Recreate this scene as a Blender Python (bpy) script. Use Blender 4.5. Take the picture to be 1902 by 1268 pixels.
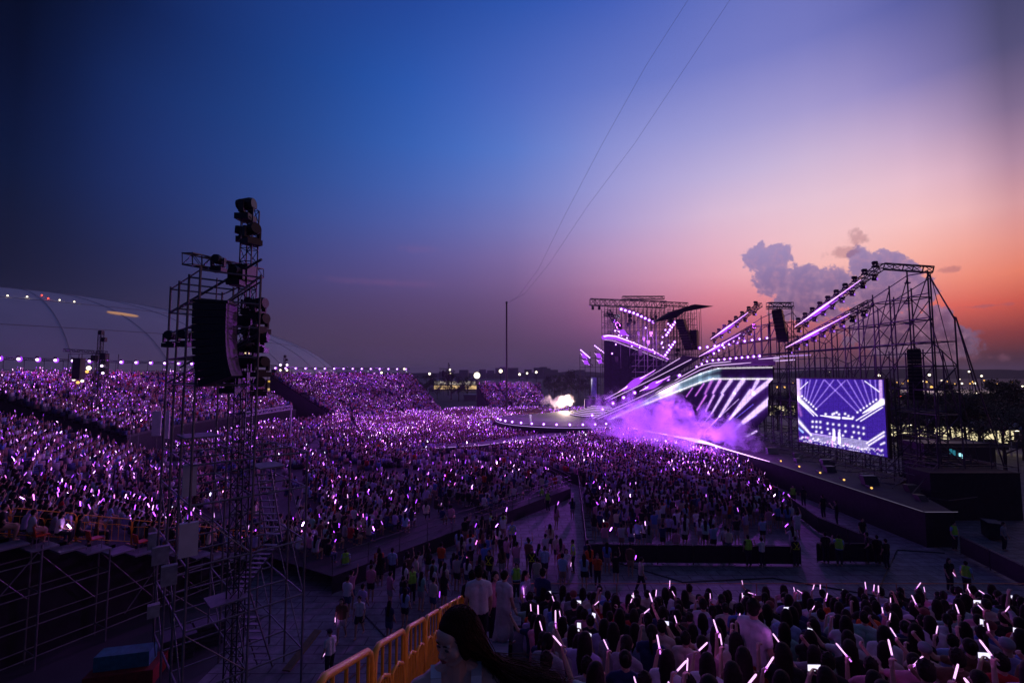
import bpy, math, random
import numpy as np
from mathutils import Vector, Matrix, noise
random.seed(7)
R = math.radians
scene = bpy.context.scene
for o in list(bpy.data.objects): bpy.data.objects.remove(o)
# ------------------------------------------------------------------ camera
F, CX, CY, CAMH = 870.0, 951.0, 634.0, 11.0
TH = math.atan(59.0 / 870.0)
cam = bpy.data.cameras.new('camera')
camo = bpy.data.objects.new('camera', cam); scene.collection.objects.link(camo)
camo.location = (0, 0, CAMH); camo.rotation_euler = (R(90) + TH, 0, 0)
cam.sensor_width = 36; cam.lens = F / 1902 * 36; cam.clip_start = 0.1; cam.clip_end = 9000
scene.camera = camo

def ray(px, py):
    a, b = (px - CX) / F, (CY - py) / F
    return Vector((a, math.cos(TH) - b * math.sin(TH), math.sin(TH) + b * math.cos(TH)))
def at(px, py, Y):
    d = ray(px, py); return Vector((0, 0, CAMH)) + d * (Y / d.y)
def gnd(px, py, z=0.0):
    d = ray(px, py); return Vector((0, 0, CAMH)) + d * ((z - CAMH) / d.z)
def project(v):                                   # used only to estimate sizes of things seen
    x, y, z = v[0], v[1], v[2] - CAMH
    c, s = math.cos(TH), math.sin(TH)
    dep = y * c + z * s; up = -y * s + z * c
    return (CX + F * x / dep, CY - F * up / dep)
def s2l(c):
    return tuple(((v / 12.92) if v <= 0.04045 else ((v + 0.055) / 1.055) ** 2.4) for v in (x / 255.0 for x in c))
# ------------------------------------------------------------------ world (dusk sky)
world = bpy.data.worlds.new('World'); scene.world = world; world.use_nodes = True
SKY_X = [0, 250, 500, 750, 950, 1150, 1350, 1550, 1750, 1902]
SKY_Y = [0, 150, 300, 400, 500, 580, 640, 690]
SKY = [
 [(3,8,26),(14,31,78),(26,54,124),(34,68,150),(46,84,172),(66,94,184),(92,108,188),(98,106,180),(84,88,150),(52,56,88)],
 [(7,16,46),(21,43,98),(28,64,134),(42,86,172),(72,102,190),(102,120,200),(128,132,204),(145,140,204),(132,122,177),(95,86,125)],
 [(12,23,54),(28,47,104),(40,70,138),(58,98,180),(92,124,204),(152,154,216),(186,176,222),(215,188,216),(224,184,208),(175,135,160)],
 [(19,25,52),(33,46,96),(52,70,134),(78,96,170),(118,124,192),(174,162,214),(226,192,216),(245,204,214),(250,196,196),(226,160,160)],
 [(24,27,52),(40,43,82),(64,64,118),(94,83,142),(128,103,156),(196,146,184),(240,175,190),(252,190,184),(253,166,146),(236,132,108)],
 [(36,35,61),(50,47,77),(69,58,93),(86,67,108),(104,77,118),(165,100,140),(224,120,138),(220,120,128),(228,100,90),(196,76,66)],
 [(43,40,64),(56,50,74),(71,58,85),(80,62,92),(88,66,98),(112,74,110),(145,84,108),(132,76,96),(116,62,72),(98,50,55)],
 [(40,38,57),(53,48,69),(66,56,80),(73,60,85),(75,61,86),(80,60,90),(86,59,80),(78,52,68),(64,45,55),(50,36,42)]]
SKYA = np.array(SKY, float)
def sky_at(px, py):
    px = min(max(px, 0), 1902); py = min(max(py, 0), 690)
    cols = np.array([[np.interp(py, SKY_Y, SKYA[:, i, k]) for k in range(3)] for i in range(10)])
    i = min(max(int(np.searchsorted(SKY_X, px)) - 1, 0), 8); t = (px - SKY_X[i]) / (SKY_X[i + 1] - SKY_X[i])
    p0, p1, p2, p3 = (cols[max(i - 1, 0)], cols[i], cols[i + 1], cols[min(i + 2, 9)])
    v = .5 * (2 * p1 + (p2 - p0) * t + (2 * p0 - 5 * p1 + 4 * p2 - p3) * t * t + (3 * p1 - p0 - 3 * p2 + p3) * t ** 3)
    return s2l(np.clip(v, 0, 255))
def azel_of(px, py):
    d = ray(px, py).normalized(); return math.atan2(d.x, d.y), math.asin(d.z)
def px_of(az, el):
    d = (math.sin(az) * math.cos(el), math.cos(az) * math.cos(el), math.sin(el) + CAMH)
    return project(d)
nt = world.node_tree; N = nt.nodes; L = nt.links; N.clear()
def wm(op, a, b=None, c=None, clamp=False):
    n = N.new('ShaderNodeMath'); n.operation = op; n.use_clamp = clamp
    for i, v in enumerate((a, b, c)):
        if v is None: continue
        if isinstance(v, (int, float)): n.inputs[i].default_value = v
        else: L.new(v, n.inputs[i])
    return n.outputs[0]
tc = N.new('ShaderNodeTexCoord'); nrm = N.new('ShaderNodeVectorMath'); nrm.operation = 'NORMALIZE'
L.new(tc.outputs['Generated'], nrm.inputs[0])
sep = N.new('ShaderNodeSeparateXYZ'); L.new(nrm.outputs[0], sep.inputs[0])
AZ = wm('ARCTAN2', sep.outputs[0], sep.outputs[1]); EL = wm('ARCSINE', sep.outputs[2])
ELMAX = R(42)
eln = wm('DIVIDE', EL, ELMAX, clamp=True)
keys = [azel_of(x, 640)[0] for x in np.linspace(0, 1902, 21)]
prev = None
elk = [0.0, R(1.5), R(3.5), R(6), R(8.5), R(11), R(14), R(17.5), R(21.5), R(26), R(32), R(40)]
elk += [R(41.9)]
for i, az in enumerate(keys):
    rmp = N.new('ShaderNodeValToRGB'); L.new(eln, rmp.inputs[0])
    cr = rmp.color_ramp; cr.interpolation = 'LINEAR'
    for j, el in enumerate(elk):
        p = px_of(az, el); c = sky_at(p[0], p[1])
        if j == 0: e = cr.elements[0]; e.position = 0
        elif j == 1: e = cr.elements[1]; e.position = el / ELMAX
        else: e = cr.elements.new(el / ELMAX)
        if el > R(41): c = (0.022, 0.04, 0.15)
        e.color = (*c, 1)
    if prev is None: prev = rmp.outputs[0]
    else:
        mr = N.new('ShaderNodeMapRange'); mr.interpolation_type = 'LINEAR'; L.new(AZ, mr.inputs[0])
        mr.inputs[1].default_value = keys[i - 1]; mr.inputs[2].default_value = az
        mx = N.new('ShaderNodeMix'); mx.data_type = 'RGBA'; L.new(mr.outputs[0], mx.inputs[0])
        L.new(prev, mx.inputs[6]); L.new(rmp.outputs[0], mx.inputs[7]); prev = mx.outputs[2]
# behind the camera the dusk sky is a plain deep blue
back = N.new('ShaderNodeMapRange'); L.new(wm('ABSOLUTE', AZ), back.inputs[0])
back.inputs[1].default_value = R(60); back.inputs[2].default_value = R(140)
mx = N.new('ShaderNodeMix'); mx.data_type = 'RGBA'; L.new(back.outputs[0], mx.inputs[0]); L.new(prev, mx.inputs[6])
mx.inputs[7].default_value = (0.012, 0.021, 0.082, 1); prev = mx.outputs[2]
# cumulus bank on the right: union of soft blobs in direction space, edges broken by noise
nz = N.new('ShaderNodeTexNoise'); nz.inputs['Scale'].default_value = 22; nz.inputs['Detail'].default_value = 7; nz.inputs['Roughness'].default_value = 0.62
L.new(nrm.outputs[0], nz.inputs['Vector'])
nz2 = N.new('ShaderNodeTexNoise'); nz2.inputs['Scale'].default_value = 75; nz2.inputs['Detail'].default_value = 6; nz2.inputs['Roughness'].default_value = 0.6
L.new(nrm.outputs[0], nz2.inputs['Vector'])
def cloud(blobs, amp, amp2=0.5):
    m = None
    for (cx, cy, rx, ry) in blobs:
        a0, e0 = azel_of(cx, cy); a1, _ = azel_of(cx + rx, cy); _, e1 = azel_of(cx, cy - ry)
        u = wm('DIVIDE', wm('SUBTRACT', AZ, a0), a1 - a0); v = wm('DIVIDE', wm('SUBTRACT', EL, e0), e1 - e0)
        d = wm('SQRT', wm('ADD', wm('MULTIPLY', u, u), wm('MULTIPLY', v, v)))
        m = d if m is None else wm('SMOOTH_MIN', m, d, 0.25)
    m = wm('ADD', m, wm('MULTIPLY', wm('SUBTRACT', nz.outputs[0], 0.5), amp))
    m = wm('ADD', m, wm('MULTIPLY', wm('SUBTRACT', nz2.outputs[0], 0.5), amp2))
    return m
def smooth(v, a, b):
    n = N.new('ShaderNodeMapRange'); n.interpolation_type = 'SMOOTHSTEP'; L.new(v, n.inputs[0])
    n.inputs[1].default_value = a; n.inputs[2].default_value = b; return n.outputs[0]
def mixc(f, a, col):
    n = N.new('ShaderNodeMix'); n.data_type = 'RGBA'
    L.new(f, n.inputs[0]); L.new(a, n.inputs[6])
    if isinstance(col, tuple): n.inputs[7].default_value = (*col, 1)
    else: L.new(col, n.inputs[7])
    return n.outputs[2]
ccol = N.new('ShaderNodeValToRGB'); L.new(eln, ccol.inputs[0])
for j, (py, c) in enumerate([(690, (72, 50, 68)), (640, (92, 66, 92)), (590, (112, 86, 125)), (540, (120, 102, 150)), (500, (132, 116, 168)), (455, (150, 135, 186))]):
    e = ccol.color_ramp.elements[j] if j < 2 else ccol.color_ramp.elements.new(0.5)
    e.position = max(0, azel_of(1500, py)[1] / ELMAX); e.color = (*s2l(c), 1)
main = cloud([(1412,478,34,26),(1448,478,26,26),(1440,515,42,36),(1492,522,44,34),(1545,528,36,34),(1500,565,78,34),(1602,486,26,28),(1638,500,42,38),(1686,512,34,34),(1718,540,28,30),(1640,552,88,46),(1740,590,34,26),(1660,615,110,48),(1760,640,60,40)], 1.0, 1.25)
f = wm('MULTIPLY', smooth(main, 1.1, 0.86), 0.9)
clit = mixc(wm('MULTIPLY', smooth(nz2.outputs[0], 0.42, 0.72), 0.38), ccol.outputs[0], s2l((196, 140, 168)))
clit = mixc(wm('MULTIPLY', smooth(main, 0.35, 0.95), 0.28), clit, s2l((172, 140, 178)))
prev = mixc(f, prev, clit)
w2 = cloud([(1596,440,30,16),(1762,500,26,6),(1830,568,70,4),(1780,665,120,10),(1560,470,40,12)], 2.0, 2.6)
prev = mixc(wm('MULTIPLY', smooth(w2, 1.0, 0.2), 0.45), prev, s2l((150, 95, 115)))
w3 = cloud([(775,462,50,9),(720,525,130,8),(1170,600,120,12),(1060,540,120,8)], 1.6, 1.2)
prev = mixc(wm('MULTIPLY', smooth(w3, 1.2, 0.0), 0.13), prev, s2l((150, 95, 140)))
# below the horizon: dark land
lowf = smooth(EL, 0.0, R(-3)); prev = mixc(lowf, prev, (0.01, 0.009, 0.015))
bg = N.new('ShaderNodeBackground'); L.new(prev, bg.inputs[0]); bg.inputs[1].default_value = 1.0
wo = N.new('ShaderNodeOutputWorld'); L.new(bg.outputs[0], wo.inputs[0])
# the last of the sun, almost gone behind the right-hand horizon
sl = bpy.data.lights.new('sun', 'SUN'); sl.energy = 0.06; sl.angle = R(12); sl.color = (1, 0.55, 0.45)
so = bpy.data.objects.new('sun', sl); scene.collection.objects.link(so); so.rotation_euler = (R(84), 0, R(-42 + 180 - 180))
so.rotation_euler = Vector((-math.sin(R(44)), -math.cos(R(44)), -0.07)).to_track_quat('-Z', 'Y').to_euler()
vs = scene.view_settings; vs.view_transform = 'Standard'; vs.look = 'None'; vs.exposure = 0.0; vs.gamma = 1
scene.render.engine = 'CYCLES'
scene.cycles.use_denoising = True
scene.cycles.max_bounces = 4; scene.cycles.diffuse_bounces = 2; scene.cycles.glossy_bounces = 2
scene.cycles.transmission_bounces = 2; scene.cycles.volume_bounces = 1; scene.cycles.transparent_max_bounces = 8
scene.cycles.sample_clamp_indirect = 4; scene.cycles.volume_step_rate = 2.0; scene.cycles.volume_max_steps = 128
# ------------------------------------------------------------------ helpers
COL = scene.collection
def wloc(o):
    v = Vector((0, 0, 0))
    while o is not None: v = v + Vector(o.location); o = o.parent
    return v
def tag(o, label=None, cat=None, group=None, kind=None):
    if label: o['label'] = label
    if cat: o['category'] = cat
    if group: o['group'] = group
    if kind: o['kind'] = kind
    return o
def thing(name, label, cat, loc=(0, 0, 0), rz=0, group=None):
    o = bpy.data.objects.new(name, None); COL.objects.link(o); o.empty_display_size = 0.2
    o.location = loc; o.rotation_euler = (0, 0, rz)
    return tag(o, label, cat, group)
def copy_tree(o, parent=None):
    c = o.copy(); COL.objects.link(c); c.parent = parent
    for ch in list(o.children): copy_tree(ch, c)
    return c
def dup(o, loc, rz=0, label=None, group=None, scale=None):
    c = copy_tree(o); c.location = loc; c.rotation_euler = (0, 0, rz)
    if label: c['label'] = label
    if group: c['group'] = group
    if scale: c.scale = scale
    return c
class MB:
    def __init__(s): s.v = []; s.f = []
    def add(s, vs, fs):
        b = len(s.v); s.v.extend(Vector(v) for v in vs); s.f.extend(tuple(i + b for i in f) for f in fs); return s
    def box(s, c, d, rz=0, M=None):
        x, y, z = d[0] / 2, d[1] / 2, d[2] / 2
        vs = [Vector((i, j, k)) for i in (-x, x) for j in (-y, y) for k in (-z, z)]
        if M is not None: vs = [M @ v for v in vs]
        elif rz: m = Matrix.Rotation(rz, 3, 'Z'); vs = [m @ v for v in vs]
        c = Vector(c); vs = [v + c for v in vs]
        return s.add(vs, [(0,1,3,2),(4,6,7,5),(0,4,5,1),(2,3,7,6),(0,2,6,4),(1,5,7,3)])
    def tube(s, p0, p1, r, n=6, r1=None):
        p0, p1 = Vector(p0), Vector(p1); d = p1 - p0
        if d.length < 1e-6: return s
        q = d.to_track_quat('Z', 'Y'); r1 = r if r1 is None else r1
        vs = []
        for p, rr in ((p0, r), (p1, r1)):
            for i in range(n):
                a = 2 * math.pi * i / n; vs.append(p + q @ Vector((rr * math.cos(a), rr * math.sin(a), 0)))
        fs = [(i, (i + 1) % n, n + (i + 1) % n, n + i) for i in range(n)] + [tuple(reversed(range(n))), tuple(range(n, 2 * n))]
        return s.add(vs, fs)
    def path(s, pts, r, n=6):
        pts = [Vector(p) for p in pts]; vs = []; m = len(pts)
        rr = r if isinstance(r, (list, tuple)) else [r] * m
        for k, p in enumerate(pts):
            d = (pts[min(k + 1, m - 1)] - pts[max(k - 1, 0)]).normalized(); q = d.to_track_quat('Z', 'Y')
            for i in range(n):
                a = 2 * math.pi * i / n; vs.append(p + q @ Vector((rr[k] * math.cos(a), rr[k] * math.sin(a), 0)))
        fs = [(k * n + i, k * n + (i + 1) % n, (k + 1) * n + (i + 1) % n, (k + 1) * n + i) for k in range(m - 1) for i in range(n)]
        fs += [tuple(reversed(range(n))), tuple(range((m - 1) * n, m * n))]
        return s.add(vs, fs)
    def prism(s, poly, ext):
        poly = [Vector(p) for p in poly]; e = Vector(ext); n = len(poly)
        vs = poly + [p + e for p in poly]
        return s.add(vs, [tuple(range(n)), tuple(reversed(range(n, 2 * n)))] + [(i, n + i, n + (i + 1) % n, (i + 1) % n) for i in range(n)])
    def quad(s, *p): return s.add(p, [tuple(range(len(p)))])
    def sphere(s, c, r, nu=10, nv=7):
        c = Vector(c); r = Vector(r) if not isinstance(r, (int, float)) else Vector((r, r, r)); vs = [c + Vector((0, 0, r.z))]
        for j in range(1, nv):
            t = math.pi * j / nv
            for i in range(nu):
                a = 2 * math.pi * i / nu; vs.append(c + Vector((r.x * math.sin(t) * math.cos(a), r.y * math.sin(t) * math.sin(a), r.z * math.cos(t))))
        vs.append(c - Vector((0, 0, r.z))); fs = []
        for i in range(nu):
            fs.append((0, 1 + i, 1 + (i + 1) % nu)); l = len(vs) - 1; b = 1 + (nv - 2) * nu
            fs.append((l, b + (i + 1) % nu, b + i))
            for j in range(nv - 2):
                a0 = 1 + j * nu; fs.append((a0 + i, a0 + nu + i, a0 + nu + (i + 1) % nu, a0 + (i + 1) % nu))
        return s.add(vs, fs)
    def obj(s, name, m, parent=None, local=False, smooth=False):
        off = Vector((0, 0, 0)) if (parent is None or local) else wloc(parent)
        me = bpy.data.meshes.new(name); me.from_pydata([tuple(v - off) for v in s.v], [], s.f)
        if smooth: me.polygons.foreach_set('use_smooth', [True] * len(me.polygons))
        me.materials.append(m); o = bpy.data.objects.new(name, me); COL.objects.link(o); o.parent = parent
        return o
def truss(mb, p0, p1, w=0.4, h=None, cell=0.45, r=0.028, rb=0.016, up=(0, 0, 1), n=5):
    """box lattice girder between two points"""
    p0, p1 = Vector(p0), Vector(p1); d = (p1 - p0); Ln = d.length; d.normalize(); h = h or w
    up = Vector(up); sx = d.cross(up)
    if sx.length < 0.1: up = Vector((0, 1, 0)); sx = d.cross(up)
    sx.normalize(); uz = sx.cross(d).normalized(); k = max(1, round(Ln / cell))
    c = [(-w/2, -h/2), (w/2, -h/2), (w/2, h/2), (-w/2, h/2)]
    P = lambda i, t: p0 + d * t + sx * c[i][0] + uz * c[i][1]
    for i in range(4): mb.tube(P(i, 0), P(i, Ln), r, n)
    for q in range(k + 1):
        t = Ln * q / k
        for i in range(4): mb.tube(P(i, t), P((i + 1) % 4, t), rb, 4)
        if q < k:
            t2 = Ln * (q + 1) / k
            for i in range(4):
                a, b = (i, (i + 1) % 4) if q % 2 else ((i + 1) % 4, i)
                mb.tube(P(a, t), P(b, t2), rb, 4)
    return mb
ORD = ['zeroth','first','second','third','fourth','fifth','sixth','seventh','eighth','ninth','tenth','eleventh','twelfth','thirteenth','fourteenth','fifteenth','sixteenth','seventeenth','eighteenth','nineteenth','twentieth']
def ordn(i):
    if i <= 20: return ORD[i]
    t = ['', '', 'twenty', 'thirty', 'forty', 'fifty', 'sixty', 'seventy', 'eighty', 'ninety'][i // 10]
    return (t[:-1] + 'ieth') if i % 10 == 0 else t + '-' + ORD[i % 10]
# ------------------------------------------------------------------ materials
def mat(name, col, rough=0.6, metal=0.0, var=0.25, scale=6.0, bump=0.0, spec=0.5, coord='Object'):
    m = bpy.data.materials.new(name); m.use_nodes = True; t = m.node_tree; b = t.nodes['Principled BSDF']
    b.inputs['Roughness'].default_value = rough; b.inputs['Metallic'].default_value = metal
    b.inputs['Specular IOR Level'].default_value = spec
    tcn = t.nodes.new('ShaderNodeTexCoord'); nzn = t.nodes.new('ShaderNodeTexNoise')
    nzn.inputs['Scale'].default_value = scale; nzn.inputs['Detail'].default_value = 5
    t.links.new(tcn.outputs[coord], nzn.inputs['Vector'])
    rp = t.nodes.new('ShaderNodeValToRGB'); t.links.new(nzn.outputs[0], rp.inputs[0])
    rp.color_ramp.elements[0].position = 0.3; rp.color_ramp.elements[1].position = 0.7
    rp.color_ramp.elements[0].color = (*[c * (1 - var) for c in col], 1); rp.color_ramp.elements[1].color = (*[min(1, c * (1 + var)) for c in col], 1)
    t.links.new(rp.outputs[0], b.inputs['Base Color'])
    if bump:
        bn = t.nodes.new('ShaderNodeBump'); bn.inputs['Strength'].default_value = bump; bn.inputs['Distance'].default_value = 0.05
        t.links.new(nzn.outputs[0], bn.inputs['Height']); t.links.new(bn.outputs[0], b.inputs['Normal'])
    return m
def add_joints(m, size=2.4, dark=.6):
    t = m.node_tree; b = t.nodes['Principled BSDF']; src = b.inputs['Base Color'].links[0].from_socket; br = t.nodes.new('ShaderNodeTexBrick'); tcn = t.nodes.new('ShaderNodeTexCoord'); t.links.new(tcn.outputs['Object'], br.inputs['Vector'])
    br.inputs['Scale'].default_value = 1 / size; br.inputs['Mortar Size'].default_value = .012; br.inputs['Color1'].default_value = (1, 1, 1, 1); br.inputs['Color2'].default_value = (.82, .82, .82, 1); br.inputs['Mortar'].default_value = (dark * .5,) * 3 + (1,)
    nn = t.nodes.new('ShaderNodeTexNoise'); nn.inputs['Scale'].default_value = 2.2; nn.inputs['Detail'].default_value = 8; nn.inputs['Roughness'].default_value = .7; t.links.new(tcn.outputs['Object'], nn.inputs['Vector']); rp = t.nodes.new('ShaderNodeValToRGB'); t.links.new(nn.outputs[0], rp.inputs[0]); rp.color_ramp.elements[0].position = .38; rp.color_ramp.elements[0].color = (.6, .6, .6, 1); rp.color_ramp.elements[1].position = .6
    for o_ in (br.outputs['Color'], rp.outputs[0]):
        mx = t.nodes.new('ShaderNodeMix'); mx.data_type = 'RGBA'; mx.blend_type = 'MULTIPLY'; mx.inputs[0].default_value = 1; t.links.new(src, mx.inputs[6]); t.links.new(o_, mx.inputs[7]); src = mx.outputs[2]
    t.links.new(src, b.inputs['Base Color'])
def emat(name, col, strength, sample=False):
    m = bpy.data.materials.new(name); m.use_nodes = True; t = m.node_tree; t.nodes.clear()
    e = t.nodes.new('ShaderNodeEmission'); e.inputs[0].default_value = (*col, 1); e.inputs[1].default_value = strength
    o = t.nodes.new('ShaderNodeOutputMaterial'); t.links.new(e.outputs[0], o.inputs[0])
    m.cycles.emission_sampling = 'AUTO' if sample else 'NONE'
    return m
def attr_mat(name, emission=False, rough=0.8):
    m = bpy.data.materials.new(name); m.use_nodes = True; t = m.node_tree; b = t.nodes['Principled BSDF']
    a = t.nodes.new('ShaderNodeAttribute'); a.attribute_name = 'Col'
    if emission:
        t.nodes.remove(b); e = t.nodes.new('ShaderNodeEmission'); t.links.new(a.outputs['Color'], e.inputs[0])
        t.links.new(e.outputs[0], t.nodes['Material Output'].inputs[0]); m.cycles.emission_sampling = 'NONE'
    else:
        t.links.new(a.outputs['Color'], b.inputs['Base Color']); b.inputs['Roughness'].default_value = rough
        b.inputs['Specular IOR Level'].default_value = 0.25
    return m
def objcol_mat(name, rough=0.8, var=0.2, scale=8, bump=0.3, spec=0.25):
    m = mat(name, (0.5, 0.5, 0.5), rough, 0, var, scale, bump, spec); t = m.node_tree
    rp = [n for n in t.nodes if n.type == 'VALTORGB'][0]; b = t.nodes['Principled BSDF']
    rp.color_ramp.elements[0].color = (1 - var,) * 3 + (1,); rp.color_ramp.elements[1].color = (1, 1, 1, 1)
    oi = t.nodes.new('ShaderNodeObjectInfo'); mx = t.nodes.new('ShaderNodeMix'); mx.data_type = 'RGBA'; mx.blend_type = 'MULTIPLY'
    mx.inputs[0].default_value = 1
    t.links.new(rp.outputs[0], mx.inputs[6]); t.links.new(oi.outputs['Color'], mx.inputs[7]); t.links.new(mx.outputs[2], b.inputs['Base Color'])
    return m
M = dict(
 ground=mat('ground_asphalt', (0.045, 0.045, 0.05), 0.85, var=0.35, scale=0.3, bump=0.15),
 plaza=mat('concrete_paving', (0.19, 0.19, 0.205), 0.7, var=0.28, scale=0.55, bump=0.2),
 deck=mat('stand_deck_plates', (0.16, 0.17, 0.20), 0.6, var=0.2, scale=2),
 tier=mat('dark_tier_boards', (0.035, 0.033, 0.04), 0.8, var=0.3, scale=1.5),
 cloth=mat('black_mesh_cloth', (0.012, 0.012, 0.015), 0.9, var=0.4, scale=3),
 steel=mat('galvanised_pipe', (0.17, 0.17, 0.18), 0.5, 0.5, var=0.3, scale=3),
 dsteel=mat('dull_pipe', (0.07, 0.07, 0.08), 0.5, 0.4, var=0.3, scale=3),
 black=mat('black_paint', (0.012, 0.012, 0.014), 0.45, var=0.3, scale=9),
 alu=mat('truss_aluminium', (0.06, 0.06, 0.07), 0.4, 0.7, var=0.2, scale=5),
 yellow=mat('yellow_rail_paint', (0.88, 0.36, 0.02), 0.38, var=0.16, scale=9, bump=0.08),
 white=mat('white_board', (0.62, 0.60, 0.62), 0.5, var=0.1, scale=3),
 dome=mat('dome_membrane', (0.8, 0.78, 0.8), 0.7, var=0.06, scale=0.05),
 land=mat('land', (0.012, 0.016, 0.012), 0.95, var=0.4, scale=0.02),
 hill=mat('far_woods', (0.10, 0.11, 0.13), 0.95, var=0.3, scale=0.02),  # hill: distance haze put into the woods' pale colour
 leaf=mat('leaves', (0.045, 0.075, 0.025), 0.7, var=0.5, scale=1.5),
 bark=mat('bark', (0.09, 0.065, 0.045), 0.9, var=0.4, scale=8, bump=0.5),
 stage=mat('stage_floor', (0.028, 0.026, 0.034), 0.75, var=0.25, scale=0.6),
 seat=mat('orange_plastic', (0.62, 0.075, 0.02), 0.4, var=0.12, scale=6),
 bld=mat('building_wall', (0.22, 0.2, 0.2), 0.8, var=0.15, scale=0.3),
 roofm=mat('metal_roof', (0.2, 0.19, 0.21), 0.5, 0.3, var=0.2, scale=0.4),
 bulb=emat('purple_bulb', (0.9, 0.62, 1.0), 3.5), bulbw=emat('white_bulb', (1.0, 0.86, 0.62), 3), bulbp=emat('violet_lens', (0.42, 0.14, 0.9), 1.0), halo=emat('violet_bloom', (0.42, 0.06, 0.98), 1.05),  # halo: glow colour of the added bloom discs and shells
 rail=mat('thin_orange_rail', (.25, .08, .02), .6), warm=emat('warm_bulb', (1.0, 0.52, 0.12), 1.6), warmpanel=emat('lit_stall_inside', (1.0, 0.86, 0.5), 1.0), winlit=emat('lit_window', (1.0, 0.65, 0.28), 0.8),
 led=emat('violet_led_bar', (0.80, 0.40, 1.0), 2.6), ledw=emat('white_led_line', (0.80, 0.50, 1.0), 1.0), ledd=emat('dim_led_line', (0.55, 0.3, 0.9), 0.9),
 red=emat('red_bulb', (1.0, 0.08, 0.05), 3), blue=emat('cyan_window', (0.35, 0.85, 1.0), 1.6), blued=emat('dim_cyan_window', (0.03, 0.25, 0.35), 0.6),
 stick=emat('glow_tube', (0.95, 0.48, 1.0), 1.6, False), stickv=emat('violet_glow_tube', (0.70, 0.20, 1.0), 1.7, False),
 phone=emat('phone_screen', (0.8, 0.75, 1.0), 1.3, True),
 skin=mat('skin', (0.42, 0.26, 0.19), 0.55, var=0.06, scale=9), hair=mat('black_hair', (0.012, 0.009, 0.008), 0.75, var=0.4, scale=30, bump=0.3, spec=.2),
 brown=mat('auburn_hair', (0.045, 0.012, 0.007), 0.45, var=0.4, scale=30, bump=0.3),
 fabric=objcol_mat('dyed_fabric', 0.85, 0.18, 12, 0.35),
)
add_joints(M['plaza'])
add_joints(M['stage'], 1.2)
# ------------------------------------------------------------------ ground
def sheet(name, pts, z, m, kind='structure'):
    b = MB(); b.quad(*[(p[0], p[1], z) for p in pts]); o = b.obj(name, m); tag(o, kind=kind); return o
sheet('ground', [(-4500, -300), (4500, -300), (4500, 6000), (-4500, 6000)], 0.0, M['ground'])
sheet('pavement', [(-11.2, -12), (75, -12), (75, 60), (62, 140), (0, 150), (-60, 120), (-80, 60), (-30, 34), (-11.2, 22)], 0.004, M['plaza'])
# far wooded ridge
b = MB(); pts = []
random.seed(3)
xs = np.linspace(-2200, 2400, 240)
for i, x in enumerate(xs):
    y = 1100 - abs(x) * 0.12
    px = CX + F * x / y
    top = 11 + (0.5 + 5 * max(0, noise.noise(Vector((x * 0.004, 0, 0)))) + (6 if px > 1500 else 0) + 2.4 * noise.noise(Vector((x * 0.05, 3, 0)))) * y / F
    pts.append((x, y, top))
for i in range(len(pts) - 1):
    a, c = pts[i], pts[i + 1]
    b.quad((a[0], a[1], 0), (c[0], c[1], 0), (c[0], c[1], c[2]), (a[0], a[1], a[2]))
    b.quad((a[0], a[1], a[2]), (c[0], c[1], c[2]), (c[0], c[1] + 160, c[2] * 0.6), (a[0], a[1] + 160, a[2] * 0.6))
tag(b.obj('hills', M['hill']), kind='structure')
# ------------------------------------------------------------------ bowl stands
OC = Vector((12.0, 80.0)); R0, SL = 59.0, 0.385; ROW = 0.85
def ang(v): return math.atan2(v[1], v[0])
def pol(r, a): return (OC.x + r * math.cos(a), OC.y + r * math.sin(a))
def zrow(r): return 0.9 + SL * (r - R0)
def bowl(name, label, a0, a1, r0, r1, wall=True):
    t = thing(name, label, 'grandstand', (*pol(r0, (a0 + a1) / 2), 0), 0, 'stepped grandstands round the field')
    nseg = max(4, int(abs(a1 - a0) * r0 / 2.2)); nr = int(round((r1 - r0) / ROW)); b = MB()
    A = [a0 + (a1 - a0) * i / nseg for i in range(nseg + 1)]
    for k in range(nr):
        ra, rb = r0 + k * ROW, r0 + (k + 1) * ROW; z = zrow(ra); zp = z - SL * ROW
        for i in range(nseg):
            b.quad((*pol(ra, A[i]), z), (*pol(ra, A[i+1]), z), (*pol(rb, A[i+1]), z), (*pol(rb, A[i]), z))
            b.quad((*pol(ra, A[i]), zp), (*pol(ra, A[i+1]), zp), (*pol(ra, A[i+1]), z), (*pol(ra, A[i]), z))
    b.obj('tiers', M['tier'], t)
    b = MB()
    zb = zrow(r0) - SL * ROW
    for i in range(nseg):
        if zb > 0.3: b.quad((*pol(r0, A[i]), 0), (*pol(r0, A[i+1]), 0), (*pol(r0, A[i+1]), zb), (*pol(r0, A[i]), zb))
        b.quad((*pol(r1, A[i]), 0), (*pol(r1, A[i+1]), 0), (*pol(r1, A[i+1]), zrow(r1)), (*pol(r1, A[i]), zrow(r1)))
    for a in (a0, a1):
        b.quad((*pol(r0, a), 0), (*pol(r1, a), 0), (*pol(r1, a), zrow(r1) - 0.4), (*pol(r0, a), zrow(r0) - 0.4))
    b.obj('black_skirt', M['cloth'], t)
    return t
aA0 = ang((-31.2, -62.4)); aA1 = ang((-66.6, -30)) % (2 * math.pi)
aA0 %= (2 * math.pi)
aB0 = R(197.0); aB1 = ang((-76, 31)) % (2 * math.pi)
aC0 = R(151.5); aC1 = ang((-45.4, 72)); aD0 = ang((-24, 74)); aD1 = ang((-2.5, 75))
SA = bowl('grandstand', 'stepped grandstand behind the near scaffold tower, edged with yellow railings', aA0, aA1, R0, 76)
SB = bowl('grandstand', 'raised grandstand of glowing lights between two scaffold gaps, in front of the dome', aB0, aB1, 64.5, 84)
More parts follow.
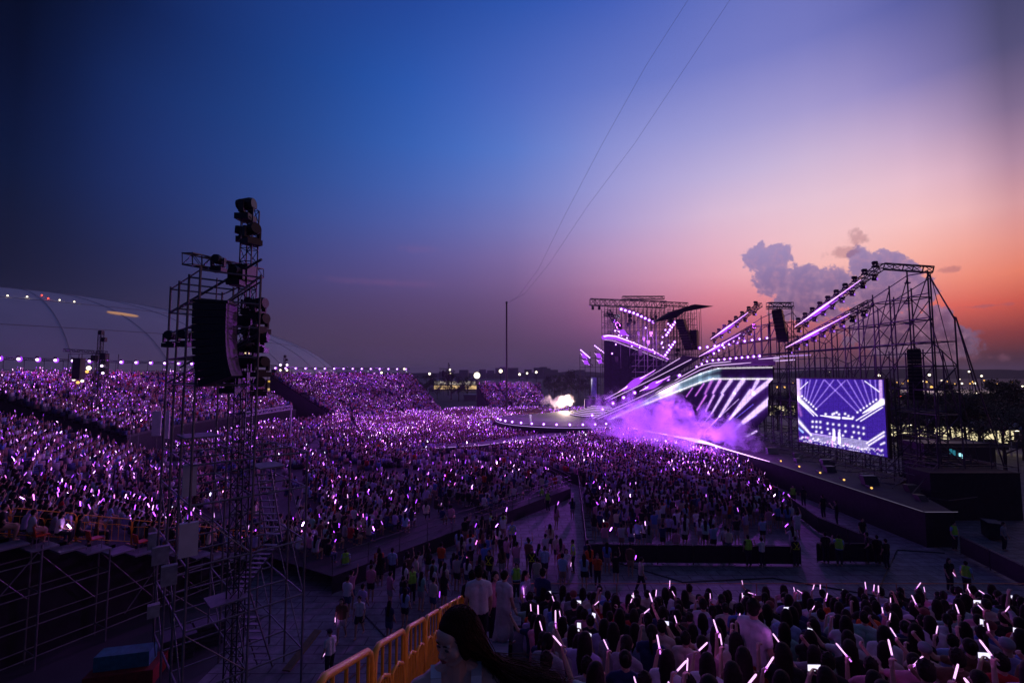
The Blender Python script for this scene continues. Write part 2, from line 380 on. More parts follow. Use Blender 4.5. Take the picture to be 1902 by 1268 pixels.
SC = bowl('grandstand', 'widest far grandstand sloping down to the field, lamp string on its top', aC0, aC1, R0, 84)
SD = bowl('grandstand', 'small far grandstand block by the tall mast', aD0, aD1, R0, 75.5)
# scaffold under the near side of stand A
def segs_to_parts(parent, segs, mats, limit=60):
    """segs: kind -> list of (p0,p1,r); nearest ones become single parts, the rest one"""
    for kind, ls in segs.items():
        ls = sorted(ls, key=lambda s: (Vector(s[0]) + Vector(s[1])).length)
        for s in ls[:limit]:
            b = MB(); b.tube(s[0], s[1], s[2], 6); b.obj(kind, mats.get(kind, M['steel']), parent)
        if len(ls) > limit:
            b = MB()
            for s in ls[limit:]: b.tube(s[0], s[1], s[2], 4)
            o = b.obj(kind, mats.get(kind, M['steel']), parent); o['kind'] = 'stuff'
und = thing('scaffold', 'pipe scaffold under the open side of the near left grandstand', 'scaffold', (*pol(66, aA0), 0))
segs = dict(upright=[], ledger=[], brace=[])
off = Vector((math.sin(aA0), -math.cos(aA0), 0)) * -1
if off.y > 0: off = -off
rad = Vector((math.cos(aA0), math.sin(aA0), 0))
def sp(r, d, z): p = pol(r, aA0); return Vector((p[0], p[1], z)) + off * d
rs = [60.0 + 2.15 * i for i in range(8)]
for d in (0.15, 1.05):
    for i, r in enumerate(rs):
        zt = zrow(r) - 0.05
        segs['upright'].append((sp(r, d, 0), sp(r, d, zt), 0.035))
        if i + 1 < len(rs):
            z = 0.5
            while z < zrow(r) - 0.2:
                segs['ledger'].append((sp(r, d, z), sp(rs[i + 1], d, z), 0.026)); z += 1.15
            if d < 1: segs['brace'].append((sp(r, d, max(0.1, zt - 2.2)), sp(rs[i + 1], d, zrow(rs[i + 1]) - 0.3), 0.024))
        if i % 2 == 0 and d > 1: segs['brace'].append((sp(r, d, zt - 0.1), sp(r + 1.6, d + 0.2, zt - 2.0), 0.022))
for i, r in enumerate(rs):
    for z in (0.5, 2.8):
        if z < zrow(r): segs['ledger'].append((sp(r, 0.15, z), sp(r, 1.05, z), 0.024))
segs_to_parts(und, segs, {})
# side landing plates stepping down beside stand A + orange chairs + yellow rail panels
lan = thing('side_stairs', 'blue-grey deck plates stepping down along the left grandstand', 'stairs', sp(66, 0.6, 0))
for i in range(19):
    r = 59.6 + i * 0.85; b = MB()
    p = sp(r + 0.42, 0.62, zrow(r) - 0.03); b.box(p, (0.83, 0.95, 0.06), rz=aA0); b.obj('step_plate', M['deck'], lan)
def make_chair():
    t = thing('chair', 'x', 'chair', (0, 0, 0))
    b = MB(); b.box((0, 0, 0.43), (0.44, 0.42, 0.04)); b.box((0, 0.2, 0.40), (0.44, 0.03, 0.06)); b.obj('seat', M['seat'], t)
    b = MB(); b.prism([(-0.21, -0.2, 0.45), (0.21, -0.2, 0.45), (0.19, -0.27, 0.8), (-0.19, -0.27, 0.8)], (0, 0.025, 0.0)); b.obj('backrest', M['seat'], t)
    for sx in (-1, 1):
        for sy in (-1, 1):
            b = MB(); b.tube((sx * 0.19, sy * 0.18, 0), (sx * 0.18, sy * 0.17, 0.42), 0.013, 6); b.obj('leg', M['steel'], t)
    return t
chair0 = make_chair(); chair_used = [False]
def chair(loc, rz, label, group):
    if not chair_used[0]:
        chair_used[0] = True; chair0.location = loc; chair0.rotation_euler = (0, 0, rz); tag(chair0, label, None, group); return chair0
    return dup(chair0, loc, rz, label, group)
hd = math.atan2(-rad.y, -rad.x) - math.pi / 2     # faces the stage
for i, k in enumerate((16, 14, 12, 10, 8, 6, 4)):
    r = 59.6 + k * 0.85
    chair(sp(r + 0.42, 0.62, zrow(r)), hd, 'empty orange chair on the side landing of the left grandstand, %s one down' % ordn(i + 1), 'empty orange chairs on the side landing')
def rail_panel(name, L_, H, dz, m, bars=9, r=0.019, inner=True):
    """barrier panel from origin along +x, sheared by dz over its length"""
    t = thing(name, 'x', 'barrier', (0, 0, 0)); sh = lambda x: dz * x / L_
    P = lambda x, z: (x, 0, z + sh(x)); c = 0.12
    b = MB(); b.path([P(0.03, 0), P(0.03, H - c), P(0.03 + c * 0.3, H - c * 0.3), P(0.03 + c, H), P(L_ - 0.03 - c, H), P(L_ - 0.03 - c * 0.3, H - c * 0.3), P(L_ - 0.03, H - c), P(L_ - 0.03, 0)], r, 8)
    b.obj('frame', m, t, smooth=True)
    b = MB(); b.tube(P(0.03, 0.12), P(L_ - 0.03, 0.12), r * 0.8, 8); b.obj('bottom_rail', m, t)
    if inner:
        for (xa, xb) in ((0.03, L_ * 0.5), (L_ * 0.5, L_ - 0.03)):
            b = MB(); b.path([P(xa, H * 0.52), P(xa + 0.06, H * 0.72), P((xa + xb) / 2, H * 0.76), P(xb - 0.06, H * 0.72), P(xb, H * 0.52)], r * 0.75, 6); b.obj('inner_hoop', m, t, smooth=True)
    for i in range(1, bars):
        x = 0.03 + (L_ - 0.06) * i / bars; b = MB(); b.tube(P(x, 0.12), P(x, H * (0.98 if (not inner or i % 3 == 0) else 0.72)), r * 0.5, 6); b.obj('bar', m, t)
    for x in (0.12, L_ - 0.12):
        b = MB(); b.box((x, 0, 0.02 + sh(x)), (0.05, 0.34, 0.03)); b.obj('foot', m, t)
    return t
# yellow rails along stand A side (inner edge), 8 panels
rp0 = rail_panel('yellow_barrier', 2.02, 1.1, -SL * 2.02 * 0.97, M['yellow'], 8)
for i in range(9):
    r = 75.2 - i * 2.0; p = sp(r, -0.05, zrow(r) + 0.0); lab = 'yellow barrier beside the orange chairs, %s down the slope' % ordn(i + 1)
    o = rp0 if i == 0 else copy_tree(rp0)
    o.location = p; o.rotation_euler = (0, 0, math.atan2(-rad.y, -rad.x)); tag(o, lab, 'barrier', 'yellow barriers along the left grandstand')
# lamp trusses on the backs of B and C
def lamp_string(name, label, a0, a1, r, zt, n, gap=0.06):
    t = thing(name, label, 'lamp truss', (*pol(r, (a0 + a1) / 2), 0), 0, 'lamp trusses on the grandstand tops')
    b = MB(); pts = [Vector((*pol(r, a0 + (a1 - a0) * i / 12), zt)) for i in range(13)]
    for i in range(12): truss(b, pts[i], pts[i+1], 0.35, 0.35, 1.4, 0.04, 0.03, n=4)
    b.obj('truss', M['alu'], t)
    m = max(10, int(abs(a1 - a0) * r / 3.2))
    for i in range(m + 1):
        a = a0 + (a1 - a0) * i / m; b = MB(); b.tube((*pol(r + 0.6, a), 0), (*pol(r + 0.6, a), zt), 0.05, 4); b.obj('post', M['dsteel'], t)
    b = MB()
    for z in (zt - 1.6, zt - 3.2):
        for i in range(m): b.tube((*pol(r + 0.6, a0 + (a1 - a0) * i / m), z), (*pol(r + 0.6, a0 + (a1 - a0) * (i + 1) / m), z), 0.035, 4)
    b.obj('rail', M['dsteel'], t)
    for i in range(n):
        a = a0 + (a1 - a0) * (i + 0.5) / n; p = Vector((*pol(r - 0.45, a), zt - 0.05))
        b = MB(); b.sphere(p, 0.2, 8, 6); l = b.obj('lamp', M['bulb'], t, smooth=True); b = MB(); b.tube(p + Vector((0, .12, 0)), p + Vector((0, .2, 0)), .42, 10); b.obj('bloom_disc', M['halo'], l)  # violet disc added behind the bulb as its bloom
        b = MB(); b.box((p[0] - 0.0, p[1], p[2] + 0.35), (0.3, 0.3, 0.3)); b.obj('lamp_housing', M['black'], l)
lamp_string('lamp_truss', 'string of violet lamps above the grandstand in front of the dome', aB0 - 0.02, aB1, 84.6, 13.1, 18)
lamp_string('lamp_truss', 'string of violet lamps above the widest far grandstand', aC0, aC1, 84.6, 12.4, 15)
# purple wash from those strings onto the seats
def lamp(kind, name, p, energy, col, size=0.5, target=None, angle=None, blend=0.5, sy=None):
    l = bpy.data.lights.new(name, kind); l.energy = energy; l.color = col
    if kind == 'AREA':
        l.size = size
        if sy: l.shape = 'RECTANGLE'; l.size_y = sy
    else: l.shadow_soft_size = size
    if kind == 'SPOT': l.spot_size = R(angle); l.spot_blend = blend
    o = bpy.data.objects.new(name, l); COL.objects.link(o); o.location = p
    if target is not None: o.rotation_euler = (Vector(target) - Vector(p)).to_track_quat('-Z', 'Y').to_euler()
    return o
V = (0.50, 0.07, 1.0)
for a0, a1, r, z in ((aB0, aB1, 84, 14.5), (aC0, aC1, 84, 14.5), (aD0, aD1, 77, 12)):
    for q in (0.2, 0.5, 0.8):
        a = a0 + (a1 - a0) * q; p = pol(r, a); tg = pol(r - 14, a)
        lamp('SPOT', 'wash_lamp', (p[0], p[1], z + 2), 6500, V, 1.0, (tg[0], tg[1], 4), 150, 0.9)
# ------------------------------------------------------------------ near stand (right foreground)
NZ = lambda y: 9.2 - 0.4 * y
NZS = lambda y: 8.46 - 0.344 * y
NR = 14; NROWS = [(3.75 + 0.745 * k) for k in range(NR)]
def near_z(k): return NZS(NROWS[k])
ns = thing('grandstand', 'foreground stepped grandstand packed with seated spectators, aisle at its left', 'grandstand', (6, 8, 0), 0, 'stepped grandstands round the field')
b = MB(); 
for k in range(-5, NR):
    y = 3.75 + 0.745 * k; z = NZS(y)
    b.box((8.95, y, z - 0.21), (18.0 - 0.12, 0.745, 0.42))
b.obj('tiers', M['tier'], ns)
for k in range(0, NR):
    y = 3.75 + 0.745 * k; b = MB(); b.box((9.0, y - 0.03, NZS(NROWS[k]) + 0.405), (17.4, 0.30, 0.03)); b.obj('bench', M['dsteel'], ns)
for k in range(-2, 28):
    y = 2.3 + 0.4 * k; z = NZ(y); b = MB(); b.box((-0.58, y, z - 0.02 + 0.06), (1.0, 0.385, 0.05)); b.box((-0.58, y - 0.19, z - 0.03), (0.98, 0.01, 0.17)); b.obj('aisle_step', M['deck'], ns)
b = MB(); b.box((8, 13.75, 1.95), (18, 0.05, 3.9)); b.obj('front_skirt', M['cloth'], ns)
b = MB(); b.quad((-1.08, -2, 0), (-1.08, 13.7, 0), (-1.08, 13.7, 3.6), (-1.08, -2, 9.7)); b.obj('side_skirt', M['cloth'], ns)
fr = thing('front_rail', 'thin orange rail in front of the foreground rows, above the pavement', 'railing', (0, 13.7, 3.8))
b = MB(); b.tube((-1, 13.85, 5.0), (17, 13.85, 5.0), 0.012, 6); b.obj('top_rail', M['rail'], fr)
for i in range(10):
    b = MB(); b.tube((-1 + 2 * i, 13.85, 3.8), (-1 + 2 * i, 13.85, 5.0), 0.012, 6); b.obj('post', M['rail'], fr)
# yellow fence down the aisle
rp1 = rail_panel('yellow_barrier', 1.16, 1.16, -0.4 * 1.16, M['yellow'], 13, 0.028)
for i in range(9):
    y = 1.62 + 1.18 * i; o = rp1 if i == 0 else copy_tree(rp1)
    o.location = (-1.13, y, NZ(y)); o.rotation_euler = (0, 0, R(90))
    tag(o, 'yellow barrier panel on the foreground aisle edge, %s down from the camera' % ordn(i + 1), 'barrier', 'yellow barriers beside the foreground aisle')
# ------------------------------------------------------------------ field platform F3 (left of the path)
f3 = [(-9, 24.2), (5.2, 42.2), (3.0, 49), (-4.6, 60.2), (-15, 66), (-28, 84), (-37, 108)] + [pol(R0, a) for a in np.linspace(aC0 - 0.25, aA0, 16)]
pf = thing('seating_platform', 'low black platform of floor seating left of the pale path', 'platform', (-10, 45, 0))
b = MB(); n = len(f3); b.quad(*[(p[0], p[1], 0.86) for p in f3]); b.obj('deck', M['tier'], pf)
b = MB()
for i in range(6): b.quad((*f3[i], 0), (*f3[i+1], 0), (*f3[i+1], 0.86), (*f3[i], 0.86))
b.obj('black_skirt', M['cloth'], pf)
hr = thing('handrail', 'grey pipe handrail along the path side of the floor seating', 'railing', (-2, 33, 0.9))
for (p, q) in ((f3[0], f3[1]), (f3[1], f3[2]), (f3[2], f3[3])):
    p, q = Vector(p), Vector(q); m = max(2, int((q - p).length / 2))
    for z in (1.25, 1.6, 1.95):
        b = MB(); b.tube((*p, z), (*q, z), 0.018, 4); b.obj('rail', M['dsteel'], hr)
    for i in range(m):
        c = p.lerp(q, i / m); b = MB(); b.tube((*c, 0.86), (*c, 1.95), 0.02, 4); b.obj('post', M['dsteel'], hr)
# black crowd barriers round the standing area
bar0 = None
def black_barrier(p, q, where):
    global bar0
    p, q = Vector(p), Vector(q); n = max(1, round((q - p).length / 2.05)); d = (q - p) / n; out = []
    for i in range(n):
        if bar0 is None:
            t = thing('black_barrier', 'x', 'barrier', (0, 0, 0)); L_ = 2.0
            b = MB(); b.path([(0, 0, 0), (0, 0, 1.02), (0.06, 0, 1.12), (L_ - 0.06, 0, 1.12), (L_, 0, 1.02), (L_, 0, 0)], 0.022, 6); b.tube((0, 0, 0.1), (L_, 0, 0.1), 0.018, 6); b.obj('frame', M['black'], t)
            b = MB(); b.box((L_ / 2, 0, 0.58), (L_ - 0.04, 0.006, 0.98)); b.obj('mesh_sheet', M['cloth'], t)
            for x in (0.3, L_ - 0.3):
                b = MB(); b.box((x, 0.25, 0.02), (0.06, 0.6, 0.03)); b.obj('foot', M['black'], t)
            bar0 = t; o = t
        else: o = copy_tree(bar0)
        c = p + d * i; o.location = (c.x, c.y, 0.006); o.rotation_euler = (0, 0, math.atan2(d.y, d.x)); o.scale = (d.length / 2.03, 1, 1)
        tag(o, 'black barrier panel %s, %s along' % (where, ordn(i + 1)), 'barrier', 'black crowd barriers')
P2 = lambda px, py: tuple(gnd(px, py))[:2]
black_barrier(P2(1090, 1046), P2(1489, 1050), 'on the near side of the standing area')
black_barrier(P2(1518, 1044), P2(1642, 1046), 'right of the barrier gap')
black_barrier(P2(1075, 905), P2(1090, 1044), 'on the standing area left edge')
black_barrier(P2(890, 852), P2(1075, 903), 'along the far pale path')
black_barrier(P2(1405, 900), P2(1520, 990), 'on the standing area right edge')
black_barrier(P2(1520, 990), P2(1640, 1042), 'running on toward the lone guards')
black_barrier(P2(1785, 1030), P2(1905, 1092), 'on the far right pavement')
# ------------------------------------------------------------------ stage
EM = attr_mat('led_picture', emission=True)
def np_mesh(name, verts, tris, cols, m, parent=None):
    me = bpy.data.meshes.new(name); nv, nf = len(verts), len(tris); k = tris.shape[1]
    me.vertices.add(nv); me.vertices.foreach_set('co', verts.astype(np.float32).ravel())
    me.loops.add(nf * k); me.loops.foreach_set('vertex_index', tris.astype(np.int32).ravel())
    me.polygons.add(nf); me.polygons.foreach_set('loop_start', np.arange(0, nf * k, k, dtype=np.int32))
    me.update(calc_edges=True)
    if cols is not None:
        a = me.color_attributes.new('Col', 'FLOAT_COLOR', 'POINT'); c = np.ones((nv, 4), np.float32); c[:, :3] = cols; a.data.foreach_set('color', c.ravel())
    me.materials.append(m); o = bpy.data.objects.new(name, me); COL.objects.link(o)
    if parent is not None: o.parent = parent; o.location = -wloc(parent)
    return o
def paint(P, base, items):
    C = np.tile(np.array(base, float), (len(P), 1)); r0 = np.random.default_rng(len(P))
    C *= r0.uniform(.6, 1.5, (len(P), 1))
    for it in items:
        kind = it[0]
        if kind == 'dot':
            _, x, y, r, col, s = it; d = np.hypot(P[:, 0] - x, P[:, 1] - y)
            C += np.exp(-(d / r) ** 2)[:, None] * np.array(col) * s
        else:
            _, x0, y0, x1, y1, w0, w1, col, s = it
            a = np.array((x0, y0)); v = np.array((x1 - x0, y1 - y0)); t = np.clip(((P - a) @ v) / (v @ v), 0, 1)
            d = np.hypot(*(P - (a + t[:, None] * v)).T); w = w0 + (w1 - w0) * t
            k = np.exp(-(d / w) ** 2) if kind == 'line' else 1 / (1 + np.exp((d / w - 1) * 9))
            C += k[:, None] * np.array(col) * s
    seam = 1 - .30 * ((np.mod(P[:, 0], 9.0) < .8) | (np.mod(P[:, 1] + P[:, 0] * .1, 9.0) < .8)); return C * seam[:, None] * r0.uniform(.86, 1.1, (len(P), 1))
proj_np = lambda W: np.stack([(CX + F * W[:, 0] / (W[:, 1] * math.cos(TH) + (W[:, 2] - CAMH) * math.sin(TH))), CY - F * (-W[:, 1] * math.sin(TH) + (W[:, 2] - CAMH) * math.cos(TH)) / (W[:, 1] * math.cos(TH) + (W[:, 2] - CAMH) * math.sin(TH))], 1)
WH, VI, PK, BL, CY_ = (1, .9, 1), (.55, .18, 1), (1, .35, .9), (.2, .2, 1), (.45, .75, 1)
# side screen near us
def screen(name, label, pl, pr, zb, zt, items, base, nu=230, nv=190):
    t = thing(name, label, 'video screen', ((pl[0] + pr[0]) / 2, (pl[1] + pr[1]) / 2, zb))
    U, W_ = np.meshgrid(np.linspace(0, 1, nu), np.linspace(0, 1, nv)); U = U.ravel(); W_ = W_.ravel()
    X = np.stack([pl[0] + (pr[0] - pl[0]) * U, pl[1] + (pr[1] - pl[1]) * U, zb + (zt - zb) * W_], 1)
    idx = np.arange(nu * nv).reshape(nv, nu); q = np.stack([idx[:-1, :-1].ravel(), idx[:-1, 1:].ravel(), idx[1:, 1:].ravel(), idx[1:, :-1].ravel()], 1)
    np_mesh('picture', X, q, paint(proj_np(X), base, items), EM, t)
    b = MB(); n = Vector((pr[1] - pl[1], -(pr[0] - pl[0]), 0)).normalized()
    if n.x < 0: n = -n
    A = Vector((*pl, zb)) + n * 0.04; B = Vector((*pr, zb)) + n * 0.04; h = Vector((0, 0, zt - zb)); e = (B - A).normalized() * 0.12
    b.prism([A - e - Vector((0, 0, .12)), B + e - Vector((0, 0, .12)), B + e + h + Vector((0, 0, .12)), A - e + h + Vector((0, 0, .12))], n * 0.35); b.obj('cabinet', M['black'], t)
    return t
S = 7.92
def sc(kind, *a):
    if kind == 'dot': x, y, r, c, s = a; return ('dot', 1470 + x / S, 695 + y / S, r / S, c, s)
    x0, y0, x1, y1, w0, w1, c, s = a; return (kind, 1470 + x0 / S, 695 + y0 / S, 1470 + x1 / S, 695 + y1 / S, w0 / S, w1 / S, c, s)
it = []
for (x0, y0, x1, y1) in [(155,320,150,85),(192,355,215,85),(218,380,275,85),(255,410,370,85),(290,440,475,85),(322,472,620,85),(362,508,790,95),
                         (972,558,490,85),(1018,525,680,85),(1065,495,820,85),(1112,465,930,85),(1157,433,1040,85),(1203,403,1155,85),(1248,372,1232,85)]:
    it.append(sc('line', x0, y0, x1, y1, 8, 9, (.5, .3, 1), .62)); it.append(sc('dot', x0, y0, 13, WH, 1.5))
it += [sc('bar', 85, 95, 95, 320, 40, 44, (1, .7, 1), .9), sc('bar', 1310, 100, 1318, 380, 24, 24, (1, .6, 1), .7), sc('line', 130, 215, 240, 115, 6, 6, WH, 1.2),
       sc('line', 1080, 100, 1290, 255, 7, 9, WH, 1.2), sc('line', 60, 320, 380, 610, 32, 8, WH, 1.3), sc('line', 60, 340, 330, 610, 12, 7, WH, 1.2),
       sc('bar', 1340, 405, 1050, 570, 45, 8, WH, 1.3), sc('line', 1340, 440, 955, 675, 9, 8, WH, 1.3), sc('line', 1340, 485, 1020, 685, 8, 8, WH, 1.3),
       sc('line', 60, 640, 290, 890, 26, 12, WH, 1.3), sc('line', 70, 760, 170, 850, 12, 12, (.4, .6, 1), 1.2), sc('line', 65, 370, 140, 600, 34, 20, PK, .3),
       sc('line', 1110, 1010, 1360, 850, 12, 14, WH, 1.2), sc('line', 1140, 1040, 1360, 900, 12, 14, WH, 1.2), sc('line', 1315, 1030, 1365, 1005, 12, 14, WH, 1.2),
       sc('bar', 425, 605, 700, 640, 5, 20, WH, 1.3), sc('bar', 760, 640, 900, 655, 16, 10, WH, 1.3), sc('line', 300, 870, 700, 940, 12, 12, VI, .4)]
for (x, y) in [(503,585),(605,588),(628,575),(700,590),(665,560),(790,580),(838,612),(905,632),(312,695),(368,697),(425,700),(532,720),(615,733),(700,743),(795,752),(905,758),(982,772),(1060,788),
               (312,770),(368,773),(425,780),(535,802),(620,812),(706,825),(795,838),(918,850),(990,860),(1062,873),(366,842),(445,852),(565,870),(757,898),(892,922),(1002,942)]:
    it.append(sc('dot', x, y, 15, WH, 1.5))
for k in range(6):
    it.append(sc('line', 285 - k * 6, 868 + k * 20, 1115 + k * 8, 985 + k * 19, 5, 5, WH, .7))
it += [sc('bar', 625, 835, 625, 960, 18, 22, WH, 1.4), sc('bar', 702, 860, 706, 1005, 17, 19, WH, 1.5), sc('line', 600, 960, 605, 1060, 15, 14, PK, .8)]
rr = random.Random(5)
for k in range(60):
    x = 100 + k * 21 + rr.uniform(-8, 8); y = 905 + (x - 80) * 0.165 + rr.uniform(-8, 40); it.append(sc('dot', x, y, rr.uniform(7, 17), WH if rr.random() < .8 else PK, 1.0))
for k in range(45):
    x = 160 + k * 27; y = 960 + (x - 80) * 0.175 + rr.uniform(-6, 14)
    if rr.random() < .7: it.append(sc('dot', x, y, rr.uniform(6, 12), WH, .9))
screen('video_screen', 'bright violet side screen showing the stage and crossing beams, nearest of the screens', (31.5, 52), (33.2, 42), 3.6, 10.42, it, s2l((62, 34, 156)))
it = [('line', 1086, 705, 1090, 740, 2, 2, WH, 1.0), ('line', 1098, 705, 1094, 735, 2, 2, WH, 1.0), ('dot', 1092, 715, 5, (.35, .4, .9), .8)]
screen('video_screen', 'small far violet side screen beyond the stage steps', (27.6, 164), (27.0, 150), 3.2, 9.6, it, s2l((60, 40, 120)), 20, 20)
# main LED wing: folded wall
Dk = [1085, 1200, 1320, 1440]; Dv = [94.0, 86.0, 75.0, 59.0]
def wp(px, py, dy=0.0): return at(px, py, float(np.interp(px, Dk, Dv)) + dy)
top1 = [(1123, 783), (1227, 727), (1262, 709), (1301, 692), (1334, 683), (1380, 681), (1435, 680.5)]
wallpoly = top1 + [(1436, 703), (1427, 712), (1426, 772), (1408, 790), (1407, 820), (1345, 822), (1250, 812), (1190, 800)]
def inpoly(P, poly):
    x, y = P[:, 0], P[:, 1]; ins = np.zeros(len(P), bool); j = len(poly) - 1
    for i in range(len(poly)):
        xi, yi = poly[i]; xj, yj = poly[j]; c = ((yi > y) != (yj > y)) & (x < (xj - xi) * (y - yi) / (yj - yi + 1e-9) + xi); ins ^= c; j = i
    return ins
t = thing('led_wall', 'huge folded LED wall of the near stage wing with slanting white light bars', 'LED wall', wp(1320, 820))
gx = np.arange(1118, 1438, 1.0); gy = np.arange(678, 824, 1.0); GX, GY = np.meshgrid(gx, gy); P = np.stack([GX.ravel(), GY.ravel()], 1)
W = np.array([wp(x, y) for x, y in P]); idx = np.arange(len(P)).reshape(len(gy), len(gx))
q = np.stack([idx[:-1, :-1].ravel(), idx[1:, :-1].ravel(), idx[1:, 1:].ravel(), idx[:-1, 1:].ravel()], 1); q = q[inpoly(P[q].mean(1), wallpoly)]
K = 4.227
def cr(kind, x0, y0, x1, y1, w0, w1, c, s): return (kind, 1050 + x0 / K, 520 + y0 / K, 1050 + x1 / K, 520 + y1 / K, w0 / K, w1 / K, c, s)
it = []
def poly_line(pts, w, c, s, kind='line'):
    for a, b_ in zip(pts[:-1], pts[1:]): it.append(cr(kind, a[0], a[1], b_[0], b_[1], w, w, c, s))
poly_line([(1625,684),(1200,692),(1130,710),(1060,738),(880,815),(740,880),(310,1108)], 5, WH, .9)
poly_line([(1200,692),(1130,712),(1060,742),(880,820)], 20, CY_, .35)
poly_line([(1625,775),(1160,775),(1060,803),(900,865),(750,925),(540,1010),(310,1112)], 6, WH, 1.1)
poly_line([(1200,760),(1130,770),(1060,790),(900,850),(640,960),(470,1030)], 18, CY_, .38)
it += [cr('dot', 800, 850, 0, 0, 1, 1, WH, 1)] if False else []
it.append(('dot', 1050 + 800 / K, 520 + 855 / K, 14, (.9, .5, 1), 1.6)); it.append(cr('line', 740, 900, 880, 822, 16, 18, WH, .7))
bars = [((1000,845),(950,915),6,6,PK,.8),((1088,812),(1022,908),9,7,PK,.8),((1150,788),(1098,890),18,12,PK,.55),((1105,905),(1035,1018),11,9,PK,.8),
 ((1215,788),(1160,885),20,14,(1,.6,1),.9),((1165,905),(1100,1030),13,9,(1,.7,1),.9),((1300,788),(1230,885),24,17,WH,1.0),((1235,900),(1150,1045),17,10,WH,1.0),((1150,1045),(1070,1145),5,3,WH,.9),
 ((1395,788),(1330,880),30,24,WH,1.1),((1325,890),(1212,1068),25,14,WH,1.1),((1212,1068),(1120,1168),7,4,WH,1.0),
 ((1510,788),(1470,865),26,16,WH,1.0),((1455,870),(1290,1090),26,12,WH,1.1),((1290,1090),(1200,1180),5,4,WH,.8),
 ((1612,788),(1480,890),30,30,WH,1.2),((1480,890),(1290,1095),24,10,WH,1.1),
 ((1620,930),(1395,1118),44,28,WH,1.3),((1372,1135),(1250,1248),18,10,WH,1.2),((1500,1185),(1350,1265),14,10,WH,1.1),((1500,1060),(1230,1210),8,6,(.2,.2,1),.9),
 ((1360,935),(1150,1130),4,3,WH,.8),((1475,975),(1280,1130),4,3,BL,.9)]
for a, b_, w0, w1, c, s in bars: it.append(cr('bar', *a, *b_, w0 * .56, w1 * .56, (c[0] * .82, c[1] * .66, c[2]), s)); it.append(cr('line', *a, *b_, w0 * 1.15, w1 * 1.3, (.22, .05, .7), .3))
np_mesh('picture', W, q, paint(P, s2l((24, 8, 48)), it), EM, t)
b = MB(); q2 = q[::1]; n0 = len(wallpoly)
for i in range(n0):
    a_, c_ = wp(*wallpoly[i], .02), wp(*wallpoly[(i + 1) % n0], .02); o_ = Vector((.5, .8, 0)); b.quad(a_, c_, c_ + o_, a_ + o_)
for x0 in range(1118, 1436, 8):
    cols_ = [y for y in np.arange(678, 824, 2.0) if inpoly(np.array([[x0 + 4, y]]), wallpoly)[0]]
    if cols_: b.quad(wp(x0, cols_[0], .6), wp(x0 + 8, cols_[0], .6), wp(x0 + 8, cols_[-1], .6), wp(x0, cols_[-1], .6))
b.obj('back_casing', M['black'], t)
# slim outer light lines over the wing
t = thing('light_line', 'three thin bright lines running over the top edge of the LED wall', 'light line', wp(1317, 675))
for k, (pts, m) in enumerate([([(1092, 781), (1180, 741), (1250, 708), (1300, 680), (1317, 675), (1380, 669), (1447, 664)], 'ledw'), ([(1100, 782), (1200, 738), (1300, 687), (1322, 679), (1400, 673), (1476, 668)], 'ledw'), ([(1124, 741), (1200, 702), (1263, 665)], 'ledw'), ([(1135, 741), (1220, 700), (1284, 667)], 'ledw'), ([(1400, 664), (1506, 659)], 'ledd')]):
    b = MB(); b.path([wp(x, y, -0.5) for x, y in pts], 0.07, 5); b.obj('led_line', M[m], t)
b = MB(); b.prism([wp(1360, 668, -0.4), wp(1447, 661, -0.4), wp(1447, 670, -0.4), wp(1360, 675, -0.4)], (0, 0.2, 0)); b.obj('lit_panel', emat('pale_panel', (.45, .3, .6), .55), t)
t = thing('wing_beam', 'dark slanting beam band between the centre screen and the LED wall', 'stage beam', wp(1200, 740))
b = MB(); b.prism([wp(x, y, 0.35) for x, y in [(1088, 783), (1250, 700), (1312, 671), (1440, 660), (1440, 678), (1325, 681), (1262, 707), (1123, 781)]], (0.3, 0.5, 0)); b.obj('beam_cladding', M['black'], t)
b = MB(); b.prism([wp(x, y, 1.2) for x, y in [(1112, 748), (1240, 683), (1268, 660), (1300, 664), (1245, 700), (1150, 748)]], (0.3, 0.5, 0)); b.obj('beam_cladding', M['black'], t)
# centre wedge screen
t = thing('centre_screen', 'tall dark violet wedge screen in the middle of the stage, white line on top', 'video screen', at(1180, 740, 97))
cs = lambda px, py: at(px, py, float(np.interp(px, [1120, 1250], [97, 103])))
gx = np.linspace(1122, 1246, 50); gy = np.linspace(0, 1, 40); X = []; CC = []
for v in gy:
    for x in gx:
        tp = np.interp(x, [1122, 1132, 1246], [633, 632, 673]); bt = np.interp(x, [1122, 1140, 1246], [743, 743, 688]); X.append(cs(x, tp + (bt - tp) * v)); CC.append((x, tp + (bt - tp) * v))
X = np.array(X); CC = np.array(CC); idx = np.arange(len(X)).reshape(40, 50); q = np.stack([idx[:-1, :-1].ravel(), idx[1:, :-1].ravel(), idx[1:, 1:].ravel(), idx[:-1, 1:].ravel()], 1)
np_mesh('picture', X, q, paint(CC, s2l((18, 7, 34)), [('line', 1150, 742, 1230, 700, 9, 6, VI, .25), ('line', 1122, 742, 1200, 735, 14, 14, VI, .06)]), EM, t)
b = MB(); b.prism([cs(x, y) + Vector((0, .08, 0)) for x, y in [(1122, 632), (1132, 631), (1247, 673), (1247, 690), (1140, 745), (1122, 745)]], (0.3, 1.2, 0)); b.obj('cabinet', M['black'], t)
b = MB(); b.path([cs(x, y) - Vector((0, .6, 0)) for x, y in [(1120, 625), (1128, 624), (1142, 625), (1165, 633), (1190, 643), (1215, 653), (1240, 667)]], [.2, .2, .18, .14, .1, .07, .05], 6); b.obj('led_line', M['led'], t)
